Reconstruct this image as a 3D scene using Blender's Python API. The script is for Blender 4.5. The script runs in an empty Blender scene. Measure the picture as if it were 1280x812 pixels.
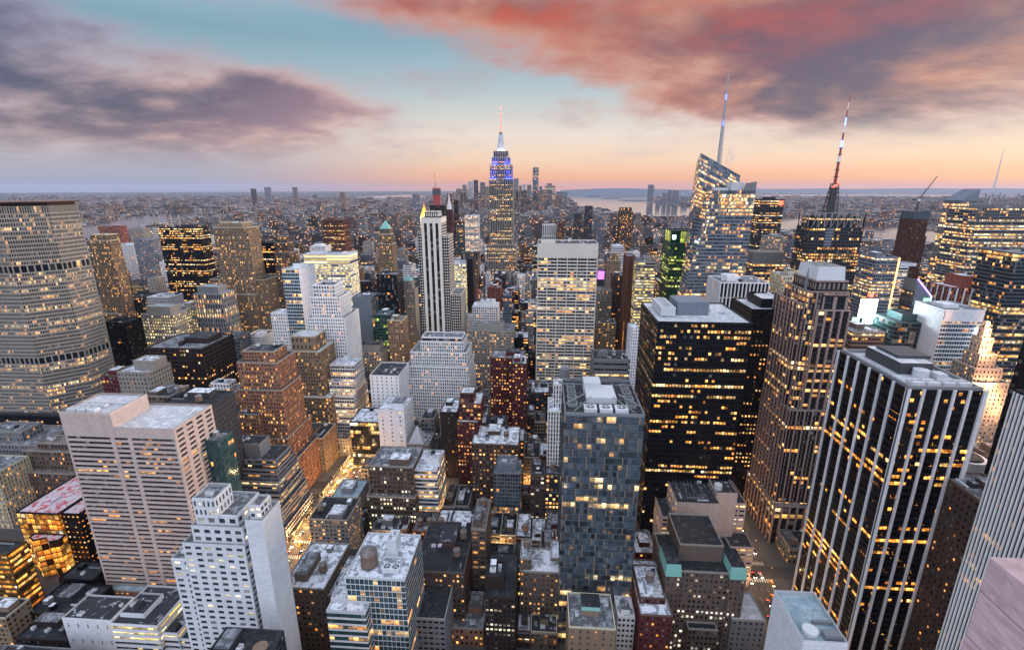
import bpy, math, random
import numpy as np
from mathutils import Vector
rng = random.Random(7)
nrg = np.random.default_rng(11)
SC = bpy.context.scene
COL = SC.collection
PI = math.pi

# ------------------------------------------------------------------ camera
FPX = 608.0; HOR = 234.0; VPX = 682.0; EYE = 260.0
TH = math.atan((406 - HOR) / FPX)
PSI = math.atan((VPX - 640) * math.cos(TH) / FPX)
cam = bpy.data.cameras.new('camera')
camo = bpy.data.objects.new('camera', cam); COL.objects.link(camo)
camo.location = (0, 0, EYE)
camo.rotation_euler = (PI / 2 - TH, 0, PSI)
cam.sensor_width = 36.0; cam.lens = FPX / 1280 * 36.0
cam.clip_start = 0.5; cam.clip_end = 200000.0
SC.camera = camo
SC.view_settings.view_transform = 'Standard'
SC.view_settings.look = 'None'
SC.view_settings.gamma = 1.0
SC.view_settings.exposure = 0.3
SC.cycles.use_denoising = True
SC.cycles.max_bounces = 5
SC.cycles.diffuse_bounces = 2
SC.cycles.glossy_bounces = 3
SC.cycles.volume_bounces = 0
SC.cycles.transmission_bounces = 2
SC.cycles.sample_clamp_indirect = 4.0
SC.cycles.volume_step_rate = 10

_s, _c = math.sin(PSI), math.cos(PSI); _st, _ct = math.sin(TH), math.cos(TH)
CF = np.array([-_s * _ct, _c * _ct, -_st]); CR = np.array([_c, _s, 0.0]); CU = np.array([-_s * _st, _c * _st, _ct])
CP = np.array([0.0, 0.0, EYE])
def ray(px, py): return CF + CR * ((px - 640) / FPX) + CU * ((406 - py) / FPX)
def atY(px, py, Y):
    d = ray(px, py); return CP + d * (Y / d[1])
def atZ(px, py, z):
    d = ray(px, py); return CP + d * ((z - EYE) / d[2])
def proj(p):
    d = np.asarray(p, float) - CP; q = d @ CF
    return 640 + FPX * (d @ CR) / q, 406 - FPX * (d @ CU) / q

# ------------------------------------------------------------------ sky
def srgb(r, g, b):
    def f(v):
        v /= 255.0
        return v / 12.92 if v <= 0.04045 else ((v + 0.055) / 1.055) ** 2.4
    return (f(r), f(g), f(b), 1.0)
class NT:
    """small helper to wire shader nodes"""
    def __init__(s, tree): s.t = tree; s.n = tree.nodes; s.l = tree.links; s.n.clear()
    def node(s, typ, **kw):
        nd = s.n.new(typ)
        for k, v in kw.items(): setattr(nd, k, v)
        return nd
    def put(s, sock, v):
        if v is None: return
        if hasattr(v, 'is_output') or isinstance(v, bpy.types.NodeSocket): s.l.new(v, sock)
        else: sock.default_value = v
    def m(s, op, a, b=None, c=None, clamp=False):
        nd = s.node('ShaderNodeMath', operation=op, use_clamp=clamp)
        s.put(nd.inputs[0], a); s.put(nd.inputs[1], b); s.put(nd.inputs[2], c)
        return nd.outputs[0]
    def mix(s, f, a, b, blend='MIX'):
        nd = s.node('ShaderNodeMix', data_type='RGBA', blend_type=blend)
        s.put(nd.inputs[0], f); s.put(nd.inputs[6], a); s.put(nd.inputs[7], b)
        return nd.outputs[2]
    def ramp(s, f, stops, interp='LINEAR'):
        nd = s.node('ShaderNodeValToRGB'); r = nd.color_ramp; r.interpolation = interp
        while len(r.elements) < len(stops): r.elements.new(0.5)
        for e, (p, c) in zip(r.elements, stops): e.position = p; e.color = c
        s.put(nd.inputs[0], f); return nd.outputs[0]
    def noise(s, vec, scale, detail=3, rough=0.5, dim='3D', dist=0.0):
        nd = s.node('ShaderNodeTexNoise', noise_dimensions=dim)
        s.put(nd.inputs['Vector'], vec); nd.inputs['Scale'].default_value = scale
        nd.inputs['Detail'].default_value = detail; nd.inputs['Roughness'].default_value = rough
        nd.inputs['Distortion'].default_value = dist
        return nd.outputs[0]
    def white(s, x, y, z):
        cb = s.node('ShaderNodeCombineXYZ'); s.put(cb.inputs[0], x); s.put(cb.inputs[1], y); s.put(cb.inputs[2], z)
        nd = s.node('ShaderNodeTexWhiteNoise', noise_dimensions='3D'); s.l.new(cb.outputs[0], nd.inputs['Vector'])
        return nd.outputs['Value'], nd.outputs['Color']
    def sstep(s, v, a, b):
        nd = s.node('ShaderNodeMapRange', interpolation_type='SMOOTHSTEP')
        s.put(nd.inputs[0], v); nd.inputs[1].default_value = a; nd.inputs[2].default_value = b
        return nd.outputs[0]

SUN_EL, SUN_AZ = math.radians(13.0), math.radians(64.0)     # low dusk sun, beyond the river to the south-west
world = bpy.data.worlds.new('World'); SC.world = world; world.use_nodes = True
T = NT(world.node_tree)
tc = T.node('ShaderNodeTexCoord').outputs['Generated']
sp = T.node('ShaderNodeSeparateXYZ'); T.l.new(tc, sp.inputs[0]); dx, dy, dz = sp.outputs
az = T.m('ARCTAN2', dx, dy)
el = T.m('ARCSINE', dz)
def azel(px, py):
    d = ray(px, py); d = d / np.linalg.norm(d)
    return math.atan2(d[0], d[1]), math.asin(d[2])
# clear-sky gradient by elevation (radians over a 0.6 range), warm towards the sunset and cool away from it
e01 = T.m('DIVIDE', el, 0.6, clamp=True)
D2R = 1 / (0.6 * 180 / PI)
warm = T.ramp(e01, [(0.0, srgb(240, 160, 120)), (1.3 * D2R, srgb(248, 184, 146)), (2.8 * D2R, srgb(246, 208, 180)), (5.5 * D2R, srgb(236, 220, 206)),
                    (10 * D2R, srgb(180, 196, 202)), (15.5 * D2R, srgb(126, 164, 184)), (0.75, (.70, .82, 1.0, 1))])
cool = T.ramp(e01, [(0.0, srgb(158, 162, 186)), (2 * D2R, srgb(172, 172, 190)), (5 * D2R, srgb(196, 190, 196)), (9 * D2R, srgb(168, 186, 196)),
                    (14 * D2R, srgb(128, 164, 180)), (0.75, (.70, .82, 1.0, 1))])
az_l, az_r = azel(200, 230)[0], azel(620, 230)[0]
base = T.mix(T.sstep(az, az_l, az_r), cool, warm)
# pale lavender northern sky at the photographer's back
north = T.sstep(T.m('MULTIPLY', dy, -1.0), -0.25, 0.55)
northc = T.ramp(e01, [(0.0, (.70, .74, .92, 1)), (0.4, (1.0, 1.08, 1.34, 1)), (1.0, (1.35, 1.48, 1.80, 1))])
base = T.mix(north, base, northc)
# clouds on a flat layer seen in perspective
den = T.m('ADD', T.m('MAXIMUM', dz, 0.0), 0.26)
cb = T.node('ShaderNodeCombineXYZ'); T.put(cb.inputs[0], T.m('DIVIDE', dx, den)); T.put(cb.inputs[1], T.m('MULTIPLY', T.m('DIVIDE', dy, den), 1.15))
n1 = T.noise(cb.outputs[0], 1.6, 8, 0.56, dist=0.3)
n2 = T.noise(cb.outputs[0], 4.6, 6, 0.58)
def blob(px, py, wx, wy, amp):
    a, e = azel(px, py)
    u = T.m('DIVIDE', T.m('SUBTRACT', az, a), wx / FPX); v = T.m('DIVIDE', T.m('SUBTRACT', el, e), wy / FPX)
    q = T.m('ADD', T.m('MULTIPLY', u, u), T.m('MULTIPLY', v, v))
    return T.m('MULTIPLY', T.m('EXPONENT', T.m('MULTIPLY', q, -1.0)), amp)
def total(bl):
    r = None
    for b in bl:
        x = blob(*b); r = x if r is None else T.m('ADD', r, x)
    return r
mask = total([(30, 30, 130, 40, .62), (60, 135, 190, 60, .62), (250, 175, 170, 50, .5), (340, 112, 70, 22, .45), (800, 40, 260, 55, .65),
              (1120, 60, 250, 75, .7), (560, 5, 160, 22, .5), (1000, 135, 200, 22, .18), (1240, 120, 150, 45, .35), (410, 134, 100, 26, .5), (330, 60, 150, 34, -.5), (640, 120, 110, 60, -.25), (200, 90, 60, 14, -.15)])
dens = T.m('ADD', T.m('ADD', T.m('MULTIPLY', n1, 1.25), T.m('MULTIPLY', n2, 0.5)), T.m('SUBTRACT', T.m('MULTIPLY', mask, 0.66), 1.13))
cover = T.sstep(dens, -0.26, 0.20)
thick = T.sstep(dens, -0.04, 0.46)
red = T.m('MINIMUM', total([(900, 45, 330, 55, 1.0), (1130, 40, 230, 50, .8), (560, 12, 200, 30, .6), (980, 120, 260, 26, .5)]), 1.0)
pink = T.m('MINIMUM', total([(330, 120, 160, 40, .9), (200, 170, 240, 40, .75), (1050, 165, 320, 40, .9)]), 1.0)
thinc = T.mix(red, T.mix(pink, srgb(150, 150, 176), srgb(222, 184, 176)), srgb(222, 148, 116))
lit2 = T.sstep(T.m('ADD', T.m('MULTIPLY', n2, .6), T.m('MULTIPLY', n1, .4)), 0.34, 0.68)
indigo = T.m('MINIMUM', total([(20, 10, 220, 60, 1.4), (1270, 105, 240, 90, 1.2), (1120, 105, 150, 30, .7), (760, 95, 120, 25, .6), (60, 110, 160, 50, .8)]), 1.0)
corec = T.mix(red, T.mix(pink, srgb(80, 82, 110), srgb(168, 134, 146)), T.mix(lit2, srgb(86, 70, 84), srgb(204, 84, 48)))
corec = T.mix(T.m('MULTIPLY', indigo, .85), corec, srgb(70, 72, 100))
cloud = T.mix(thick, thinc, corec)
up = T.sstep(T.m('SUBTRACT', dz, T.m('MULTIPLY', T.sstep(az, az_r, az_r + .5), .03)), 0.012, 0.085)
skyc = T.mix(T.m('MULTIPLY', T.m('MULTIPLY', cover, up), T.m('SUBTRACT', 1.0, T.m('MULTIPLY', north, 0.45))), base, cloud)
nish = T.node('ShaderNodeTexSky', sky_type='NISHITA'); nish.sun_disc = False
nish.sun_elevation = SUN_EL; nish.sun_rotation = SUN_AZ; nish.altitude = 260
skyc = T.mix(1.0, skyc, T.mix(north, (.78, .78, .78, 1), (1, 1, 1, 1)), 'MULTIPLY')      # exposed for the streets: the bright southern sky is a stop down
bg1 = T.node('ShaderNodeBackground'); T.l.new(skyc, bg1.inputs[0]); bg1.inputs[1].default_value = 1.0
bg2 = T.node('ShaderNodeBackground'); T.l.new(nish.outputs[0], bg2.inputs[0]); bg2.inputs[1].default_value = 0.012
ad = T.node('ShaderNodeAddShader'); T.l.new(bg1.outputs[0], ad.inputs[0]); T.l.new(bg2.outputs[0], ad.inputs[1])
T.l.new(ad.outputs[0], T.node('ShaderNodeOutputWorld').inputs[0])
world.cycles.sampling_method = 'MANUAL'; world.cycles.sample_map_resolution = 512
HAZE = 1.7e-5
sun = bpy.data.lights.new('dusk_sun', 'SUN'); sun.energy = 2.2; sun.angle = math.radians(14); sun.color = (1.0, 0.78, 0.66)
suno = bpy.data.objects.new('dusk_sun', sun); COL.objects.link(suno)
sd = Vector((math.sin(SUN_AZ) * math.cos(SUN_EL), math.cos(SUN_AZ) * math.cos(SUN_EL), math.sin(SUN_EL)))
suno.rotation_euler = sd.to_track_quat('Z', 'Y').to_euler()

# ------------------------------------------------------------------ materials
MAT = {}
def newmat(key):
    m = bpy.data.materials.new(key); m.use_nodes = True
    m.cycles.emission_sampling = 'NONE'
    MAT[key] = m
    return m, NT(m.node_tree)
def principled(t, **kw):
    p = t.node('ShaderNodeBsdfPrincipled')
    for k, v in kw.items(): t.put(p.inputs[k.replace('_', ' ')], v)
    t.l.new(p.outputs[0], t.node('ShaderNodeOutputMaterial').inputs[0])
    return p
def c4(c): return (c[0], c[1], c[2], 1.0)
def wall(key, col, rough=0.85, var=0.5, panel=None, metal=0.0, spec=0.15):
    """masonry, metal or concrete cladding with weathering, streaks and (optionally) panel joints"""
    m, t = newmat(key)
    obj = t.node('ShaderNodeTexCoord').outputs['Object']
    oi = t.node('ShaderNodeObjectInfo')
    mp = t.node('ShaderNodeMapping'); mp.inputs['Scale'].default_value = (0.55, 0.55, 0.035); t.l.new(obj, mp.inputs[0])
    a = t.noise(obj, 0.06, 4, 0.6); b = t.noise(mp.outputs[0], 1.0, 4, 0.65); c = t.noise(obj, 0.9, 3, 0.6)
    v = t.m('ADD', t.m('MULTIPLY', a, 0.6), t.m('ADD', t.m('MULTIPLY', b, 0.8), t.m('MULTIPLY', c, 0.6)))      # mean 1
    k = t.m('ADD', 1.0 - var, t.m('MULTIPLY', v, var))
    k = t.m('MULTIPLY', k, t.m('ADD', 0.88, t.m('MULTIPLY', oi.outputs['Random'], 0.24)))
    if key == 'veined_stone':
        m2 = t.node('ShaderNodeMapping'); m2.inputs['Scale'].default_value = (1, .5, 2.6); m2.inputs['Rotation'].default_value = (.35, 0, 0); t.l.new(obj, m2.inputs[0])
        vn = t.noise(m2.outputs[0], 1.3, 7, .7, dist=1.2); k = t.m('MULTIPLY', k, t.m('ADD', .82, t.m('MULTIPLY', t.sstep(vn, .30, .60), .38)))
    if panel:
        uv = t.node('ShaderNodeUVMap').outputs[0]
        br = t.node('ShaderNodeTexBrick'); t.l.new(uv, br.inputs['Vector'])
        br.inputs['Scale'].default_value = 1.0; br.inputs['Brick Width'].default_value = panel[0]; br.inputs['Row Height'].default_value = panel[1]
        br.inputs['Mortar Size'].default_value = 0.035; br.inputs['Color1'].default_value = (1, 1, 1, 1); br.inputs['Color2'].default_value = (.86, .86, .86, 1); br.inputs['Mortar'].default_value = (.55, .55, .55, 1)
        k = t.m('MULTIPLY', k, br.outputs[0])
    cm = t.node('ShaderNodeVectorMath', operation='SCALE'); cm.inputs[0].default_value = col; t.put(cm.inputs['Scale'], k)
    principled(t, Base_Color=cm.outputs[0], Roughness=rough, Metallic=metal, Specular_IOR_Level=spec)
    return m
def glass(key, tint=(0.012, 0.015, 0.02), lit=0.3, strength=1.0, cols=((1.0, .34, .06), (1.0, .57, .18), (1.0, .75, .40)), blinds=0.09, metal=0.0, rough=0.12, grp=4.0, floorv=1.0):
    """window panes: UV counts (bay, storey); some rooms are lit"""
    m, t = newmat(key)
    uv = t.node('ShaderNodeUVMap').outputs[0]
    s2 = t.node('ShaderNodeSeparateXYZ'); t.l.new(uv, s2.inputs[0]); u, v = s2.outputs[0], s2.outputs[1]
    fu, fv = t.m('FLOOR', u), t.m('FLOOR', v)
    r = t.m('MULTIPLY', t.node('ShaderNodeObjectInfo').outputs['Random'], 173.0)
    A, Ac = t.white(fu, fv, r)
    B, _ = t.white(fv, r, 3.3)
    G, Gc = t.white(t.m('FLOOR', t.m('DIVIDE', u, grp)), fv, t.m('ADD', r, 7.7))
    sA = t.m('ADD', t.m('MULTIPLY', A, 0.34), t.m('MULTIPLY', G, 0.66))
    fl = t.m('ADD', 1.0 - 0.8 * floorv, t.m('MULTIPLY', t.m('POWER', B, 2.0), 2.4 * floorv))
    on = t.m('LESS_THAN', sA, t.m('MULTIPLY', fl, lit))
    sc = t.node('ShaderNodeSeparateColor'); t.l.new(Ac, sc.inputs[0]); r1, r2, r3 = sc.outputs
    sg = t.node('ShaderNodeSeparateColor'); t.l.new(Gc, sg.inputs[0]); g1 = sg.outputs[0]
    hue = t.m('ADD', t.m('MULTIPLY', g1, 0.7), t.m('MULTIPLY', r1, 0.3))
    colr = t.ramp(hue, [(0.08, c4(cols[0])), (0.42, c4(cols[1])), (0.68, c4(cols[2])), (0.9, (1, .86, .64, 1)), (1.0, (.80, .93, 1, 1))])
    # a room behind the pane: bright ceiling, furniture and people breaking up the lower part
    vf = t.m('FRACT', v)
    sv = t.node('ShaderNodeVectorMath', operation='MULTIPLY'); t.l.new(uv, sv.inputs[0]); sv.inputs[1].default_value = (3.1, 4.7, 1)
    inn = t.noise(sv.outputs[0], 1.0, 2, 0.6)
    room = t.m('MULTIPLY', t.m('ADD', 0.25, t.m('MULTIPLY', vf, 0.9)), t.m('MULTIPLY', t.m('MULTIPLY', inn, inn), 4.0))
    room = t.m('MULTIPLY', room, t.m('ADD', 0.25, t.m('MULTIPLY', t.m('POWER', r2, 1.5), 1.5)))
    shade = t.m('GREATER_THAN', t.m('ADD', t.m('MULTIPLY', t.m('FRACT', t.m('MULTIPLY', r2, 7.3)), 1.3), .25), vf)      # a blind drawn part of the way down
    room = t.m('MULTIPLY', room, t.m('ADD', .25, t.m('MULTIPLY', shade, .75)))
    em = t.m('MULTIPLY', t.m('MULTIPLY', on, room), strength * .95)
    bl = t.m('LESS_THAN', r3, blinds)
    basec = t.mix(t.m('MULTIPLY', bl, t.m('ADD', 0.15, t.m('MULTIPLY', r2, 0.6))), c4(tint), (0.30, 0.29, 0.27, 1))
    tv = t.node('ShaderNodeVectorMath', operation='SCALE'); t.l.new(basec, tv.inputs[0]); t.put(tv.inputs['Scale'], t.m('ADD', 0.6, t.m('MULTIPLY', r1, 0.8)) if metal < .5 else t.m('ADD', 0.28, t.m('MULTIPLY', r1, .95)))
    principled(t, Base_Color=tv.outputs[0], Roughness=rough, Metallic=metal, Emission_Color=colr, Emission_Strength=em, Specular_IOR_Level=0.5 if metal else 0.2)
    return m
def plain(key, col, rough=0.6, metal=0.0, emit=None, es=0.0):
    m, t = newmat(key)
    kw = dict(Base_Color=c4(col), Roughness=rough, Metallic=metal)
    if emit: kw.update(Emission_Color=c4(emit), Emission_Strength=es)
    principled(t, **kw); return m
def roofm(key, a, b, lo=0.42, hi=0.58, rough=0.9):
    """roof felt or paving in which colour b lies in patches (old snow, ponding, gravel)"""
    m, t = newmat(key)
    obj = t.node('ShaderNodeTexCoord').outputs['Object']; oi = t.node('ShaderNodeObjectInfo')
    ob = t.node('ShaderNodeVectorMath', operation='ADD'); t.l.new(obj, ob.inputs[0])
    sc = t.node('ShaderNodeVectorMath', operation='SCALE'); sc.inputs[0].default_value = (91, 57, 0); t.l.new(oi.outputs['Random'], sc.inputs['Scale']); t.l.new(sc.outputs[0], ob.inputs[1])
    n = t.noise(ob.outputs[0], 0.27, 7, 0.66, dist=0.4); f = t.noise(ob.outputs[0], 1.7, 3, 0.6)
    k = t.sstep(n, lo, hi)
    c = t.mix(k, c4(a), c4(b))
    br = t.node('ShaderNodeTexBrick'); t.l.new(ob.outputs[0], br.inputs['Vector']); br.inputs['Scale'].default_value = 1.0; br.inputs['Brick Width'].default_value = 5.5; br.inputs['Row Height'].default_value = 1.3; br.inputs['Mortar Size'].default_value = .05
    br.inputs['Color1'].default_value = (1, 1, 1, 1); br.inputs['Color2'].default_value = (.84, .84, .86, 1); br.inputs['Mortar'].default_value = (.55, .55, .56, 1)
    c = t.mix(1.0, c, br.outputs[0], 'MULTIPLY')
    tv = t.node('ShaderNodeVectorMath', operation='SCALE'); t.l.new(c, tv.inputs[0]); t.put(tv.inputs['Scale'], t.m('ADD', 0.55, t.m('MULTIPLY', f, 0.9)))
    principled(t, Base_Color=tv.outputs[0], Roughness=rough); return m

wall('limestone', (0.272, 0.248, 0.216)); wall('tan_stone', (0.230, 0.166, 0.112)); wall('pink_granite', (0.58, 0.46, 0.41), panel=(2.4, 1.2))
wall('white_brick', (0.72, 0.73, 0.75), panel=(3.0, 1.1), var=.22); wall('white_stone', (0.70, 0.69, 0.68), var=.35); wall('white_panel', (0.72, 0.73, 0.76), rough=.5, var=.2, panel=(1.5, 1.5))
wall('grey_stone', (0.166, 0.166, 0.173)); wall('grey_concrete', (0.216, 0.216, 0.230)); wall('dark_grey', (0.043, 0.043, 0.049)); wall('cream_stone', (0.464, 0.416, 0.304))
wall('red_brick', (0.094, 0.026, 0.024)); wall('orange_brick', (0.264, 0.132, 0.084)); wall('brown_brick', (0.076, 0.048, 0.038)); wall('brown_stone', (0.126, 0.090, 0.072)); wall('cream_white', (.62, .57, .50), var=.3)
wall('red_granite', (0.315, 0.225, 0.20)); wall('black_metal', (0.006, 0.0065, 0.009), rough=.4, spec=.22); wall('dark_brown', (0.032, 0.022, 0.020), rough=.6)
wall('steel_blue', (0.072, 0.094, 0.115), rough=.4); wall('teal_metal', (0.04, 0.085, 0.09), rough=.45); wall('copper_green', (0.22, 0.48, 0.42), var=.3); wall('green_metal', (0.01, 0.05, 0.035), rough=.4)
wall('light_metal', (0.55, 0.56, 0.58), rough=.45, var=.2); wall('mid_metal', (0.180, 0.187, 0.202), rough=.45, var=.2); wall('rust_brown', (0.122, 0.054, 0.036)); wall('gold_leaf', (0.8, 0.45, 0.10), rough=.4, metal=.4)
wall('tile_red', (0.22, 0.07, 0.05)); wall('wood_tank', (0.20, 0.135, 0.10), rough=.9); wall('pink_felt', (0.42, 0.27, 0.22)); wall('bluish_grey', (0.158, 0.180, 0.216)); wall('amber_metal', (0.10, 0.055, 0.02), rough=.35)
wall('pink_marble', (0.55, 0.38, 0.40), rough=.55, var=.55)
glass('office', lit=.40, strength=2.0); glass('office_mid', lit=.30, strength=1.6, cols=((1, .42, .12), (1, .62, .26), (1, .78, .46))); glass('office_dim', lit=.24, strength=1.7); glass('office_bright', lit=.60, strength=2.2); glass('tower_dark', lit=.34, strength=2.3, blinds=.03, tint=(.006, .007, .01))
glass('black_amber', lit=.25, strength=3.0, blinds=.0, tint=(.003, .003, .004), grp=9, cols=((1, .28, .03), (1, .46, .09), (1, .68, .25)))
glass('home', lit=.22, strength=1.6, grp=1, floorv=.2, blinds=.3); glass('home_bright', lit=.36, strength=1.9, grp=1.0, floorv=.3, blinds=.25); glass('unlit', lit=.07, strength=1.4, blinds=.2, floorv=.4)
glass('hotel_glass', tint=(.16, .20, .24), lit=.22, strength=1.5, metal=.62, rough=.05, blinds=.2, grp=3, cols=((1, .5, .15), (1, .72, .35), (1, .85, .6))); glass('blue_glass', tint=(.10, .15, .19), lit=.20, strength=1.4, metal=.55, rough=.1, blinds=.08); glass('teal_glass', tint=(.04, .10, .11), lit=.26, strength=1.6, metal=.4, rough=.1, blinds=.05)
glass('green_glass', tint=(.008, .05, .032), lit=.34, strength=1.3, metal=.3, cols=((.50, .70, .08), (.85, .82, .16), (.8, .85, .3)), blinds=.05); glass('pale_glass', tint=(.13, .17, .21), lit=.46, strength=1.9, metal=.5, rough=.12, blinds=.12)
glass('amber_glass', tint=(.10, .04, .01), lit=.85, strength=1.6, metal=.4, cols=((1, .22, .02), (1, .40, .06), (1, .58, .16)), blinds=.0, floorv=.4, grp=3)
glass('white_light', lit=.30, strength=1.8, cols=((1, .8, .5), (1, .9, .7), (1, 1, .9)), blinds=.25); glass('yellow_office', lit=.72, strength=1.8, cols=((1, .62, .12), (1, .72, .24), (1, .85, .45)), floorv=.5)
glass('shop', lit=.75, strength=3.0, blinds=0, floorv=.2, grp=2, cols=((1, .36, .06), (1, .55, .16), (1, .75, .42))); glass('far_lights', lit=.13, strength=2.4, grp=1, floorv=.1, blinds=.2)
roofm('roof_white', (.27, .28, .30), (.80, .82, .88), .42, .54); roofm('roof_grey', (.10, .10, .108), (.30, .31, .34), .46, .60); roofm('roof_black', (.014, .015, .018), (.06, .06, .068), .50, .66)
roofm('roof_dark', (.03, .03, .036), (.42, .44, .49), .57, .66); roofm('roof_pale', (.46, .46, .48), (.62, .63, .66), .45, .60); roofm('roof_red', (.62, .52, .55), (.55, .08, .09), .50, .58)
roofm('roof_brown', (.13, .10, .09), (.22, .19, .17)); roofm('roof_blue', (.24, .33, .37), (.36, .44, .48))
plain('steel', (.32, .33, .35), .4, .6); plain('dark_steel', (.06, .06, .065), .5, .3); plain('fan_black', (.015, .015, .015), .7); plain('white_paint', (.78, .78, .80), .5); plain('red_paint', (.33, .05, .04), .5)
plain('blue_lamp', (.05, .08, .4), emit=(.10, .16, 1.0), es=6); plain('red_lamp', (.4, .02, .02), emit=(1, .06, .03), es=6); plain('white_lamp', (.8, .8, .8), emit=(.85, .97, 1), es=9); plain('cyan_screen', (.2, .5, .5), emit=(.35, .95, 1), es=3.2)
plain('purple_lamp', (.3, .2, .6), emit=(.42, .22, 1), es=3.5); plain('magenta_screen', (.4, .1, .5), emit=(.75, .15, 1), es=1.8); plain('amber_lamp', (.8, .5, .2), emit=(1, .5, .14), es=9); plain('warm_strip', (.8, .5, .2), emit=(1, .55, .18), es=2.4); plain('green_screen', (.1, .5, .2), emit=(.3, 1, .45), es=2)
plain('tyre', (.02, .02, .02), .8); plain('taxi_yellow', (.75, .42, .03), .3); plain('car_black', (.015, .015, .018), .25); plain('car_white', (.7, .7, .72), .3); plain('car_red', (.5, .02, .02), .3); plain('car_grey', (.2, .21, .22), .3, .4)
plain('car_glass', (.01, .012, .015), .08); plain('headlight', (.9, .9, .8), emit=(1, .88, .65), es=45); plain('taillight', (.5, .02, .02), emit=(1, .04, .02), es=34); wall('veined_stone', (.60, .42, .44), rough=.5, var=.55, panel=(3.4, 1.7)); plain('bark', (.05, .035, .025), .9); plain('leaf', (.03, .035, .015), .8)
# ------------------------------------------------------------------ mesh building
class MB:
    """collects polygons (numpy blocks of equal size) and links them as ONE mesh object"""
    def __init__(s): s.b = []
    def add(s, V, k=4, mat=0, uv=None):
        V = np.asarray(V, np.float64).reshape(-1, 3)
        if len(V) == 0: return
        n = len(V) // k
        if uv is None: uv = np.zeros((len(V), 2))
        mat = np.full(n, mat, np.int32) if np.isscalar(mat) else mat
        s.b.append((V, k, mat, np.asarray(uv, np.float64).reshape(-1, 2)))
    def poly(s, pts, mat=0, uv=None): s.add(pts, len(pts), mat, uv)
    def box(s, x0, x1, y0, y1, z0, z1, mat=0, bottom=False):
        s.prism([(x0, y0), (x1, y0), (x1, y1), (x0, y1)], z0, z1, mat, bottom=bottom)
    def prism(s, P, z0, z1, mat=0, top=None, bottom=False, P1=None):
        """closed footprint P (counter-clockwise from above) raised to z1; P1 is the footprint at the top"""
        P1 = P1 or P; n = len(P)
        for i in range(n):
            a, b = P[i], P[(i + 1) % n]; c, d = P1[(i + 1) % n], P1[i]
            w = math.hypot(b[0] - a[0], b[1] - a[1])
            s.add([(*a, z0), (*b, z0), (*c, z1), (*d, z1)], 4, mat, [(0, z0), (w, z0), (w, z1), (0, z1)])
        s.poly([(*p, z1) for p in P1], mat if top is None else top)
        if bottom: s.poly([(*p, z0) for p in reversed(P)], mat)
    def cone(s, cx, cy, z0, z1, r0, r1, n=12, mat=0, cap=True, ph=0.0):
        A = [(cx + math.cos(ph + 2 * PI * i / n), cy + math.sin(ph + 2 * PI * i / n)) for i in range(n)]
        f = lambda r: [(cx + (x - cx) * r, cy + (y - cy) * r) for x, y in A]
        P, Q = f(r0), f(max(r1, 1e-3))
        for i in range(n):
            j = (i + 1) % n
            s.add([(*P[i], z0), (*P[j], z0), (*Q[j], z1), (*Q[i], z1)], 4, mat)
        if cap and r1 > 0.01: s.poly([(*p, z1) for p in Q], mat)
    def bar(s, a, b, w, mat=0):
        a, b = Vector(a), Vector(b); d = (b - a).normalized()
        u = d.cross(Vector((0, 0, 1)) if abs(d.z) < .9 else Vector((1, 0, 0))).normalized() * (w / 2); v = d.cross(u)
        q = [u + v, v - u, -u - v, u - v]
        for i in range(4):
            p, r = q[i], q[(i + 1) % 4]
            s.add([a + p, a + r, b + r, b + p], 4, mat)
        s.add([b + x for x in q], 4, mat)
    def empty(s): return not s.b
    def mesh(s, name, mats, base=(0, 0, 0)):
        me = bpy.data.meshes.new(name)
        V = np.concatenate([b[0] for b in s.b]) - np.asarray(base)
        uv = np.concatenate([b[3] for b in s.b]); mi = np.concatenate([b[2] for b in s.b])
        tot = np.concatenate([np.full(len(b[0]) // b[1], b[1], np.int32) for b in s.b])
        start = np.concatenate([[0], np.cumsum(tot)[:-1]]).astype(np.int32)
        n = len(V)
        me.vertices.add(n); me.vertices.foreach_set('co', V.astype(np.float32).ravel())
        me.loops.add(n); me.loops.foreach_set('vertex_index', np.arange(n, dtype=np.int32))
        me.polygons.add(len(tot)); me.polygons.foreach_set('loop_start', start)
        try: me.polygons.foreach_set('loop_total', tot)
        except Exception: pass
        me.polygons.foreach_set('material_index', mi)
        ul = me.uv_layers.new(name='UVMap'); ul.data.foreach_set('uv', uv.astype(np.float32).ravel())
        for k in mats: me.materials.append(MAT[k])
        me.update(calc_edges=True); return me
    def build(s, name, mats, parent=None, base=None):
        if s.empty(): return None
        if isinstance(mats, str): mats = [mats]
        if base is None: base = tuple(parent['_w']) if parent is not None else (0, 0, 0)
        o = bpy.data.objects.new(name, s.mesh(name, mats, base)); COL.objects.link(o)
        if parent is not None:
            o.parent = parent
            pw = np.array(parent['_w']); o.location = tuple(np.asarray(base) - pw)
        else: o.location = base
        o['_w'] = [float(x) for x in base]
        return o
def empty(name, loc):
    o = bpy.data.objects.new(name, None); COL.objects.link(o); o.location = loc; o.empty_display_size = 2
    o['_w'] = [float(x) for x in loc]; return o
def tag(o, label=None, cat=None, group=None, kind=None):
    if label: o['label'] = label
    if cat: o['category'] = cat
    if group: o['group'] = group
    if kind: o['kind'] = kind
    return o
def thing(name, label, cat, loc, group=None): return tag(empty(name, loc), label, cat, group)

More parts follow.
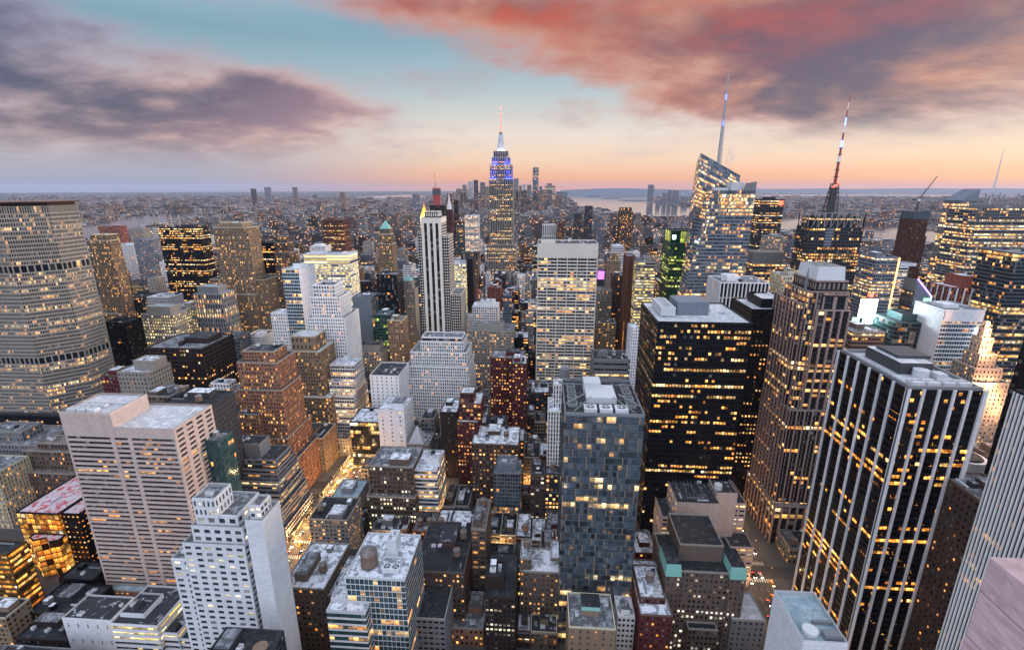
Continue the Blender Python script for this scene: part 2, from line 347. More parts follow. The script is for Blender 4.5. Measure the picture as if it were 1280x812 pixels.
# ------------------------------------------------------------------ facades: real wall strips, reveals and recessed panes
def ST(bw=3.2, fh=3.6, wu=.5, wv=.5, vb=.28, rec=.35, pier=None, pane='office', span=None, mg=0.0):
    return dict(bw=bw, fh=fh, wu=wu, wv=wv, vb=vb, rec=rec, pier=pier, pane=pane, span=span, mg=mg)
F = {
 'punch': ST(2.9, 3.5, .6, .58, .22, .4), 'small': ST(2.9, 3.3, .5, .54), 'wide': ST(4.2, 3.7, .66, .52, .26), 'pair': ST(4.6, 3.4, .58, .5), 'loft': ST(3.4, 3.9, .74, .62, .2),
 'ribbon': ST(3.0, 3.6, 1.0, .46, .3, .4), 'rib2': ST(2.6, 3.7, 1.0, .6, .22, .3), 'grid': ST(3.0, 3.9, .84, .56, .24, .9), 'pierw': ST(2.9, 3.7, .62, .6, .2, .3, pier=(1, .85, .45)),
 'pier2': ST(3.4, 3.8, .8, .62, .18, .25, pier=(1, .6, .6)), 'curtain': ST(1.9, 3.8, .9, .86, .07, .12), 'curt2': ST(2.6, 3.8, .92, .8, .1, .15), 'dark': ST(2.3, 3.7, .84, .5, .26, .25), 'deep': ST(5.2, 3.9, .82, .6, .2, 1.1),
 'setb': ST(2.6, 3.6, .45, .55, .22, .35, pier=(3, .7, .4)), 'blank': None,
}
def lerp4(c, su, sv):
    su = su[..., None]; sv = sv[..., None]
    return c[0] * (1 - su) * (1 - sv) + c[1] * su * (1 - sv) + c[2] * su * sv + c[3] * (1 - su) * sv
def quadset(c, n, u0, u1, v0, v1, d):
    """quads on the bilinear patch c at depth d; arrays u0..v1 in 0..1"""
    u0, u1, v0, v1 = np.broadcast_arrays(u0, u1, v0, v1); u0, u1, v0, v1 = [x.ravel() for x in (u0, u1, v0, v1)]
    su = np.stack([u0, u1, u1, u0], 1); sv = np.stack([v0, v0, v1, v1], 1)
    return (lerp4(c, su, sv) - n * d).reshape(-1, 3)
def facade(W, Pn, corners, st, plist=None, u_off=0, mats=(0, 1, 2)):
    """corners bl, br, tr, tl seen from outside. W: wall mesh; Pn: pane mesh; plist collects panes that may become objects"""
    c = [np.asarray(p, float) for p in corners]
    e = c[1] - c[0]; g = c[3] - c[0]
    w = (np.linalg.norm(e) + np.linalg.norm(c[2] - c[3])) / 2; h = (np.linalg.norm(g) + np.linalg.norm(c[2] - c[1])) / 2
    n = np.cross(c[2] - c[0], c[3] - c[1]); n /= np.linalg.norm(n)
    if st is None or w < 2.2 or h < 2.4:
        W.add(np.array(c), 4, mats[0], [(0, 0), (w, 0), (w, h), (0, h)]); return
    mg = st['mg'] / w if st['mg'] else 0.0
    ww = w * (1 - 2 * mg)
    nu = max(1, round(ww / st['bw'])); nv = max(1, round(h / st['fh']))
    I = np.arange(nu); J = np.arange(nv)
    cu, cv = (1 - 2 * mg) / nu, 1.0 / nv
    a0 = mg + I * cu + (1 - st['wu']) / 2 * cu; a1 = a0 + st['wu'] * cu
    b0 = (J + st['vb']) * cv; b1 = b0 + st['wv'] * cv
    rec = st['rec']
    s0 = np.concatenate([[0], b1]); s1 = np.concatenate([b0, [1]])
    def uvw(u0, u1, v0, v1):
        u0, u1, v0, v1 = [x.ravel() for x in np.broadcast_arrays(u0, u1, v0, v1)]
        return np.stack([np.stack([u0, u1, u1, u0], 1).ravel() * w, np.stack([v0, v0, v1, v1], 1).ravel() * h], 1)
    if mg > 0:
        for q0, q1 in ((0, mg), (1 - mg, 1)):
            W.add(quadset(c, n, q0, q1, s0 * 0 + 0., s0 * 0 + 1., 0)[:4], 4, mats[0], [(0, 0), (mg * w, 0), (mg * w, h), (0, h)])
    W.add(quadset(c, n, np.full_like(s0, mg), np.full_like(s0, 1 - mg), s0, s1, 0), 4, mats[1], uvw(np.full_like(s0, mg), np.full_like(s0, 1 - mg), s0, s1))
    if st['wu'] < .995:
        p0 = np.concatenate([[mg], a1])[:, None]; p1 = np.concatenate([a0, [1 - mg]])[:, None]
        W.add(quadset(c, n, p0, p1, b0[None], b1[None], 0), 4, mats[0], uvw(p0, p1, b0[None], b1[None]))
        A0, A1, B0, B1 = [x.ravel() for x in np.broadcast_arrays(a0[:, None], a1[:, None], b0[None], b1[None])]
    else:
        A0, A1, B0, B1 = np.full_like(b0, mg), np.full_like(b0, 1 - mg), b0, b1
        mi = max(1, nu // 12)
    if rec > 0.2:
        for (u0, u1, v0, v1) in ((A0, A1, B0, B0), (A0, A1, B1, B1), (A0, A0, B0, B1), (A1, A1, B0, B1)):
            su = np.stack([u0, u1, u1, u0], 1) if v0 is v1 else np.stack([u0, u0, u0, u0], 1)
            sv = np.stack([v0, v0, v0, v0], 1) if v0 is v1 else np.stack([v0, v1, v1, v0], 1)
            q = lerp4(c, su, sv)
            dd = np.array([0, 0, 1, 1]) if v0 is v1 else np.array([0, 0, 1, 1])
            W.add((q - n * (dd * rec)[None, :, None]).reshape(-1, 3), 4, mats[1] if v0 is v1 else mats[0])
    pa0, pa1, pb0, pb1 = [x.ravel() for x in np.broadcast_arrays((mg + I * cu if st['wu'] >= .995 else a0)[:, None], (mg + (I + 1) * cu if st['wu'] >= .995 else a1)[:, None], b0[None], b1[None])]
    II, JJ = [x.ravel() for x in np.broadcast_arrays(I[:, None], J[None])]
    q = quadset(c, n, pa0, pa1, pb0, pb1, min(rec, 1.0)).reshape(-1, 4, 3)
    e_ = 0.02
    uv = np.stack([np.stack([II + e_, II + 1 - e_, II + 1 - e_, II + e_], 1) + u_off, np.stack([JJ + e_, JJ + e_, JJ + 1 - e_, JJ + 1 - e_], 1)], 2)
    if plist is not None: plist.append((q, uv, n))
    else: Pn.add(q.reshape(-1, 3), 4, 0, uv.reshape(-1, 2))
    if st['pier']:
        ev, pw, pd = st['pier'][:3]
        k = np.arange(0, nu + 1, ev); uc = mg + k * cu; hw = pw / w / 2
        u0 = np.clip(uc - hw, 0, 1); u1 = np.clip(uc + hw, 0, 1)
        z0 = np.zeros_like(u0); z1 = np.ones_like(u0)
        fr = quadset(c, n, u0, u1, z0, z1, -pd); W.add(fr, 4, mats[2], uvw(u0, u1, z0, z1))
        bk = quadset(c, n, u0, u1, z0, z1, 0).reshape(-1, 4, 3); f4 = fr.reshape(-1, 4, 3)
        W.add(np.stack([bk[:, 0], f4[:, 0], f4[:, 3], bk[:, 3]], 1).reshape(-1, 3), 4, mats[2])
        W.add(np.stack([f4[:, 1], bk[:, 1], bk[:, 2], f4[:, 2]], 1).reshape(-1, 3), 4, mats[2])
        W.add(np.stack([f4[:, 3], f4[:, 2], bk[:, 2], bk[:, 3]], 1).reshape(-1, 3), 4, mats[2])

FOOT = []       # (x0, x1, y0, y1) footprints already taken
HID = []        # heroes: list of boxes and the lowest picture row in which they must stay clear
ALLBOX = []     # (x0,x1,y0,y1,z0,z1) of everything, for the visibility test
class Bld:
    """one building: collects blocks, then links wall, windows, roofs and roof fittings as parts"""
    def __init__(s, name, label, cat, x, y, w='limestone', span=None, pier=None, pane=None, roof='roof_grey', nwin=0, group=None, seed=0):
        s.t = thing(name, label, cat, (x, y, 0), group)
        s.W = MB(); s.P = MB(); s.pl = [] if nwin else None; s.nwin = nwin
        s.mats = [w, span or w, pier or w]; s.pane = pane; s.roofk = roof; s.w = w
        s.R = []; s.K = []; s.boxes = []; s.r = random.Random(seed * 13 + 5); s.u = 0
    def block(s, P, z0, z1, st, par=1.0, roof=True, south=False, span2=None):
        n = len(P)
        for i in range(n):
            a, b = P[i], P[(i + 1) % n]
            ny = -(b[0] - a[0]); L = math.hypot(b[0] - a[0], b[1] - a[1])
            if L < .01: continue
            sf = st
            if isinstance(st, dict) and 'faces' in st: sf = st['faces'].get('N' if ny < -.6 * L else ('W' if (b[1] - a[1]) > .6 * L else ('E' if (b[1] - a[1]) < -.6 * L else 'S')), st['d'])
            if sf == 'skip': continue
            if ny / L > .7 and not south: sf = None
            s.u += 40
            facade(s.W, s.P, [(*a, z0), (*b, z0), (*b, z1), (*a, z1)], sf, s.pl, s.u)
        xs = [p[0] for p in P]; ys = [p[1] for p in P]
        s.boxes.append((min(xs), max(xs), min(ys), max(ys), z0, z1))
        ALLBOX.append((min(xs), max(xs), min(ys), max(ys), z0, z1))
        if roof:
            rm = MB(); rm.poly([(*p, z1) for p in P]); s.R.append(rm); km = MB(); s.K.append(km)
            if par > 0:
                cx, cy = sum(xs) / n, sum(ys) / n
                pt = .45
                def inn(p, d=pt): return (p[0] + (d if p[0] < cx else -d), p[1] + (d if p[1] < cy else -d))
                Q = [inn(p) for p in P]
                for i in range(n):
                    a, b, c, d = P[i], P[(i + 1) % n], Q[(i + 1) % n], Q[i]
                    if math.hypot(b[0] - a[0], b[1] - a[1]) < .01: continue
                    w = math.hypot(b[0] - a[0], b[1] - a[1])
                    km.add([(*a, z1), (*b, z1), (*b, z1 + par), (*a, z1 + par)], 4, 0, [(0, 0), (w, 0), (w, par), (0, par)])
                    km.add([(*a, z1 + par), (*b, z1 + par), (*c, z1 + par), (*d, z1 + par)], 4)
                    km.add([(*c, z1), (*d, z1), (*d, z1 + par), (*c, z1 + par)], 4)
    def rect(s, x0, x1, y0, y1, z0, z1, st, **kw): s.block([(x0, y0), (x1, y0), (x1, y1), (x0, y1)], z0, z1, st, **kw)
    def railing(s, x0, x1, y0, y1, z):
        m = MB()
        for a, b in (((x0, y0), (x1, y0)), ((x1, y0), (x1, y1)), ((x0, y1), (x0, y0))):
            n = max(2, int(math.hypot(b[0] - a[0], b[1] - a[1]) / 2.5))
            for h in (.55, 1.05): m.bar((*a, z + h), (*b, z + h), .06)
            for i in range(n): u = i / n; p = (a[0] + (b[0] - a[0]) * u, a[1] + (b[1] - a[1]) * u); m.bar((*p, z), (*p, z + 1.05), .06)
        m.build('railing', 'dark_steel', s.t)
    def clutter(s, x0, x1, y0, y1, z, k=3, tank=0, pent=True, tankmat='wood_tank', tr=2.2):
        r = s.r; w, d = x1 - x0, y1 - y0
        if w < 5 or d < 5: return
        used = []
        def spot(a, b):
            for _ in range(12):
                x = r.uniform(x0 + 1, max(x0 + 1.01, x1 - 1 - a)); y = r.uniform(y0 + 1, max(y0 + 1.01, y1 - 1 - b))
                if all(x + a < q[0] or x > q[1] or y + b < q[2] or y > q[3] for q in used):
                    used.append((x - .4, x + a + .4, y - .4, y + b + .4)); return x, y
            return None
        if pent:
            a, b, h = min(w * .6, r.uniform(.22, .42) * w + 2), min(d * .6, r.uniform(.3, .5) * d + 1), r.uniform(3, 5.5)
            p = spot(a, b)
            if p:
                m = MB(); m.prism([(p[0], p[1]), (p[0] + a, p[1]), (p[0] + a, p[1] + b), (p[0], p[1] + b)], z, z + h, 0, top=1)
                m.box(p[0] + .2, p[0] + a - .2, p[1] + .2, p[1] + b - .2, z + h, z + h + .02, 1)
                if z < 110: s.railing(p[0] + .3, p[0] + a - .3, p[1] + .3, p[1] + b - .3, z + h)
                m.build('penthouse', [s.w if s.w != 'black_metal' else 'dark_grey', r.choice(['roof_grey', 'roof_white', 'roof_dark'])], s.t)
        for _ in range(tank):
            p = spot(tr * 2, tr * 2)
            if p: water_tank(s.t, p[0] + tr, p[1] + tr, z, tr, r.uniform(3.2, 4.4), r.uniform(2.0, 4.0), tankmat)
        for _ in range(k):
            q = r.random()
            if q < .45:
                a, b, h = r.uniform(1.6, 3.6), r.uniform(1.4, 3.0), r.uniform(1.2, 2.2); p = spot(a, b)
                if p: air_unit(s.t, p[0], p[1], z, a, b, h)
            elif q < .75:
                a, b = (r.uniform(4, min(12, w * .7 + 1)), .8) if r.random() < .5 else (.8, r.uniform(3, min(10, d * .7 + 1))); p = spot(a, b)
                if p:
                    m = MB(); m.box(p[0], p[0] + a, p[1], p[1] + b, z + .3, z + 1.1, bottom=True)
                    m.box(p[0] + .2, p[0] + .4, p[1] + .2, p[1] + .4, z, z + .3); m.box(p[0] + a - .4, p[0] + a - .2, p[1] + b - .4, p[1] + b - .2, z, z + .3)
                    m.build('duct', r.choice(['light_metal', 'mid_metal']), s.t)
            else:
                a = r.uniform(1.6, 3.4); p = spot(a, a)
                if p:
                    m = MB(); h = r.uniform(2.2, 3.6)
                    m.prism([(p[0], p[1]), (p[0] + a, p[1]), (p[0] + a, p[1] + a * 1.3), (p[0], p[1] + a * 1.3)], z, z + h, 0, top=1)
                    m.build('stair_head', [r.choice([s.w, 'grey_concrete', 'dark_grey']), r.choice(['roof_white', 'roof_grey', 'roof_black'])], s.t)
    def done(s, parname='parapet', hid=None, parmat=None):
        if s.pl is not None:
            Q = np.concatenate([p[0] for p in s.pl]); U = np.concatenate([p[1] for p in s.pl]); N = np.concatenate([np.repeat(p[2][None], len(p[0]), 0) for p in s.pl])
            ctr = Q.mean(1); v = CP - ctr; dist = np.linalg.norm(v, axis=1); facing = (v * N).sum(1) / dist
            scr = np.array([proj(p) for p in ctr[:, :]]) if len(ctr) < 20000 else None
            inside = (scr[:, 0] > 0) & (scr[:, 0] < 1280) & (scr[:, 1] > 0) & (scr[:, 1] < 812)
            score = np.where((facing > .12) & inside, dist / np.maximum(facing, .05) ** .5, 1e9)
            order = np.argsort(score)[:s.nwin]; pick = [i for i in order if score[i] < 1e8]
            keep = np.ones(len(Q), bool); keep[pick] = False
            if keep.any(): s.P.add(Q[keep].reshape(-1, 3), 4, 0, U[keep].reshape(-1, 2))
            meshes = {}
            for i in pick:
                q = Q[i]; uu = q[1] - q[0]; vv = q[3] - q[0]; key = tuple(np.round(np.concatenate([uu, vv]), 2))
                if key not in meshes:
                    m = MB(); z = np.zeros(3); W_, H_ = np.linalg.norm(uu), np.linalg.norm(vv)
                    m.add([z, uu, uu + vv, vv], 4, 0, [(.02, .02), (.98, .02), (.98, .98), (.02, .98)])
                    n_ = N[i] * .06; nb = 2 if W_ < 2.2 else 3
                    for k in range(nb + 1):
                        a = uu * (k / nb); hw = uu / W_ * .05
                        a0, a1 = np.clip([k / nb - .05 / W_, k / nb + .05 / W_], 0, 1)
                        m.add([uu * a0 + n_, uu * a1 + n_, uu * a1 + vv + n_, uu * a0 + vv + n_], 4, 1)
                    for k in (0, .5, 1):
                        b0, b1 = np.clip([k - .05 / H_, k + .05 / H_], 0, 1)
                        m.add([vv * b0 + n_ * 1.2, uu + vv * b0 + n_ * 1.2, uu + vv * b1 + n_ * 1.2, vv * b1 + n_ * 1.2], 4, 1)
                    meshes[key] = m.mesh('window', [s.pane, 'dark_steel' if s.w in ('black_metal', 'dark_brown', 'red_brick') else 'mid_metal'])
                o = bpy.data.objects.new('window', meshes[key]); COL.objects.link(o); o.parent = s.t
                o.location = tuple(q[0] - np.array(s.t['_w']))
        s.W.build('wall', s.mats, s.t)
        o = s.P.build('windows', s.pane, s.t)
        if o: o['kind'] = 'stuff'
        [q.build('roof', s.roofk, s.t) for q in s.R]; [q.build(parname, parmat or TRIM.get(s.w, s.w), s.t) for q in s.K]
        for b in s.boxes: FOOT.append(b[:4])
        if hid is not None: HID.append((list(s.boxes), hid, s.t))
        return s.t
def water_tank(par, x, y, z, r, h, leg, mat='wood_tank'):
    m = MB(); m.cone(x, y, z + leg, z + leg + h, r, r * .96, 16, 0); m.cone(x, y, z + leg + h, z + leg + h + r * .55, r * 1.06, .05, 16, 1, cap=False)
    for k in range(1, 5): m.cone(x, y, z + leg + h * k / 5 - .06, z + leg + h * k / 5 + .06, r * 1.015, r * 1.015, 16, 2, cap=False)
    m.cone(x, y, z + leg - .25, z + leg, r * 1.05, r * 1.05, 16, 2)
    o = m.build('water_tank', [mat, 'roof_brown', 'dark_steel'], par)
    g = MB()
    for i in range(4):
        a = PI / 4 + i * PI / 2; g.bar((x + r * .8 * math.cos(a), y + r * .8 * math.sin(a), z), (x + r * .8 * math.cos(a), y + r * .8 * math.sin(a), z + leg - .2), .28)
        b = a + PI / 2; g.bar((x + r * .8 * math.cos(a), y + r * .8 * math.sin(a), z + .2), (x + r * .8 * math.cos(b), y + r * .8 * math.sin(b), z + leg - .3), .12)
    g.build('tank_stand', 'dark_steel', o); return o
def air_unit(par, x, y, z, a, b, h, mat='light_metal', nf=None):
    m = MB(); m.box(x, x + a, y, y + b, z + .25, z + h, bottom=True)
    for px in (x + .15, x + a - .35):
        for py in (y + .15, y + b - .35): m.box(px, px + .2, py, py + .2, z, z + .25)
    o = m.build('air_unit', mat, par)
    nf = nf or max(1, round(a / b)); w = a / nf; r = min(w, b) * .4; f = MB()
    for i in range(nf):
        cx, cy = x + w * (i + .5), y + b / 2
        f.cone(cx, cy, z + h, z + h + .25, r, r, 14, 1, cap=False); f.cone(cx, cy, z + h, z + h + .08, r * .95, r * .95, 14, 0)
        for k in range(4):
            t = k * PI / 2 + i; f.bar((cx, cy, z + h + .15), (cx + r * .85 * math.cos(t), cy + r * .85 * math.sin(t), z + h + .15), .22 * r, 1)
    f.build('fan', ['fan_black', mat], o); return o

def H(name, label, xl, xr, yt, Y, dep, yb, st='punch', w='limestone', pane='office', roof='roof_grey', span=None, pier=None, ups=(), lows=(), k=3, tank=0, pent=True, nwin=0, cat='building', seed=None, par=1.0, fin=True, crown=None, clut=None, parmat=None, xmax=1e9, xmin=-1e9, **kw):
    """a building given by its front roof edge in the photograph (left, right, row), its distance Y and depth; z follows.
    ups / lows: further blocks (xl, xr, row, dY, depth[, style]) standing on or beside the main one"""
    def atY(px, py, y_): p = ATY(px, py, y_); p[0] = min(max(p[0], xmin), xmax); return p
    a, b = atY(xl, yt, Y), atY(xr, yt, Y); z = (a[2] + b[2]) / 2
    sty = F[st] if isinstance(st, str) else st
    B = Bld(name, label, cat, (a[0] + b[0]) / 2, Y + dep / 2, w, span, pier, pane, roof, nwin, seed=seed if seed is not None else len(HID))
    B.z = z; B.main = (a[0], b[0], Y, Y + dep)
    lowz = []
    for L in lows:
        la, lb = atY(L[0], L[2], Y + L[3]), atY(L[1], L[2], Y + L[3]); lz = (la[2] + lb[2]) / 2
        B.rect(la[0], lb[0], Y + L[3], Y + L[3] + L[4], 0, lz, F[L[5]] if len(L) > 5 and isinstance(L[5], str) else (L[5] if len(L) > 5 else sty)); lowz.append((la[0], lb[0], Y + L[3], Y + L[3] + L[4], lz))
        if clut != 0: B.clutter(la[0], lb[0], Y + L[3], min(Y, Y + L[3] + L[4]) if L[3] < -6 else Y + L[3] + L[4], lz, max(1, k // 2), pent=False)
    B.rect(a[0], b[0], Y, Y + dep, 0, z, sty, par=par)
    zt = z; prev = (a[0], b[0], Y, Y + dep)
    for i, U in enumerate(ups):
        ua, ub = atY(U[0], U[2], Y + U[3]), atY(U[1], U[2], Y + U[3]); uz = (ua[2] + ub[2]) / 2
        B.rect(ua[0], ub[0], Y + U[3], Y + U[3] + U[4], zt, uz, F[U[5]] if len(U) > 5 and isinstance(U[5], str) else (U[5] if len(U) > 5 else sty), par=par)
        if len(U) > 6 and U[6]: continue
        zt = uz; prev = (ua[0], ub[0], Y + U[3], Y + U[3] + U[4])
    B.top = (*prev, zt)
    if k or tank: B.clutter(prev[0] + .6, prev[1] - .6, prev[2] + .6, prev[3] - .6, zt, k, tank, pent and not ups)
    B.yb = yb; HL.append((name, label, xl, xr, yt, round(Y), round(z), round(a[0]), round(b[0])))
    if fin: B.done(hid=yb, parmat=parmat)
    return B
HL = []
TRIM = {'orange_brick': 'limestone', 'brown_brick': 'brown_stone', 'tan_stone': 'cream_stone', 'brown_stone': 'limestone', 'grey_stone': 'limestone', 'red_brick': 'brown_stone'}
ATY = atY
# ------------------------------------------------------------------ named buildings, near to far
TOWER = 'skyscraper'
# --- bottom row and the near blocks east of the avenue
B = H('office_slab', 'pink granite office slab with ribbon windows and a notched pale roof', 79, 217, 536, 246, 34, 735, {'faces': {'N': 'skip', 'W': ST(8.2, 3.25, .62, .5, .28, .8)}, 'd': None}, 'pink_granite', 'office_dim', 'roof_pale', nwin=100, k=2, pent=False, fin=False, par=1.2)
x0, x1, y0, y1 = B.main; z = B.z
for i, (fa_, fb_) in enumerate([(0, .43), (.43, .585), (.585, 1)]):     # long, short and long ribbon windows on every storey
    xa, xb = x0 + (x1 - x0) * fa_, x0 + (x1 - x0) * fb_
    facade(B.W, B.P, [(xa, y0, 0), (xb, y0, 0), (xb, y0, z - 5), (xa, y0, z - 5)], ST(2.4, 3.25, 1, .52, .26, .8, mg=1.3), B.pl, 5000 + i * 60)
B.W.add([(x0, y0, z - 5), (x1, y0, z - 5), (x1, y0, z), (x0, y0, z)], 4, 0, [(0, 0), (70, 0), (70, 5), (0, 5)])
B.rect(x0 + .01, x0 + (x1 - x0) * .46, y0 + .01, y1 - 6, z, z + 9.0, None, par=1.2)
pm = MB(); xm = x0 + (x1 - x0) * .46
for i in range(3): air_unit(B.t, x0 + 3 + i * 6.5, y0 + 2, z + 9.0, 5, 4, 2.2, nf=2)
for i in range(4): air_unit(B.t, x0 + 4 + i * 4.5, y0 + 9, z + 9.0, 3.5, 3, 1.8)
pm.box(x0 + 2, xm - 3, y0 + 14, y0 + 15, z + 9.3, z + 10.4, bottom=True); pm.build('duct', 'light_metal', B.t)
B.done(hid=735)
H('podium_building', 'orange brown low block with stepped top at the foot of the pink slab', 137, 250, 741, 240.5, 5, 783, ST(3.4, 4.0, .5, .4, .3, .5), 'orange_brick', 'office', 'roof_blue', k=1, pent=False, nwin=40)
B = H('deco_tower', 'white art deco tower with stepped crown and paired square windows', 228, 305, 682, 177, 30, 812, ST(4.6, 3.25, .56, .5), 'white_brick', 'white_light', 'roof_grey', nwin=100, k=2, fin=False,
      ups=[(239, 303, 660, 2, 24), (244, 296, 645, 4, 18), (240, 268, 625, 3, 12, ST(2.2, 6, .45, .6))], lows=[(214, 240, 700, 2, 30)], pent=False)
a, b = atY(306, 652, 175.5), atY(328, 652, 175.5)
B.rect(a[0], b[0], 175.5, 190, 0, a[2], None); B.rect(a[0] + 1.2, b[0] - 1.6, 178, 186, a[2], a[2] + 6, ST(2.5, 4, .7, .6)); B.done(hid=812)
B = H('blank_wall_building', 'white windowless stair tower block with red roof edge near amber glass building', 78, 138, 775, 196, 16, 812, ST(6, 12, .12, .25, .5), 'white_brick', 'unlit', 'roof_dark', k=2, pent=False, parmat=None)
B = H('terrace_building', 'white stepped low building with glowing ribbon floors in front of the pink slab', 138, 196, 782, 192, 26, 812, ST(3, 3.6, 1, .5, .3, .5), 'white_panel', 'yellow_office', 'roof_dark', ups=[(150, 180, 768, 5, 14)], lows=[(196, 222, 792, 2, 20), (222, 244, 800, 3, 18)], k=4)
H('dark_roof_hall', 'dark low hall between gold ribbed building and white stair tower block', 20, 84, 800, 196, 16, 812, 'punch', 'dark_brown', 'home', 'roof_black', k=5)
H('flat_roof_garage', 'flat roofed low garage at the very bottom beside the tan apartment block', -20, 70, 836, 172, 12, 812, 'wide', 'grey_concrete', 'home', 'roof_dark', k=5)
B = H('dark_loft', 'dark brick loft with tan disc on its black roof before the white tower', 244, 322, 842, 140, 20, 812, 'punch', 'dark_grey', 'home', 'roof_black', k=0, clut=0, fin=False)
x0, x1, y0, y1, z = B.top; m = MB(); m.cone(x1 - 6, y0 + 12, z + .1, z + .5, 3.0, 3.0, 24); m.build('roof_disc', 'wood_tank', B.t); B.clutter(x0 + 1, x1 - 10, y0 + 1, y1 - 1, z, 3); B.done(hid=812)
# amber glass building with folded bays, gold neighbour, cream tower
B = H('amber_glass_building', 'amber glowing glass building with zigzag bays under a red and white roof', 20, 72, 642, 262, 44, 690, ST(3.2, 4.2, .92, .86, .07, .15), 'black_metal', 'amber_glass', 'roof_red', k=2, pent=False, nwin=60, fin=False)
x0, x1, y0, y1 = B.main; z = B.z
zz = [(x0 + 10, y0 - 4.4), (x0 + 16, y0 - 7.4), (x0 + 22, y0 - 3.8), (x0 + 28, y0 - 8), (x0 + 33, y0 - 6), (x0 + 33, y0 - .2), (x0 + 10, y0 - .2)]
B.block(zz, 0, z - 16, ST(3.0, 4.2, .92, .88, .06, .12)); B.rect(x1, x1 + 13, y0 + 2, y1 - 4, 0, z - .6, ST(3.2, 4, .5, .3, .3), par=.6); B.done(hid=740)
B = Bld('amber_annex', 'dark low glass hall glowing dimly at the foot of amber glass building', 'building', -311, 235, 'black_metal', None, None, 'black_amber', 'roof_black', 0, seed=62)
B.rect(-310, -276, 216, 240, 0, 11, ST(3, 4.2, .92, .86, .07, .15)); B.rect(-312.5, -289, 240.2, 256, 0, 14, ST(3, 4.2, .92, .86, .07, .15)); B.clutter(-308, -278, 218, 238, 11, 5, pent=True); B.clutter(-311, -291, 242, 254, 14, 3, pent=False); B.done(hid=812)
H('gold_fin_building', 'rounded bronze glass building with stacked golden ribbon floors at the corner', -60, 8, 692, 226, 12, 812, ST(2.4, 3.6, 1, .62, .2, .5), 'amber_metal', 'amber_glass', 'roof_black', k=2, pent=False)
H('cream_tower', 'cream stone setback tower behind the amber glass building, cut by the picture edge', -60, 6, 628, 300, 36, 700, ST(2.4, 3.6, .42, .6, .2, .4, pier=(2, .6, .4)), 'cream_stone', 'home_bright', 'roof_grey', k=2, ups=[(-60, -4, 590, 3, 24)])
H('corner_apartment', 'small tan apartment block with lit windows at bottom corner', -40, 6, 772, 204, 14, 812, 'punch', 'tan_stone', 'home_bright', 'roof_black', k=2)
# low classical group in front of the octagonal slab
H('classical_block', 'grey classical block with rooftop house beside dark flat roof', -20, 46, 556, 335, 34, 600, ST(3.0, 4, .45, .55, .2, .4), 'grey_stone', 'home', 'roof_grey', k=4, ups=[(-20, 26, 540, 6, 18)])
H('stepped_classical_block', 'brown stepped block with dark red terraces beside the pink slab', 20, 92, 592, 322, 30, 625, ST(3.0, 3.8, .5, .55), 'brown_stone', 'home', 'roof_brown', k=3, ups=[(28, 96, 565, 6, 22), (46, 92, 555, 10, 14)])
H('dark_flat_block', 'wide black flat roofed hall below the octagonal slab', -10, 82, 520, 400, 60, 545, 'dark', 'black_metal', 'tower_dark', 'roof_black', k=4, pent=False)
H('old_stepped_block', 'pale old stone block with orange brick side below the dark brown cube', 146, 186, 466, 352, 24, 500, ST(3.2, 3.8, .4, .5), 'limestone', 'home', 'roof_white', k=4, ups=[(166, 192, 452, 6, 14, 'blank')], tank=0)
H('brick_stub_building', 'small red brick topped block between old stone block and octagonal slab', 126, 148, 470, 362, 22, 500, 'punch', 'red_brick', 'home', 'roof_grey', k=2)
H('green_roof_block', 'long stone block with green copper cornice behind the pink slab', 180, 212, 496, 330, 22, 520, 'punch', 'brown_stone', 'home', 'roof_dark', k=4)
H('navy_block', 'dark navy office block carrying two pale cylindrical tanks', 198, 264, 508, 292, 26, 560, ST(3.4, 3.8, .34, .3, .4), 'dark_grey', 'unlit', 'roof_black', k=3, tank=2, pent=True)
H('small_white_block', 'small bluish white stone block beside orange brick tower', 255, 291, 492, 360, 20, 520, 'punch', 'white_stone', 'home', 'roof_grey', k=2, ups=[(263, 286, 480, 4, 10)], nwin=40)
H('teal_glass_slab', 'slim dark teal glass building with grey roof beside the pink slab', 255, 275, 552, 268, 13, 640, ST(1.8, 3.7, .9, .85, .08, .12), 'teal_metal', 'teal_glass', 'roof_grey', k=1, pent=False)
# fifth avenue, east side
B = H('setback_brick_tower', 'orange brick deco tower with many setbacks and pale trim bands', 296, 346, 454, 356, 30, 600, ST(2.3, 3.4, .58, .6, .2, .4, pier=(3, .6, .35)), 'orange_brick', 'home_bright', 'roof_dark', span='orange_brick', nwin=60, k=3, ups=[(303, 342, 440, 3, 20)],
      lows=[(296, 352, 488, -3, 33), (276, 322, 518, -9, 40), (300, 359, 548, -6, 42), (318, 367, 578, -8, 50)], xmax=-190.6)
B = H('terraced_office', 'stepped office block with grey terrace bands and black ribbon windows on the avenue corner', 290, 345, 575, 316, 22, 700, ST(3, 3.5, 1, .5, .3, .7), 'grey_concrete', 'office', 'roof_dark', k=2, pent=False,
      ups=[(292, 324, 556, 4, 14, None)], fin=False)
for i, (row, yy, xr_, xl_) in enumerate([(588, 312, -199, -238), (603, 308.5, -197, -242), (619, 305, -195, -244), (636, 301.5, -193, -246), (660, 298, -190.4, -248)]):
    zz_ = atY(340, row, yy)[2]; B.rect(xl_, xr_, yy, 339 + i * .8, 0, zz_, ST(3, 3.5, 1, .5, .3, .7)); B.clutter(xl_ + 2, xl_ + 16, yy + .3, yy + 3.2, zz_, 1, pent=False)
B.done(hid=700)
H('corner_classical_building', 'tan classical corner building with heavy cornice glowing at street level', 371, 403, 548, 392, 30, 620, ST(3.0, 3.9, .5, .56, .2, .45, pier=(3, .5, .3)), 'tan_stone', 'home', 'roof_black', k=4, nwin=50, xmax=-190.6)
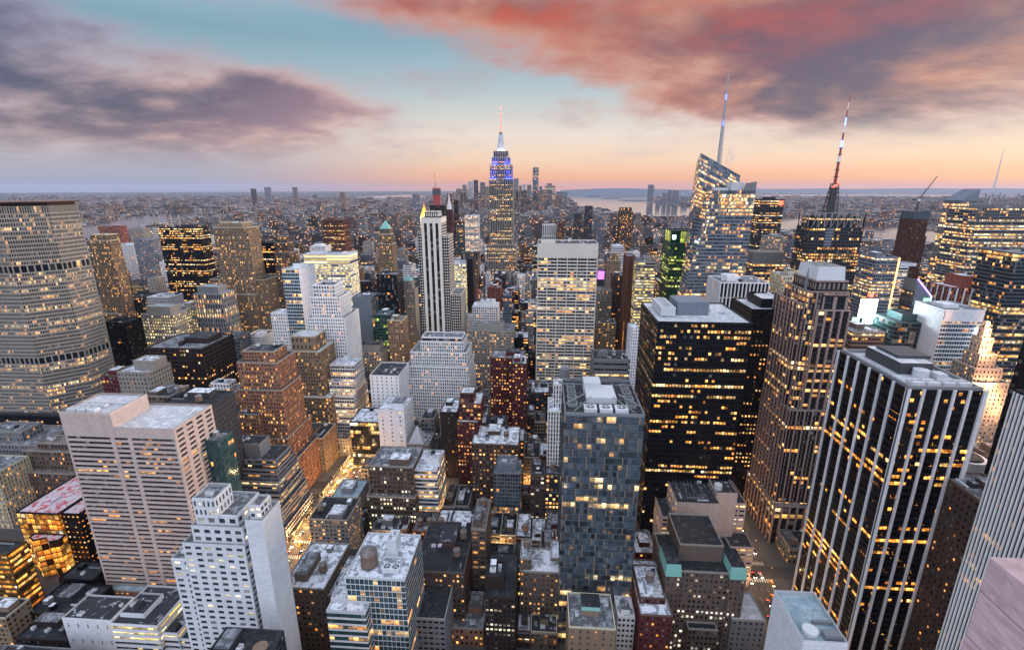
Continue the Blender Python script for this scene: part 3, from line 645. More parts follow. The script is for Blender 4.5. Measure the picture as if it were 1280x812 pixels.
H('buff_tower', 'buff stone tower with flat crown and tall arched top windows', 359, 400, 440, 440, 34, 530, ST(2.5, 3.6, .54, .6, .18, .4, pier=(3, .7, .4)), 'tan_stone', 'home_bright', 'roof_pale', k=1, pent=False, ups=[(363, 394, 421, 4, 22, ST(4, 9, .4, .5))], lows=[(352, 413, 497, -5, 44)], nwin=50, xmax=-190.6)
H('banded_setback_building', 'grey building stepping up in striped ribbon bands beside the buff tower', 412, 446, 457, 452, 22, 530, ST(2.6, 3.7, .86, .62, .2, .4), 'light_metal', 'office', 'roof_white', k=3, lows=[(411, 452, 478, -4, 30), (409, 457, 496, -9, 40)], xmax=-190.6)
H('white_blank_building', 'white building with blank upper wall and narrow window column near white wide block', 462, 498, 470, 442, 38, 522, ST(5.0, 3.8, .22, .5), 'white_stone', 'unlit', 'roof_dark', k=5, pent=False, nwin=30)
H('white_tile_building', 'white tiled box with one column of orange lit windows', 472, 505, 513, 396, 30, 575, ST(9.5, 4.0, .16, .42), 'white_panel', 'office_bright', 'roof_white', k=1, nwin=20)
H('dark_store_block', 'dark glass block full of scattered lit rooms beside the white tiled box', 437, 473, 528, 402, 30, 585, ST(2.4, 4.0, .9, .8, .1, .15), 'black_metal', 'office', 'roof_white', k=3, pent=False)
B = H('wide_white_building', 'wide white stone building in four setback tiers', 525, 579, 428, 492, 30, 500, ST(2.4, 3.6, .58, .68, .15, .5), 'white_stone', 'home', 'roof_grey', k=4, ups=[(527, 578, 422, 2, 20, 'rib2')], lows=[(513, 583, 441, -5, 38), (507, 585, 459, -10, 44), (505, 586, 474, -15, 50)], pent=False)
B = H('pyramid_skylight_house', 'low roof carrying a white pointed pyramid skylight beside the white tiled box', 508, 536, 556, 388, 22, 590, 'punch', 'grey_stone', 'home', 'roof_grey', k=2, clut=0, fin=False)
x0, x1, y0, y1, z = B.top; m = MB(); m.cone((x0 + x1) / 2 - 2, y0 + 9, z, z + 15, 10, .2, 4, 0, ph=PI / 4); m.build('skylight', 'white_panel', B.t); B.clutter(x0 + 12, x1, y0, y1, z, 2, pent=False); B.done(hid=590)
H('plain_grey_block', 'grey block with one blank flank beside the avenue store', 413, 446, 624, 318, 26, 652, 'blank', 'grey_concrete', 'home', 'roof_blue', k=2)
H('lit_corner_loft', 'grey six storey corner loft with warm windows on the avenue', 386, 434, 650, 284, 26, 690, 'punch', 'grey_stone', 'home_bright', 'roof_black', k=3, tank=1, nwin=40)
H('ornate_loft_tower', 'brown stone loft tower with projecting bays and snowy ledges', 461, 516, 584, 322, 30, 684, ST(2.6, 3.7, .6, .6, .2, .4, pier=(3, .5, .4)), 'brown_stone', 'white_light', 'roof_grey', k=3, nwin=60, lows=[(458, 519, 622, -4, 36)])
H('ice_glass_building', 'pale blue glass fronted building with white roof and stair house', 514, 546, 588, 326, 30, 662, ST(2.2, 3.6, 1, .62, .2, .2), 'white_panel', 'pale_glass', 'roof_white', k=2, ups=[(533, 549, 573, 6, 10, None)])
H('black_brick_tower', 'slim black brick tower with sparse lit windows left of the red brick tower', 550, 571, 516, 392, 28, 590, ST(3, 3.6, .4, .45), 'dark_brown', 'unlit', 'roof_white', k=4)
H('red_brick_tower', 'dark red brick tower with white top storey and snowy roof', 571, 597, 528, 368, 30, 610, ST(2.6, 3.5, .56, .5), 'red_brick', 'home_bright', 'roof_white', k=3, ups=[(573, 601, 505, 4, 24, 'loft'), (575, 592, 492, 6, 14, 'loft')], nwin=60)
H('slate_glass_tower', 'slim slate blue glass tower standing in the dark middle blocks', 617, 651, 592, 330, 20, 672, ST(2.2, 3.3, .88, .8, .1, .15), 'bluish_grey', 'blue_glass', 'roof_grey', k=2, ups=[(622, 646, 580, 3, 12, None)])
H('umber_loft', 'broad brown brick loft with patchy white roof and stair houses', 589, 648, 556, 352, 32, 600, ST(3, 3.7, .5, .5), 'brown_brick', 'home_bright', 'roof_white', k=7, tank=1)
H('maroon_apartment', 'maroon brick apartment house with flat top and rows of lit windows', 613, 656, 448, 470, 26, 515, ST(2.8, 3.3, .5, .5), 'red_brick', 'home_bright', 'roof_grey', k=3)
H('lit_limestone_hotel', 'broad brown limestone block whose upper rows glow evenly', 584, 642, 414, 560, 36, 480, ST(3, 3.6, .5, .5), 'limestone', 'home_bright', 'roof_grey', k=5, ups=[(596, 630, 406, 6, 14, 'blank')])
H('maroon_stack', 'dark red brick apartment house beside the silver tank tower', 640, 658, 455, 450, 26, 530, ST(2.6, 3.3, .5, .5), 'red_brick', 'home_bright', 'roof_white', k=4)
H('ribbed_white_building', 'white ribbed narrow building tucked beside the checkered glass tower', 685, 706, 515, 350, 26, 560, ST(2.2, 3.6, .5, .9, .05, .5), 'white_stone', 'unlit', 'roof_white', k=2, ups=[(692, 712, 482, 8, 12)])
B = H('tank_tower', 'grey concrete shaft topped by a big round grey tank', 699, 713, 474, 392, 12, 545, None, 'grey_concrete', 'home', 'roof_grey', k=0, clut=0, fin=False)
x0, x1, y0, y1, z = B.top
m = MB(); m.cone((x0 + x1) / 2, (y0 + y1) / 2, z, z + 8, 4.6, 4.6, 20); m.cone((x0 + x1) / 2, (y0 + y1) / 2, z + 8, z + 8.6, 4.2, 4.0, 20, 1); m.build('tank', ['mid_metal', 'roof_grey'], B.t); B.done(hid=545)
# --- checkered glass tower: staggered projecting panes on every storey
B = H('checker_glass_tower', 'glass hotel tower with staggered checkered panes and white framed rooftop plant', 706, 806, 520, 228, 46, 770, None, 'steel_blue', pane='hotel_glass', roof='roof_grey', k=0, clut=0, fin=False, par=1.6, span='steel_blue', pier='tan_stone')
x0, x1, y0, y1, z = B.top; B.W = MB(); B.pl = []; B.nwin = 100
def checker(c, seed):
    r = random.Random(seed); c = [np.array(q, float) for q in c]; w = np.linalg.norm(c[1] - c[0]); h = c[3][2] - c[0][2]; n = np.cross(c[1] - c[0], c[3] - c[0]); n /= np.linalg.norm(n)
    nv = round(h / 3.9); nb = round(w / 2.3)
    B.W.add(quadset(c, n, np.zeros(1), np.ones(1), np.zeros(1), np.ones(1), .6), 4, 0)
    for j in range(nv):
        v0, v1 = j / nv, (j + 1) / nv; k = 0; out = (j % 2) * 1
        B.W.add(quadset(c, n, np.zeros(1), np.ones(1), np.array([v1 - .06 / nv * 3]), np.array([v1]), -.02), 4, 1)
        tall = j >= nv - 2
        while k < nb:
            L = 4 if tall else r.choice([1, 1, 2, 2, 3]); e = min(nb, k + L); d = .0 if out else .5
            for q_ in range(k, e):
                u0, u1 = q_ / nb, (q_ + 1) / nb
                p_ = quadset(c, n, np.array([u0 + .0006]), np.array([u1 - .0006]), np.array([v0 + .10 / h]), np.array([v1 - .35 / h]), d + r.uniform(-.03, .03))
                B.pl.append((p_.reshape(1, 4, 3), np.array([[(q_ + .02, j + .02), (q_ + .98, j + .02), (q_ + .98, j + .98), (q_ + .02, j + .98)]]), n))
            if out:
                for uu in (k / nb, e / nb):
                    a = quadset(c, n, np.array([uu]), np.array([uu]), np.array([v0]), np.array([v1]), 0).reshape(4, 3)
                    B.W.add([a[0] - n * .6, a[0] + n * .16, a[3] + n * .16, a[3] - n * .6], 4, 1)
                uu = k / nb; hw = (.45 if tall else .26) / w
                B.W.add(quadset(c, n, np.array([uu - hw]), np.array([uu + hw]), np.array([v0]), np.array([v1]), -.16), 4, 2)
            out = 1 - out; k = e
checker([(x0, y0, 0), (x1, y0, 0), (x1, y0, z), (x0, y0, z)], 1); checker([(x0, y1, 0), (x0, y0, 0), (x0, y0, z), (x0, y1, z)], 2); checker([(x1, y0, 0), (x1, y1, 0), (x1, y1, z), (x1, y0, z)], 3)
B.W.add([(x1, y1, 0), (x0, y1, 0), (x0, y1, z), (x1, y1, z)], 4, 0)
m = MB(); cx, cy = (x0 + x1) / 2, (y0 + y1) / 2
m.box(cx - 8, cx + 8, cy - 8, cy + 10, z, z + 3.4); m.box(cx - 8.5, cx + 1, cy + 6, cy + 16, z, z + 6); m.build('penthouse', ['light_metal'], B.t)
m = MB()
for i in range(2):
    t = -.7 + i * 1.4
    m.bar((cx + t * 8, cy - 10, z + 5), (cx + t * 22, y0 + 1, z + 2), .35); m.bar((cx + t * 9, cy + 15, z + 6), (cx + t * 22, y1 - 1, z + 2), .5)
for i in range(2):
    t = -.7 + i * 1.4
    m.bar((cx - 9, cy + t * 9, z + 5), (x0 + .8, cy + t * 20, z + 2), .5); m.bar((cx + 9, cy + t * 9, z + 5), (x1 - .8, cy + t * 20, z + 2), .5)
m.build('roof_bracing', 'mid_metal', B.t)
for i in range(3): air_unit(B.t, cx - 10 + i * 8, y0 + 3, z, 6.5, 6, 2.4, nf=1)
for i in range(4): air_unit(B.t, x0 + 2, y0 + 9 + i * 8, z, 5, 5, 2, 'mid_metal', nf=1); air_unit(B.t, x1 - 7.5, y0 + 9 + i * 8, z, 5, 5, 2, 'mid_metal', nf=1)
B.roofk = 'roof_dark'; B.done(hid=770, parmat='mid_metal')
H('slim_white_tower', 'very slim white tower squeezed beside the black office tower', 789, 800, 412, 520, 24, 490, ST(2.4, 3.6, .4, .5), 'white_panel', 'unlit', 'roof_white', k=0)
H('grey_plant_block', 'low grey block with louvred top and one bright storey behind the checkered tower', 742, 788, 450, 520, 34, 476, ST(3, 7, .94, .34, .12, .4), 'grey_stone', 'office_bright', 'roof_dark', k=8)
B = H('white_grid_tower', 'pale cream concrete grid tower with blank top band and lit ribbon floors', 672, 747, 322, 570, 44, 472, ST(11.5, 3.95, .95, .60, .16, .9, pier=(1, 1.0, .35)), 'cream_white', 'office', 'roof_dark', k=0, cat=TOWER, fin=False, clut=0)
x0, x1, y0, y1, z = B.top; B.R = []; B.K = []; B.rect(x0 - .3, x1 + .3, y0 - .3, y1 + .3, z, z + 15, None, par=1.5); B.clutter(x0 + 2, x1 - 2, y0 + 2, y1 - 2, z + 15, 6, pent=True)
B.pl = []
# panes one per narrow bay, not per structural bay
B.P = MB()
for j in range(int(round(z / 3.95))):
    h = z / round(z / 3.95)
    for k in range(18):
        a = x0 + (x1 - x0) * (k + .04) / 18; b = x0 + (x1 - x0) * (k + .96) / 18
        B.P.add([(a, y0 + .85, h * (j + .16)), (b, y0 + .85, h * (j + .16)), (b, y0 + .85, h * (j + .78)), (a, y0 + .85, h * (j + .78))], 4, 0, [(k + .02, j + .02), (k + .98, j + .02), (k + .98, j + .98), (k + .02, j + .98)])
B.pl = None; B.done(hid=472)
# --- black office tower on the east side of the other avenue
B = H('black_office_tower', 'black steel office tower with pale roof, white plant box and rows of lit windows', 822, 941, 404, 306, 56, 655, ST(2.1, 3.75, .8, .52, .24, .3), 'black_metal', 'tower_dark', 'roof_pale', nwin=100, cat=TOWER, k=0, clut=0, fin=False, par=.8)
x0, x1, y0, y1, z = B.top
m = MB(); m.prism([(x0 + 17, y0 + 20), (x0 + 38, y0 + 20), (x0 + 38, y0 + 42), (x0 + 17, y0 + 42)], z, z + 9, 0); m.build('penthouse', 'bluish_grey', B.t)
m = MB(); m.box(x0 + 5, x0 + 14.5, y0 + 14, y0 + 44, z + .8, z + 6.5, bottom=True); m.box(x0 + 6, x0 + 6.5, y0 + 15, y0 + 43, z, z + .8); m.box(x0 + 13, x0 + 13.5, y0 + 15, y0 + 43, z, z + .8)
o = m.build('cooling_tower', 'light_metal', B.t)
for i in range(5):
    m = MB(); m.cone(x0 + 9.7, y0 + 17.5 + i * 5.8, z + 6.5, z + 7.2, 2.6, 2.6, 18, 1, cap=False); m.cone(x0 + 9.7, y0 + 17.5 + i * 5.8, z + 6.5, z + 6.7, 2.5, 2.5, 18, 0); m.bar((x0 + 7.5, y0 + 17.5 + i * 5.8, z + 7), (x0 + 12, y0 + 17.5 + i * 5.8, z + 7), .5, 1); m.build('fan', ['fan_black', 'light_metal'], o)
B.clutter(x0 + 40, x1 - 3, y0 + 6, y1 - 6, z, 4, pent=False); B.done(hid=655)
B = H('black_slab_tower', 'black tower with square black penthouse standing behind the black office tower', 940, 985, 388, 372, 40, 640, ST(2.6, 3.8, .5, .42, .3, .2), 'black_metal', 'tower_dark', 'roof_pale', cat=TOWER, k=2, clut=0, pent=False, ups=[(952, 984, 375, 8, 26, 'blank')])
# --- red granite tower with buttressed shafts
B = H('red_granite_tower', 'brownish red granite tower with pale grey crown, projecting shafts and lit upper hall windows', 1012, 1062, 366, 334, 34, 690, ST(2.6, 3.75, .84, .72, .14, .3, pier=(2, .95, .5)), 'red_granite', 'office', 'roof_grey', span='dark_brown', pier='red_granite', nwin=80, cat=TOWER, k=0, clut=0, fin=False)
x0, x1, y0, y1, z = B.top; zc = B.z
s1 = ST(2.6, 3.75, .84, .72, .14, .3, pier=(2, .95, .5)); s2 = ST(2.6, 3.75, .8, .7, .15, .3, pier=(2, 1.0, .8))
B.rect(x0 - 3.0, x0 + 8, y0 + 4, y1 + 8, 0, z - 9, s1); B.rect(x0 + 6, x1 + 1.2, y0 - 2.5, y0 + 8, 0, z - 12, ST(5.6, 3.75, .7, .6, .2, .5, pier=(1, 1.2, .7)))
B.rect(x0 + 9, x1 - 1, y0 - 1.2, y0 + 3, z - 12, z - 1.5, ST(7.2, 8, .72, .8, .1, .6))
B.rect(x0 - 3.2, x1 + 3, y0 - 6, y1 + 14, 0, z * .56, s1); B.rect(x0 - 5, x1 + 8, y0 - 11, y1 + 20, 0, 32, ST(5.2, 5.5, .74, .7, .15, .5, pier=(1, 1.2, .6)))
B.rect(x0 + 4, x1 - .5, y0 + 2, y1 - 2, z, z + 7, ST(3, 7, .7, .6))
m = MB(); m.prism([(x0 + 5, y0 + 4), (x1 - 2, y0 + 4), (x1 - 2, y1 - 4), (x0 + 5, y1 - 4)], z + 7, z + 17, 0, top=1, P1=[(x0 + 5.8, y0 + 4.8), (x1 - 2.8, y0 + 4.8), (x1 - 2.8, y1 - 4.8), (x0 + 5.8, y1 - 4.8)]); m.build('crown', ['light_metal', 'roof_grey'], B.t)
m = MB(); m.cone(x0 + 1, y0 + 8, z - 9, z + 10, .9, .8, 8); m.cone(x0 + 1, y0 + 8, z + 10, z + 16, .7, .15, 8); m.build('pinnacle', 'mid_metal', B.t)
B.done(hid=690)
# --- black tower with white marble piers
B = H('white_pier_tower', 'black glass tower striped by white marble piers with roof plant well', 1135, 1232, 488, 221, 55, 812, ST(1.9, 3.7, .93, .5, .3, .12), 'black_metal', 'black_amber', 'roof_pale', nwin=100, cat=TOWER, k=0, clut=0, fin=False, par=.1)
x0, x1, y0, y1, z = B.top
n1_, n2_ = 5, 6
for i in range(n1_ + 1):
    x = x0 + (x1 - x0) * i / n1_; m = MB(); w = .55 if 0 < i < n1_ else .9
    m.box(x - w, x + w, y0 - .9, y0 - .004, 0, z + .6); m.build('pier', 'white_panel', B.t)
for i in range(n2_ + 1):
    y = y0 + (y1 - y0) * i / n2_; m = MB(); m.box(x0 - .9, x0 - .004, y - .55 - (.9 if i == 0 else 0), y + .55, 0, z + .6); m.build('pier', 'white_panel', B.t)
m = MB(); m.box(x0 + .6, x1 - .6, y0 + .5, y0 + 2, z + .05, z + 1.6); m.box(x0 + .6, x1 - .6, y1 - 2, y1 - .5, z + .05, z + 1.6); m.box(x0 + .6, x0 + 2, y0 + 2, y1 - 2, z + .05, z + 1.6); m.box(x1 - 2, x1 - .6, y0 + 2, y1 - 2, z + .05, z + 1.6); m.build('roof_rim', 'grey_concrete', B.t)
m = MB(); m.prism([(x0 + 9, y0 + 20), (x1 - 9, y0 + 20), (x1 - 9, y1 - 8), (x0 + 9, y1 - 8)], z, z + 6, 0, top=1); m.box(x0 + 12, x0 + 28, y0 + 27, y1 - 11, z + 6, z + 7.5, 0); m.build('penthouse', ['dark_steel', 'roof_pale'], B.t)
m = MB(); m.cone(x0 + 17, y0 + 17, z, z + 4, 3.4, 3.4, 18); m.build('cooling_drum', 'light_metal', B.t)
for i in range(4): air_unit(B.t, x0 + 5 + i * 7, y0 + 4.5, z, 5.5, 5, 2.0, nf=2)
m = MB(); m.box(x0 + 22, x1 - 7, y0 + 13, y0 + 18, z + .4, z + 3, bottom=True); m.build('duct', 'light_metal', B.t)
B.done(hid=812)
# --- the pier-faced slab by the picture edge
B = Bld('pier_slab_tower', 'tall slab of closely set pale stone piers in the bottom corner', TOWER, 197, 148, 'black_metal', None, 'white_stone', 'office_dim', 'roof_grey', 100, seed=77)
B.rect(170.3, 225, 120, 174, 0, 189, ST(1.55, 3.7, .62, .62, .2, .3, pier=(1, .62, .5)), south=True); B.done(hid=812)
H('shaded_brick_tower', 'dark brown tower with few lit windows between the pier tower and pier slab', 1240, 1300, 640, 196, 30, 812, ST(3, 3.6, .4, .45), 'brown_brick', 'home', 'roof_grey', k=2, clut=0)
# --- bottom middle
B = H('green_glass_loft', 'green glass building with big wooden water tank and twin roof fans', 432, 506, 724, 190, 32, 812, ST(2.2, 3.5, .9, .84, .08, .12), 'light_metal', 'teal_glass', 'roof_white', k=1, pent=False, fin=False, nwin=70)
x0, x1, y0, y1 = B.main; z = B.z
water_tank(B.t, x0 + 9, y0 + 9, z, 4.2, 7.0, 1.2); air_unit(B.t, x0 + 17, y0 + 4, z, 8.5, 4.5, 2.6, nf=2)
B.rect(x0 - 9, x0 - .05, y0 + .3, y0 + 22, 0, z - 14, ST(2.2, 3.5, .9, .84, .08, .12)); B.rect(x0 - 8.6, x0 + 11, y0 - 6, y0 + .3, 0, z - 15, ST(2.4, 3.5, 1, .66, .2, .15)); B.rect(x0 + 16, x0 + 21, y0 + 16, y0 + 24, z, z + 9, None); B.done(hid=812)
H('fifth_corner_loft', 'grey stone loft with snowy patchwork roofs behind the white art deco tower', 352, 405, 736, 212, 36, 785, ST(3, 3.7, .5, .5), 'brown_stone', 'home', 'roof_white', k=6, tank=1, lows=[(405, 432, 745, 3, 30)], nwin=40)
H('tank_loft', 'brown brick loft with black roof, white stair house and wooden tank', 516, 580, 716, 228, 44, 765, ST(2.6, 3.5, .5, .5), 'brown_brick', 'home_bright', 'roof_black', k=4, tank=2, nwin=50)
H('low_grey_terrace', 'grey stepped house with pale curved parapet beside green glass building', 512, 556, 774, 205, 24, 812, ST(3, 3.6, .7, .5), 'grey_stone', 'unlit', 'roof_black', k=4, ups=[(530, 552, 764, 8, 12, None)])
H('black_brick_loft', 'black brick loft with tan rooftop house and rows of pale lit windows', 606, 644, 748, 212, 34, 812, ST(2.4, 3.4, .6, .5), 'dark_brown', 'white_light', 'roof_black', k=5, ups=[(606, 630, 722, 6, 12, 'blank')])
H('red_row_house', 'row house glowing red orange at the dark alley', 562, 604, 786, 222, 26, 812, ST(3, 3.7, .5, .5), 'orange_brick', 'home_bright', 'roof_grey', k=3)
H('curved_front_hotel', 'ornate brown hotel with concave snowy stepped front', 650, 704, 716, 236, 20, 780, ST(2.5, 3.5, .45, .52), 'brown_stone', 'home_bright', 'roof_white', k=5, ups=[(650, 664, 699, 2, 16), (688, 704, 699, 2, 16, 'punch', 1)], tank=2, nwin=60)
B = H('tan_penthouse_block', 'tan brick block with mint green rooftop lantern below the checkered tower', 711, 770, 786, 196, 22, 812, ST(4, 4, .3, .4), 'tan_stone', 'home', 'roof_grey', k=4, pent=False, nwin=20, fin=False)
x0, x1, y0, y1, z = B.top
m = MB(); m.box(x0 + 7, x0 + 16, y0 + 8, y0 + 16, z, z + 3.6, 0); m.prism([(x0 + 6.6, y0 + 7.6), (x0 + 16.4, y0 + 7.6), (x0 + 16.4, y0 + 16.4), (x0 + 6.6, y0 + 16.4)], z + 3.6, z + 6, 1, top=2); m.build('lantern', ['tan_stone', 'copper_green', 'roof_black'], B.t); B.done(hid=812)
H('white_window_house', 'small white gridded house beside the tan block', 772, 794, 772, 214, 14, 812, ST(2.6, 3.4, .6, .55), 'white_stone', 'unlit', 'roof_white', k=2)
H('crimson_brick_block', 'crimson brick block with snowy roof pressed against the checkered tower', 800, 841, 770, 208, 40, 812, ST(3, 3.6, .45, .5), 'red_brick', 'home', 'roof_white', k=5, tank=1, ups=[(800, 832, 748, 8, 24, 'punch')])
H('deep_red_house', 'narrow deep red house behind the crimson block', 794, 821, 692, 282, 24, 732, ST(2.8, 3.5, .5, .5), 'red_brick', 'home', 'roof_white', k=4)
B = H('copper_corner_hotel', 'dark stone hotel with two mint green copper corner caps and recessed courts', 832, 931, 716, 226, 30, 812, ST(2.6, 3.6, .56, .55, .2, .4), 'brown_stone', 'white_light', 'roof_black', k=2, pent=False, nwin=90, fin=False)
x0, x1, y0, y1, z = B.top
for a in (x0 - .3, x1 - 8.0):
    B.rect(a, a + 8.3, y0 - 2, y0 + 16, 0, z - 1.5, ST(2.6, 3.6, .4, .55), par=.3)
    m = MB(); m.prism([(a - .2, y0 - 2.2), (a + 8.5, y0 - 2.2), (a + 8.5, y0 + 15), (a - .2, y0 + 15)], z - 1.2, z + 5.5, 0, P1=[(a + .3, y0 - .6), (a + 8, y0 - .6), (a + 8, y0 + 14), (a + .3, y0 + 14)], top=1); m.build('corner_cap', ['copper_green', 'roof_black'], B.t)
B.rect(x0 + 9, x1 - 9, y0 + 9, y1 + 6, z, z + 10, None); B.rect(x0 + 14, x1 - 12, y0 - 5, y0 - .05, 0, z - 34, ST(2.2, 3.6, .62, .6, .2, .4, pier=(1, .5, .5))); B.done(hid=812)
B = H('pale_blank_tower', 'pale pinkish office block with two blank shafts rising in front of its wings', 846, 900, 630, 282, 30, 720, ST(2.6, 3.6, .0001, .5), 'pink_granite', 'office_bright', 'roof_dark', k=0, clut=0, fin=False)
x0, x1, y0, y1, z = B.top; s3 = ST(4.6, 3.5, .74, .42, .3, .4)
B.pl = None; B.P = MB(); B.W = MB(); B.R = []; B.K = []
B.rect(x0, x1, y0, y1 + 4, 0, z, {'faces': {'N': None}, 'd': s3}); B.rect(x1 + .2, x1 + 14, y0 + 8, y1 + 4, 0, z + 3, {'faces': {'N': None}, 'd': s3}); B.rect(x0 - 8, x0 - .1, y0 + 2, y1 + 8, 0, z - 13, s3); B.rect(x1 + 4, x1 + 23, y0 + 13, y1 + 10, 0, z - 8, s3); B.rect(x0 + 1, x1 + 24.5, y0 - 3, y0 + 12, 0, z - 30, s3)
B.clutter(x0 + 2, x1 - 2, y0 + 2, y1 - 2, z, 5, pent=False); m = MB(); m.cone(x1 + 3, y0 + 14, z + 3, z + 6.5, 2.6, 2.6, 16); m.build('tank', 'light_metal', B.t)
m = MB()
for i in range(4): m.bar((x0 + 2 + i * 5, y0 + 2, z + 2), (x0 + 6 + i * 5, y1 - 2, z + 2), .3); m.bar((x0 + 6 + i * 5, y0 + 2, z + 2), (x0 + 2 + i * 5, y1 - 2, z + 2), .3)
m.build('roof_bracing', 'mid_metal', B.t); B.done(hid=745)
H('grey_corner_house', 'small grey house with white flat roof at the avenue beside copper hotel', 915, 957, 776, 222, 20, 812, ST(3, 3.8, .4, .5), 'grey_stone', 'unlit', 'roof_pale', k=3, ups=[(916, 936, 764, 8, 10, None)])
B = H('white_roof_tower', 'white slab end with square sunken roof and round dish at bottom', 1003, 1060, 806, 150, 24, 812, None, 'white_panel', 'office', 'roof_blue', k=0, clut=0, fin=False, par=1.6)
x0, x1, y0, y1, z = B.top
m = MB(); m.cone(x0 + 5, y0 + 5, z, z + 2, 2.8, 2.8, 20); m.build('tank', 'light_metal', B.t); m = MB(); m.box(x0 + 9, x1 - 1, y0 + 2, y0 + 5, z, z + 2.4); m.box(x0 + 8, x1 - 1, y0 + 9, y0 + 10, z, z + 1.6); m.build('duct', 'mid_metal', B.t); B.done(hid=812)
# ------------------------------------------------------------------ midtown towers
B = Bld('octagonal_slab_tower', 'huge octagonal concrete slab tower with dark belt storeys and brown flat crown', TOWER, -500, 440, 'limestone', None, None, 'office_mid', 'roof_brown', 100, seed=3)
xw = atY(66, 262, 436)[0]; P = [(xw - 150, 404), (xw - 24, 408), (xw, 432), (xw, 461), (xw - 24, 486), (xw - 150, 490)]
so = ST(1.62, 3.72, .68, .68, .16, .5); dk = ST(4.6, 7, .8, .9, .05, 1.6)
zs = [(0, 96, so), (96, 103, dk), (103, 184, so), (184, 191, dk), (191, 237, so), (237, 243.5, ST(1.62, 7, .6, .9, .05, .8))]
for i, (a, b, s_) in enumerate(zs): B.block(P, a, b, s_, par=0, roof=i == len(zs) - 1)
m = MB(); cx = xw - 75; Q = [(p[0] + (1.2 if p[0] < cx else -1.2), p[1] + (1.2 if p[1] < 445 else -1.2)) for p in P]
m.prism([(p[0] * 1, p[1]) for p in Q], 243.5, 246.5, 0, top=1); m.build('crown', ['dark_brown', 'roof_brown'], B.t)
m = MB(); m.prism([(p[0] + (-1.6 if p[0] < cx else 1.6) , p[1] + (-1.6 if p[1] < 445 else 1.6)) for p in P], 246.6, 247.6, 0, top=1, bottom=True); m.build('roof_rim', ['rust_brown', 'roof_brown'], B.t)
for k in range(5):
    m = MB(); x = xw - 14 - k * 9; m.bar((x, 432 + k * 3, 247.6), (x, 432 + k * 3, 249.5 + k % 3), .4); m.build('mast', 'dark_steel', B.t)
B.done(hid=515)
E_ = 'punch'
H('floodlit_tan_tower', 'warmly lit tan stone tower standing right behind the octagonal slab', 110, 137, 301, 600, 16, 404, ST(2.4, 3.6, .52, .6, .2, .4, pier=(3, .6, .35)), 'tan_stone', 'home_bright', 'roof_brown', k=1, lows=[(109, 152, 392, -3, 30)], ups=[(113, 133, 294, 4, 18, 'pierw')], cat=TOWER)
B = H('black_glass_tower', 'black glass tower with faint horizontal lit floors and chamfered corner', 197, 249, 285, 780, 25, 374, 'dark', 'black_metal', 'tower_dark', 'roof_black', k=3, cat=TOWER)
H('buff_deco_tower', 'buff brick deco skyscraper with dark roof cap rising behind the green roofed block', 266, 309, 285, 620, 27, 408, ST(2.5, 3.6, .52, .62, .18, .4, pier=(3, .8, .5)), 'tan_stone', 'home_bright', 'roof_dark', cat=TOWER, k=2, ups=[(274, 302, 279, 5, 22, 'blank')], lows=[(246, 318, 368, -6, 50), (262, 330, 350, 3, 46)], tank=0)
H('teal_top_block', 'grey stone block with teal flat roof and dark window columns', 241, 276, 368, 560, 30, 402, ST(3.4, 6, .5, .8, .1, .5), 'grey_stone', 'office', 'roof_blue', k=1, ups=[(246, 272, 359, 6, 18, None)])
H('hipped_roof_block', 'stone block with bluish hipped roof and rows of yellow windows', 176, 216, 394, 520, 30, 424, ST(3, 3.6, .52, .54), 'limestone', 'yellow_office', 'roof_blue', k=1, ups=[(182, 212, 384, 4, 18, None)])
H('yellow_window_annex', 'stone annex with flat blue roof and bright yellow windows', 214, 244, 384, 560, 30, 408, ST(3, 3.8, .5, .54), 'limestone', 'yellow_office', 'roof_blue', k=2)
H('white_plant_block', 'small block with whitish roof plant above the hipped roof block', 183, 211, 372, 600, 26, 386, 'punch', 'light_metal', 'unlit', 'roof_white', k=5)
H('dim_grey_block', 'dim grey block of small lit windows beside the floodlit tan tower', 152, 176, 372, 620, 30, 408, 'punch', 'dark_grey', 'home_bright', 'roof_dark', k=2)
H('dark_gap_building', 'dark narrow building in the gap beside octagonal slab', 130, 156, 404, 520, 26, 450, 'dark', 'black_metal', 'unlit', 'roof_black', k=1)
H('brown_cube_block', 'broad dark brown block with deep top piers and white roof panels', 182, 252, 436, 400, 46, 488, ST(3.2, 3.8, .74, .5, .25, .6, pier=(2, .8, .5)), 'dark_brown', 'tower_dark', 'roof_grey', k=4, nwin=80, pent=True)
H('slim_dark_tower', 'slim black tower beside brown gothic crowned tower', 324, 342, 304, 700, 30, 372, 'dark', 'black_metal', 'tower_dark', 'roof_black', k=0, cat=TOWER)
H('gothic_crown_tower', 'brown tower with gothic finned crown and setbacks', 342, 361, 316, 660, 26, 380, ST(2.8, 3.6, .5, .55, .2, .3, pier=(2, .7, .5)), 'brown_stone', 'home_bright', 'roof_dark', k=0, cat=TOWER, ups=[(344, 359, 304, 3, 16, 'pierw'), (346, 357, 296, 5, 9, 'pierw')], lows=[(336, 366, 346, -5, 40)])
H('dome_block', 'small white classical block capped by a pale dome', 338, 359, 392, 520, 20, 430, ST(3, 4, .45, .55), 'white_stone', 'home', 'roof_white', k=0, fin=True)
B = H('teal_white_slab', 'slab with teal glass front and blank white side wall', 352, 373, 337, 520, 39, 428, {'faces': {'N': ST(2.2, 3.9, .92, .8, .1, .12), 'W': ST(7, 9, .12, .2)}, 'd': None}, 'white_panel', 'teal_glass', 'roof_white', k=2, cat=TOWER)
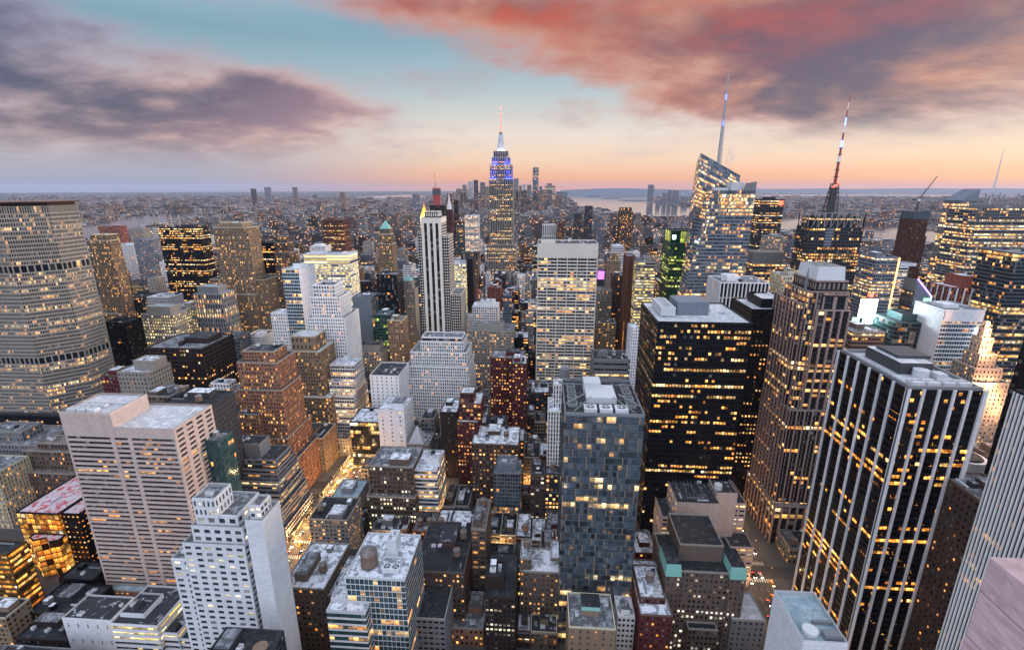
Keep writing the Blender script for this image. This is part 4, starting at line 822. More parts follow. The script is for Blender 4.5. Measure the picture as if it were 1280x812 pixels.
B = H('striped_office_slab', 'broad yellow lit office slab with dark top band and striped side', 381, 437, 330, 660, 32, 440, {'faces': {'N': ST(2.4, 3.75, .9, .62, .2, .2), 'W': ST(2.4, 3.75, 1, .5, .25, .4)}, 'd': None}, 'light_metal', 'yellow_office', 'roof_pale', k=0, clut=0, cat=TOWER, fin=False)
x0, x1, y0, y1, z = B.top; B.R = []; B.K = []
B.rect(x0 - .25, x1 + .25, y0 - .25, y1, z, z + 13, ST(30, 4.4, 1, .62, .2, .4)); B.clutter(x0, x1, y0, y1, z + 13, 4); B.done(hid=440)
H('white_deco_setback', 'pale deco tower with crenellated top and rows of small windows', 388, 424, 372, 484, 30, 446, ST(2.5, 3.6, .56, .62, .18, .5, pier=(2, .7, .5)), 'white_stone', 'home', 'roof_grey', k=2, ups=[(391, 418, 357, 3, 22, 'pierw')], lows=[(384, 430, 398, -4, 42)], nwin=50)
H('rust_tower', 'rust red tower with glowing crown band far behind the striped office slab', 402, 428, 275, 1120, 40, 311, ST(3, 3.8, .6, .6, .2, .3, pier=(2, 1, .6)), 'rust_brown', 'office', 'roof_brown', k=1, cat=TOWER)
H('white_plant_tower', 'small white jagged topped building in front of the rust tower', 387, 406, 308, 860, 26, 316, 'punch', 'white_stone', 'home', 'roof_white', k=3)
H('grey_blank_slab', 'plain grey concrete slab with teal glass strip at its edge', 440, 463, 372, 560, 26, 424, {'faces': {'N': None, 'W': ST(2.4, 3.8, .92, .8, .1, .15)}, 'd': None}, 'bluish_grey', 'teal_glass', 'roof_grey', k=1)
H('teal_lit_building', 'low teal glass building with yellow lit rooms beside the grey blank slab', 468, 486, 394, 545, 24, 424, ST(2.4, 3.8, .9, .8, .1, .15), 'teal_metal', 'green_glass', 'roof_grey', k=1)
B = H('copper_pyramid_tower', 'stone tower with lantern crown under a green copper pyramid roof', 471, 490, 305, 830, 24, 345, ST(2.8, 3.6, .5, .55, .2, .3, pier=(2, .8, .4)), 'tan_stone', 'home_bright', 'roof_grey', k=0, clut=0, cat=TOWER, fin=False, ups=[(473, 488, 293, 2, 18, 'pierw'), (474, 487, 286, 3, 15, ST(3, 8, .5, .7))])
x0, x1, y0, y1, z = B.top; m = MB(); m.cone((x0 + x1) / 2, (y0 + y1) / 2, z, z + 14, 11.5, .3, 4, 0, ph=PI / 4); m.build('pyramid_roof', 'copper_green', B.t); B.done(hid=345)
H('black_banded_slab', 'black slab tower with thin white stripes on its flank', 471, 496, 344, 620, 26, 392, {'faces': {'N': ST(2.4, 3.8, .88, .74, .13, .1), 'W': ST(3, 3.8, 1, .45, .3, .3)}, 'd': None}, 'black_metal', 'unlit', 'roof_grey', k=1, cat=TOWER)
B = H('small_copper_tower', 'pale stone tower with small green pyramid cap beside the black banded slab', 501, 518, 362, 650, 20, 400, ST(2.8, 3.6, .45, .5), 'limestone', 'home', 'roof_grey', k=0, clut=0, fin=False, ups=[(503, 515, 352, 2, 14)])
x0, x1, y0, y1, z = B.top; m = MB(); m.cone((x0 + x1) / 2, (y0 + y1) / 2, z, z + 8, 8.2, .3, 4, 0, ph=PI / 4); m.build('pyramid_roof', 'copper_green', B.t); B.done(hid=400)
H('floodlit_classic_block', 'narrow classical block glowing gold from street lamps', 484, 503, 401, 540, 22, 458, ST(3, 3.7, .45, .55), 'tan_stone', 'home_bright', 'roof_grey', k=2)
H('mansard_office', 'stone office with black mansard roof and lit attic rows', 436, 476, 440, 520, 26, 462, ST(3, 3.7, .5, .55), 'limestone', 'home_bright', 'roof_black', k=2, ups=[(440, 474, 432, 3, 16, None)])
B = H('striped_deco_tower', 'pale stone deco tower with three dark vertical channels down its shaft', 526, 551, 276, 600, 34, 424, ST(2.7, 3.7, .5, .9, .05, .9), 'cream_white', 'unlit', 'roof_grey', cat=TOWER, k=0, clut=0, fin=False, nwin=0)
x0, x1, y0, y1, z = B.top; B.W = MB(); B.P = MB(); B.R = []; B.K = []
sh = ST(3.0, 3.6, .45, .52); xs = np.linspace(x0, x1, 8)
B.rect(x0, x1, y0, y1, z - 3, z + 3, None); B.rect(x0 + 4, x1 - 4, y0 + 4, y1 - 8, z + 3, z + 10, ST(3, 6, .5, .6))
for i in range(7):
    if i in (1, 3, 5): facade(B.W, B.P, [(xs[i], y0 + .9, 0), (xs[i + 1], y0 + .9, 0), (xs[i + 1], y0 + .9, z - 3), (xs[i], y0 + .9, z - 3)], ST(3.6, 3.7, .98, .8, .1, .1), None, 3000 + i * 50, mats=(1, 1, 1))
    else: B.W.box(xs[i], xs[i + 1], y0, y0 + 1.5, 0, z - 3, 0)
B.rect(x0 + .02, x1 - .02, y0 + 1.6, y1, 0, z - 3.1, {'faces': {'N': None}, 'd': sh}, roof=False)
B.rect(x0 - 6, x0 - .05, y0 + 4, y1 - 2, 0, z - 14, sh); B.rect(x1 + .05, x1 + 8, y0 + 3, y1 + 3, 0, z - 19, sh); B.rect(x1 + 8.05, x1 + 22, y0 + 1, y1 + 6, 0, z - 92, sh)
B.mats = ['cream_white', 'black_metal', 'cream_white']; B.done(hid=424)
H('yellow_bank_tower', 'slab office ablaze with pale yellow floors behind the striped deco tower', 561, 582, 330, 760, 36, 386, ST(2.6, 3.8, .94, .6, .2, .2), 'light_metal', 'yellow_office', 'roof_pale', k=2)
H('black_core_slab', 'windowless black slab edge joined to a row of yellow floors', 583, 591, 324, 770, 26, 388, None, 'black_metal', 'unlit', 'roof_black', k=0)
H('white_fin_tower', 'white finned tower with glowing crown beside the great setback skyscraper', 581, 597, 270, 1330, 40, 318, ST(3.2, 4, .6, .8, .1, .3, pier=(2, 1.2, .7)), 'white_stone', 'office_bright', 'roof_grey', k=0, cat=TOWER)
H('orange_crown_block', 'brown block with an orange lit colonnade crown', 576, 597, 328, 960, 34, 360, 'punch', 'brown_stone', 'home_bright', 'roof_black', k=1, ups=[(576, 597, 317, 0.2, 33, ST(4, 14, .6, .8))])
B = H('red_cap_tower', 'small stone tower with red tiled hip roof', 590, 602, 368, 800, 16, 386, 'punch', 'limestone', 'home', 'roof_brown', k=0, clut=0, fin=False)
x0, x1, y0, y1, z = B.top; m = MB(); m.cone((x0 + x1) / 2, (y0 + y1) / 2, z, z + 9, 10.5, 1, 4, 0, ph=PI / 4); m.build('pyramid_roof', 'tile_red', B.t); B.done(hid=386)
H('red_netted_block', 'building wrapped in red construction netting', 609, 626, 360, 840, 24, 384, ST(3, 3.6, .5, .5), 'tile_red', 'unlit', 'roof_grey', k=3)
H('white_terrace_block', 'white apartment block with terraces below the great setback skyscraper', 590, 622, 384, 640, 30, 408, 'punch', 'white_stone', 'home', 'roof_white', k=4, ups=[(600, 618, 377, 4, 16, None)])
# --- the great setback skyscraper with blue floodlit crown and mast
sy = 1225
B = H('setback_skyscraper', 'great deco skyscraper with blue floodlit crown and tall mast', 611.5, 641, 224, sy, 42, 336, ST(4.3, 3.8, .55, .62, .18, .5, pier=(1, 1.5, .7)), 'tan_stone', 'office', 'roof_grey', span='dark_grey', pier='limestone', cat=TOWER, k=0, clut=0, fin=False,
      ups=[(612.5, 639.5, 206, 2, 36), (615, 637, 197, 5, 28), (617, 634.5, 189, 7, 22)], lows=[(608.5, 645, 306, -8, 60), (613, 639.5, 262, -3, 50)])
x0, x1, y0, y1, z = B.top; cx, cy = (x0 + x1) / 2, (y0 + y1) / 2
z2 = atY(626, 164, cy)[2]; z3 = atY(626, 133, cy)[2]
m = MB(); m.cone(cx, cy, z, z + 9, 13, 10, 16); m.cone(cx, cy, z + 9, z + 22, 8.2, 6.2, 16); m.cone(cx, cy, z + 22, z2 - 7, 5.6, 4.6, 16); m.cone(cx, cy, z2 - 7, z2, 5.4, 1.6, 16, 1)
for a in range(4): t = a * PI / 2 + PI / 4; m.bar((cx + 12 * math.cos(t), cy + 12 * math.sin(t), z), (cx + 5 * math.cos(t), cy + 5 * math.sin(t), z2 - 8), 2.4)
m.build('mooring_mast', ['light_metal', 'mid_metal'], B.t)
m = MB()
for i in range(8):
    za = z2 + (z3 - z2) * i / 8; zb = z2 + (z3 - z2) * (i + 1) / 8; r = 1.9 - .2 * i; m.cone(cx, cy, za, zb, r, r * .9, 8, i % 2)
m.build('antenna', ['light_metal', 'red_lamp'], B.t)
m = MB(); m.cone(cx, cy, z2 - 1, z2 + 1.2, 2.4, 2.4, 12); m.build('beacon', 'red_lamp', B.t)
def flood(par, x, y, z, col, power, rad=1.0):
    l = bpy.data.lights.new('floodlight', 'POINT'); l.energy = power; l.color = col; l.shadow_soft_size = rad
    o = bpy.data.objects.new('floodlight', l); COL.objects.link(o); o.parent = par; w = par['_w']; o.location = (x - w[0], y - w[1], z - w[2]); return o
zz0 = B.z; b0 = B.boxes
ub = [b for b in b0 if b[4] > 10]                                # crown setbacks: blue lamps on their ledges and added lamps in mid-air
for (X0, X1, Y0, Y1, za, zb) in ub[:2]:
    for fx in (.06, .22, .78, .94): flood(B.t, X0 + (X1 - X0) * fx, Y0 - 3.0, za + 2, (.03, .06, 1.0), 6500)
    for fy in (.25, .75): flood(B.t, X1 + 3.0, Y0 + (Y1 - Y0) * fy, za + 2, (.03, .06, 1.0), 5500)
    for fx in (.14, .86): flood(B.t, X0 + (X1 - X0) * fx, Y0 - 7, (za + zb) / 2, (.03, .06, 1.0), 9000)  # added row hung clear of the ledge, spreads the blue up each tier
    flood(B.t, X1 + 7, (Y0 + Y1) / 2, (za + zb) / 2, (.03, .06, 1.0), 9000)
    for fx in (.05, .17, .29, .71, .83, .95):
        m = MB(); x = X0 + (X1 - X0) * fx; m.box(x - .8, x + .8, Y0 - 1.6, Y0 - .8, za + .05, za + 1.1); m.build('floodlamp', 'blue_lamp', B.t)
flood(B.t, cx - 6, cy - 16, z + 3, (1, .85, .6), 1500); flood(B.t, cx + 8, cy - 15, z + 3, (1, .85, .6), 1500)
B.done(hid=336)
# --- towers around the park and the square
B = H('green_glass_tower', 'dark green glass tower with bright yellow green floors and raised top box', 838, 866, 305, 640, 44, 372, ST(2.2, 3.8, .94, .62, .2, .15), 'green_metal', 'green_glass', 'roof_black', k=0, clut=0, cat=TOWER, fin=False)
x0, x1, y0, y1, z = B.top; B.rect(x0 + 4, x1 + 5, y0 + 12, y1 + 2, 0, z + 15, ST(2.2, 15, .94, .96, .02, .1)); m = MB(); m.box(x0 + 5, x0 + 9, y0 + 11.7, y0 + 11.9, z + 5, z + 10); m.build('sign_panel', 'white_lamp', B.t); B.done(hid=372)
# crystal tower: tall faceted rear volume, slanted front volume, glass screens, spire
t = Bld('crystal_tower', 'faceted glass skyscraper with slanted crown and tall lattice spire', TOWER, 205, 620, 'steel_blue', 'bluish_grey', None, 'pale_glass', 'roof_grey', 100, seed=9)
cs = ST(2.6, 4.1, .95, .62, .2, .12); ct_ = ST(1.6, 4.1, .93, .9, .05, .1)
def q3(px, py, Y): return tuple(atY(px, py, Y))
ya, yb_ = 610., 650.
tipL = q3(876, 190, ya); botL = q3(845, 425, ya); tR = q3(925.5, 218, ya); bL = (botL[0], ya, 0); tL = tipL; bR = (tR[0], ya, 0)
facade(t.W, t.P, [bL, bR, (tR[0], ya, tR[2] - 1), (tL[0], ya, tL[2] - 1)], ST(2.6, 4.1, .95, .62, .2, .12), t.pl, 0)
facade(t.W, t.P, [(bL[0], yb_, 0), bL, tL, (tL[0] + 8, yb_, tL[2] - 12)], cs, t.pl, 100); facade(t.W, t.P, [bR, (bR[0], yb_, 0), (tR[0], yb_, tR[2] - 6), tR], cs, t.pl, 200)
facade(t.W, t.P, [(bR[0], yb_, 0), (bL[0], yb_, 0), (tL[0] + 8, yb_, tL[2] - 12), (tR[0], yb_, tR[2] - 6)], None)
rm = MB(); rm.poly([(tL[0], ya, tL[2] - 1), (tR[0], ya, tR[2] - 1), (tR[0], yb_, tR[2] - 6), (tL[0] + 8, yb_, tL[2] - 12)]); t.R.append(rm)
yf = 582.; fa = q3(891, 238, yf); fb = q3(945, 238, yf); fz = (fa[2] + fb[2]) / 2; fbl = q3(852, 372, yf)
kx = (fa[0] - fbl[0]) / (fz - fbl[2]); fl0 = fa[0] - kx * fz
facade(t.W, t.P, [(fl0, yf, 0), (fb[0], yf, 0), (fb[0], yf, fz - 16), (fa[0] - kx * 16, yf, fz - 16)], cs, t.pl, 300)
facade(t.W, t.P, [(fa[0] - kx * 16, yf, fz - 16), (fb[0], yf, fz - 16), (fb[0], yf, fz), (fa[0], yf, fz)], ct_, t.pl, 400)
facade(t.W, t.P, [(fl0 + 2, ya - .2, 0), (fl0, yf, 0), (fa[0], yf, fz), (fa[0] + 2, ya - .2, fz)], cs, t.pl, 500); facade(t.W, t.P, [(fb[0], yf, 0), (fb[0], yb_ - 6, 0), (fb[0], yb_ - 6, fz), (fb[0], yf, fz)], cs, t.pl, 600)
facade(t.W, t.P, [(fb[0], yb_ - 6, 0), (tR[0] + .3, yb_ - 6, 0), (tR[0] + .3, yb_ - 6, fz), (fb[0], yb_ - 6, fz)], None)
rm = MB(); rm.poly([(fa[0], yf, fz - 4), (fb[0], yf, fz - 4), (fb[0], yb_ - 6, fz - 4), (fa[0], ya - .2, fz - 4)]); t.R.append(rm)
m = MB(); pk = q3(942, 227, yf + 10); m.add([(fb[0] - 14, yf + .4, fz), (fb[0], yf + .4, fz), (fb[0], yf + .4, pk[2]), (fb[0] - 12, yf + .4, pk[2] - 2)]); m.add([(fb[0] - .2, yf + .4, fz), (fb[0] - .2, yf + 26, fz), (fb[0] - .2, yf + 26, pk[2] - 4), (fb[0] - .2, yf + .4, pk[2])]); m.build('glass_screen', 'mid_metal', t.t)
m = MB(); m.box(fa[0] + 22, fa[0] + 36, yf + 6, yf + 20, fz - 4, fz + 9); m.box(fa[0] + 4, fa[0] + 20, yf + 8, yf + 18, fz - 4, fz + 3); m.build('penthouse', 'light_metal', t.t)
sx, sy_, sz = atY(896, 206, 632); st_ = atY(905, 92, 632)
m = MB()
for i in range(14):
    za = 255 + (st_[2] - 255) * i / 14; zb = 255 + (st_[2] - 255) * (i + 1) / 14; ra = 3.2 * (1 - i / 14) + .25; rb = 3.2 * (1 - (i + 1) / 14) + .22
    for k in range(3):
        a0 = k * 2 * PI / 3; a1 = (k + 1) * 2 * PI / 3
        p = lambda r, a, zq: (sx + 2 + r * math.cos(a), sy_ + r * math.sin(a), zq)
        m.bar(p(ra, a0, za), p(rb, a0, zb), .7); m.bar(p(ra, a0, za), p(rb, a1, zb), .4); m.bar(p(ra, a0, za), p(ra, a1, za), .35)
    m.cone(sx + 2, sy_, za, zb, .5 * ra, .5 * rb, 6)
m.build('spire', 'white_panel', t.t)
m = MB()
for i in (2, 5, 8, 11):
    za = 255 + (st_[2] - 255) * i / 14; m.cone(sx + 2, sy_, za, za + 6, .9, .9, 8)
m.build('spire_lights', 'blue_lamp', t.t)
t.boxes = [(fl0, fb[0], yf, yb_, 0, fz), (bL[0], bR[0], ya, yb_, 0, tR[2])]; ALLBOX.extend(t.boxes); t.done(hid=345)
B = H('pier_office_block', 'office block of white piers and tall dark glazing with orange rooms below the crystal tower', 901, 962, 354, 500, 40, 385, ST(3.6, 15, .74, .96, .02, .7, pier=(1, .9, .5)), 'white_stone', 'office_bright', 'roof_grey', k=9)
B = H('red_sign_tower', 'dark slab tower with a small red sign at its top corner', 951, 981, 250, 840, 36, 296, ST(2.6, 3.8, 1, .4, .3, .3), 'dark_grey', 'office', 'roof_black', k=1, cat=TOWER, fin=False)
x0, x1, y0, y1, z = B.top; m = MB(); m.box(x1 - 9, x1 - 2, y0 - .6, y0 - .1, z - 8, z - 1); m.build('sign_panel', 'red_lamp', B.t); B.done(hid=296)
H('ribbon_low_block', 'wide grey block with glowing ribbon floors and ribbed roof house', 941, 982, 330, 700, 40, 352, 'rib2', 'grey_stone', 'office_bright', 'roof_brown', k=1, ups=[(942, 981, 316, 2, 30, 'blank')])
H('stone_hotel_top', 'beige stone hotel top between the red sign tower and broadcast tower', 960, 982, 296, 800, 24, 316, 'punch', 'limestone', 'home_bright', 'roof_grey', k=1)
H('lattice_cream_block', 'cream lattice fronted block with lit cells beside red granite tower', 979, 1006, 346, 520, 30, 400, ST(2.4, 3.8, .6, .76, .12, .5), 'cream_stone', 'home_bright', 'roof_grey', k=2)
# broadcast tower with truss roof and red-white mast
B = H('broadcast_tower', 'dark grid tower with steel truss roof, round corner bay and red broadcast mast', 1013, 1080, 285, 640, 34, 345, ST(3.0, 3.9, .74, .6, .2, .3), 'dark_grey', 'office', 'roof_black', k=0, clut=0, fin=False, cat=TOWER, ups=[(1017, 1076, 272, 4, 26, 'dark')])
x0, x1, y0, y1, z = B.top
m = MB(); m.cone(x0 + 20, y0 + 2, z - 36, z - 13, 7.5, 7.5, 24)
for k in range(6): m.cone(x0 + 20, y0 + 2, z - 35 + k * 3.7, z - 34 + k * 3.7, 7.7, 7.7, 24, 1, cap=False)
m.build('corner_drum', ['bluish_grey', 'dark_grey'], B.t)
m = MB()
X0, X1, Y0, Y1 = x0 - 3, x1 + 3, y0 - 3, y1 + 3
for k in range(9):
    xa = X0 + (X1 - X0) * k / 8; xb = X0 + (X1 - X0) * min(8, k + 1) / 8
    for yy in (Y0, Y1):
        m.bar((xa, yy, z - 14), (xa, yy, z + 6), .8)
        if k < 8: m.bar((xa, yy, z - 14), (xb, yy, z + 6), .5); m.bar((xa, yy, z + 6), (xb, yy, z + 6), .8); m.bar((xa, yy, z - 14), (xb, yy, z - 14), .6)
for k in range(5):
    ya2 = Y0 + (Y1 - Y0) * k / 4
    for xx in (X0, X1): m.bar((xx, ya2, z - 14), (xx, ya2, z + 6), .8)
for xx in (X0, X1): m.bar((xx, Y0, z + 6), (xx, Y1, z + 6), .8)
m.build('truss_screen', 'steel', B.t)
mx, my = atY(1040, 250, y0 + 18)[0], y0 + 18; tz = atY(1065, 118, my); 
m = MB()
for k in range(7):
    za = z + 2 + k * 5.5; zb = za + 5.5; w = 6.5 - k * .5
    for (i, j) in ((0, 1), (1, 2), (2, 3), (3, 0)):
        cr = [(-w, -w), (w, -w), (w, w), (-w, w)]; p, q = cr[i], cr[j]
        m.bar((mx + p[0], my + p[1], za), (mx + p[0] * .93, my + p[1] * .93, zb), .8); m.bar((mx + p[0], my + p[1], za), (mx + q[0], my + q[1], zb), .5); m.bar((mx + p[0], my + p[1], zb), (mx + q[0], my + q[1], zb), .6)
m.box(mx - 3, mx + 3, my - 3, my + 3, z, z + 36)
m.build('mast_base', 'dark_steel', B.t)
m = MB()
for xx in (mx - 17, mx + 17): m.bar((xx, my, z), (xx, my, z + 28), .9); m.bar((xx, my, z + 28), (mx, my, z + 28), .7)
m.build('gantry', 'steel', B.t)
m = MB(); zb0 = z + 40; n = 12
for i in range(n):
    za = zb0 + (tz[2] - zb0) * i / n; zb = zb0 + (tz[2] - zb0) * (i + 1) / n; r = 1.7 * (1 - i / n) + .25; m.cone(mx, my, za, zb, r, r * .9, 8, (0, 0, 0, 1, 0, 2, 0, 1, 2, 0, 1, 0)[i])
    if i < 6: m.cone(mx, my, za, za + .5, r * 1.9, r * 1.9, 8, 3)
m.build('mast', ['red_paint', 'white_paint', 'blue_lamp', 'dark_steel'], B.t)
for i in range(3): mm = MB(); mm.cone(mx - 3 + i * 3, my - 4, z + 36 + i * 2, z + 37.5 + i * 2, 1, 1, 8); mm.build('beacon', 'red_lamp', B.t)
B.done(hid=395)
B = H('gold_edge_tower', 'office tower of small lit windows with a glowing gold vertical edge', 1096, 1124, 322, 560, 30, 400, ST(2.4, 3.7, .8, .5, .25, .2), 'bluish_grey', 'office_bright', 'roof_grey', k=1, cat=TOWER, fin=False)
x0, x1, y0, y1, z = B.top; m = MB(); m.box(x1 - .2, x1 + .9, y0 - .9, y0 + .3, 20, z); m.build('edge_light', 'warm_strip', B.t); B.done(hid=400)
H('white_band_hotel', 'white banded slab with dark ribbon windows beside the gold edged tower', 1118, 1136, 334, 600, 30, 396, ST(2.6, 3.7, 1, .5, .28, .4), 'white_panel', 'office', 'roof_grey', k=1, ups=[(1126, 1146, 330, 10, 16, None, 1)])
B = H('neon_hotel', 'hotel with purple neon line along its sloped glass top', 1143, 1164, 366, 560, 20, 394, ST(2.4, 3.6, .9, .6, .2, .1), 'steel_blue', 'blue_glass', 'roof_grey', k=0, clut=0, fin=False)
x0, x1, y0, y1, z = B.top
m = MB(); m.prism([(x0, y0), (x1, y0), (x1, y0 + 3), (x0, y0 + 3)], z, z + .5, 0); m.add([(x0, y0 - .1, z - 14), (x1, y0 - .1, z - 14), (x1, y0 - .1, z - 4), (x0, y0 - .1, z + 15)], 4, 0); m.add([(x0, y1, z), (x0, y0, z), (x0, y0, z + 15), (x0, y1, z + 15)], 4, 0); m.add([(x0, y0, z + 15), (x1, y0, z + .5), (x1, y1, z + .5), (x0, y1, z + 15)], 4, 0); m.build('sloped_top', 'bluish_grey', B.t)
m = MB(); m.bar((x0, y0 - .7, z + 15.6), (x1, y0 - .7, z - 3), 1.1); m.build('neon_tube', 'purple_lamp', B.t); m = MB(); m.bar((x1 + .6, y0 - .6, z - 3), (x1 + .6, y0 - .6, z - 34), 1.0); m.build('neon_tube', 'cyan_screen', B.t)
m = MB(); m.box(x0 + 11, x0 + 17, y0 - .5, y0 - .2, z - 12, z - 6); m.build('sign_panel', 'green_screen', B.t); B.done(hid=394)
B = H('curtain_white_slab', 'white slab with blue glass curtain wall and blank grey flank', 1181, 1232, 389, 420, 34, 470, {'faces': {'N': ST(2.0, 3.7, .9, .72, .14, .1), 'E': None}, 'd': None}, 'white_panel', 'blue_glass', 'roof_grey', k=0, clut=0, fin=False, cat=TOWER)
x0, x1, y0, y1, z = B.top; B.R = []; B.K = []; B.rect(x0 - .2, x1 + .2, y0 - .2, y1 + .2, z, z + .01, None, roof=False); m = MB(); m.box(x0 + .5, x1 - .5, y0 - .6, y0 - .2, z - 9, z); m.build('blank_band', 'white_panel', B.t); B.rect(x0, x1, y0, y1, z - .1, z - .05, None, par=1.2); B.clutter(x0, x1, y0, y1, z, 4)
m = MB(); m.bar((x1 - 2, y0 - 1.2, z - 62), (x1 - 2, y0 - 1.2, z - 14), 2.0); m.build('lit_fin', 'white_lamp', B.t); B.done(hid=470)
H('teal_dark_block', 'dark teal glass block with stepped blank roof boxes in front of the neon hotel', 1120, 1152, 404, 440, 30, 440, 'curt2', 'teal_metal', 'unlit', 'roof_black', k=2, ups=[(1128, 1158, 394, 8, 20, 'blank')])
H('low_brown_office', 'low brown office with white roof rim behind the white pier tower', 1066, 1107, 416, 420, 30, 440, ST(2.6, 3.8, .9, .45, .28, .3), 'brown_stone', 'office_bright', 'roof_grey', k=3)
B = H('floodlit_stepped_tower', 'stepped stone tower glowing pink and amber under floodlights', 1225, 1247, 444, 380, 15, 545, ST(3, 3.7, .42, .5, .2, .35), 'limestone', 'home_bright', 'roof_grey', k=0, clut=0, fin=False, ups=[(1228, 1243, 424, 2, 10), (1231, 1240, 412, 3, 6), (1233, 1238, 403, 4, 3.5)], lows=[(1219, 1254, 462, -3, 22), (1214, 1262, 480, -5, 28)])
for (X0, X1, Y0, Y1, za, zb) in B.boxes[1:]:
    pass
for b in B.boxes:
    if b[5] - b[4] < 140 or 1:
        zl = b[4] if b[4] > 10 else b[5] - 26
        flood(B.t, b[0] - 1, b[2] - 7, zl + 3, (1, .46, .22), 15000); flood(B.t, b[1] - 4, b[2] - 7, zl + 4, (1, .46, .22), 15000)
B.done(hid=545)
H('red_stripe_hotel', 'hotel of vertical white and red stripes with wing shaped roof', 1188, 1230, 360, 560, 34, 386, ST(4, 3.7, .6, .8, .1, .3, pier=(2, 1.6, .5)), 'tile_red', 'home', 'roof_white', k=2, pier='white_panel', ups=[(1204, 1234, 346, 3, 24, None)])
B = H('frame_tower', 'unfinished dark tower wrapped in netting with a tower crane on top', 1143, 1162, 268, 900, 32, 335, ST(3, 3.8, .7, .6, .2, .4, pier=(2, 1, .5)), 'rust_brown', 'unlit', 'roof_grey', k=0, clut=0, fin=False, cat=TOWER, lows=[(1139, 1158, 296, -3, 36)])
x0, x1, y0, y1, z = B.top; m = MB(); m.prism([(x0 - 1, y0 - 1), (x1 + 1, y0 - 1), (x1 + 1, y1), (x0 - 1, y1)], z - 8, z + 5, 0, top=1); m.build('netting', ['steel_blue', 'roof_dark'], B.t); crane_at = (x0 + 12, y0 + 14, z); B.done(hid=335)
B = H('white_glass_wedge', 'pale glass tower with sharply slanted crown behind the rodded tower', 1201, 1222, 252, 900, 36, 330, ST(2.6, 4, .92, .9, .05, .1), 'light_metal', 'pale_glass', 'roof_grey', k=0, clut=0, fin=False, cat=TOWER)
x0, x1, y0, y1, z = B.top; m = MB(); hh = atY(1222, 236, 900)[2]
m.add([(x0, y0, z), (x1, y0, z), (x1, y0, hh), (x0, y0, z + 2)]); m.add([(x1, y0, z), (x1, y1, z), (x1, y1, hh), (x1, y0, hh)]); m.add([(x0, y1, z), (x0, y0, z), (x0, y0, z + 2), (x0, y1, z + 2)]); m.add([(x0, y0, z + 2), (x1, y0, hh), (x1, y1, hh), (x0, y1, z + 2)]); m.build('slanted_crown', 'bluish_grey', B.t); B.done(hid=330)
B = H('rodded_tower', 'grey tower of glowing floors screened by rods above its roof, with thin mast', 1224, 1292, 260, 760, 54, 345, ST(2.4, 4, 1, .5, .28, .3), 'mid_metal', 'office_bright', 'roof_grey', k=2, fin=False, cat=TOWER)
x0, x1, y0, y1, z = B.top; m = MB()
for k in range(26):
    x = x0 - 3 + (x1 - x0 + 6) * k / 25
    if 10 < k < 15: continue
    m.bar((x, y0 - 1.2, z - 20), (x, y0 - 1.2, z + 12 + (k * 37 % 11)), .7)
for k in range(6): m.bar((x0 - 3, y0 - 1.2, z - 18 + k * 7), (x0 - 3 + (x1 - x0) * .42, y0 - 1.2, z - 18 + k * 7), .35); m.bar((x1 + 3, y0 - 1.2, z - 18 + k * 7), (x1 + 3 - (x1 - x0) * .42, y0 - 1.2, z - 18 + k * 7), .35)
m.build('rod_screen', 'mid_metal', B.t); tz = atY(1261, 185, y0 + 20); m = MB(); m.cone(tz[0] - 6, y0 + 20, z, tz[2], 1.6, .25, 8); m.build('mast', 'light_metal', B.t); B.done(hid=345)
H('edge_glass_tower', 'dark glass tower with scattered pale lit floors at the picture edge', 1272, 1350, 318, 520, 44, 455, ST(2.4, 3.9, .94, .7, .15, .15), 'steel_blue', 'office', 'roof_grey', k=1, cat=TOWER)
B = Bld('edge_black_tower', 'black grid tower standing between floodlit stepped tower and pier slab', TOWER, 295, 272, 'black_metal', None, None, 'unlit', 'roof_black', 0, seed=61)
B.rect(280, 312, 252, 290, 0, 175, ST(3, 3.8, .8, .6, .2, .3)); B.clutter(282, 310, 254, 288, 175, 3); B.done(hid=560)
B = H('round_drum_building', 'pale round drum roofed theatre block beside the white pier tower', 1205, 1250, 600, 300, 30, 640, ST(3, 4, .5, .4), 'grey_concrete', 'home', 'roof_grey', k=1, clut=0, pent=False, fin=False)
x0, x1, y0, y1, z = B.top; m = MB(); m.cone((x0 + x1) / 2, (y0 + y1) / 2, z, z + 9, 11, 11, 28); m.cone((x0 + x1) / 2, (y0 + y1) / 2, z + 9, z + 10, 9, 8, 28, 1); m.build('drum', ['light_metal', 'roof_black'], B.t); B.done(hid=640)
# --- around the park edge
H('red_stripe_tower', 'slim brown red striped tower beside the beige lit tower', 784, 794, 321, 640, 30, 402, ST(2.6, 40, .4, .98, .01, .6), 'rust_brown', 'unlit', 'roof_grey', k=0)
H('beige_lit_tower', 'beige tower with glowing side and fine ribbon floors', 796, 820, 328, 620, 40, 402, ST(2.6, 3.7, 1, .45, .3, .3), 'limestone', 'yellow_office', 'roof_grey', k=3)
H('ribbed_classical_block', 'pale ribbed stone block just right of the white grid tower', 748, 765, 364, 690, 30, 390, 'pierw', 'limestone', 'home', 'roof_grey', k=1)
H('brown_park_block', 'dark brown block by the park with few lit windows', 767, 783, 345, 720, 28, 384, 'punch', 'brown_brick', 'home', 'roof_grey', k=1)
H('park_side_block', 'tan block by the park glowing from street lamps at its foot', 746, 770, 404, 640, 24, 432, ST(3, 3.8, .6, .6), 'tan_stone', 'home_bright', 'roof_dark', k=4, tank=1)
H('stepped_tan_tower', 'tan stepped tower beyond the park block', 761, 776, 326, 860, 26, 345, 'punch', 'tan_stone', 'home', 'roof_grey', k=0, ups=[(763, 773, 317, 3, 16)])
H('pale_blue_block', 'pale bluish block beyond stepped tan tower', 766, 780, 308, 1050, 30, 322, 'ribbon', 'white_panel', 'home', 'roof_white', k=1)
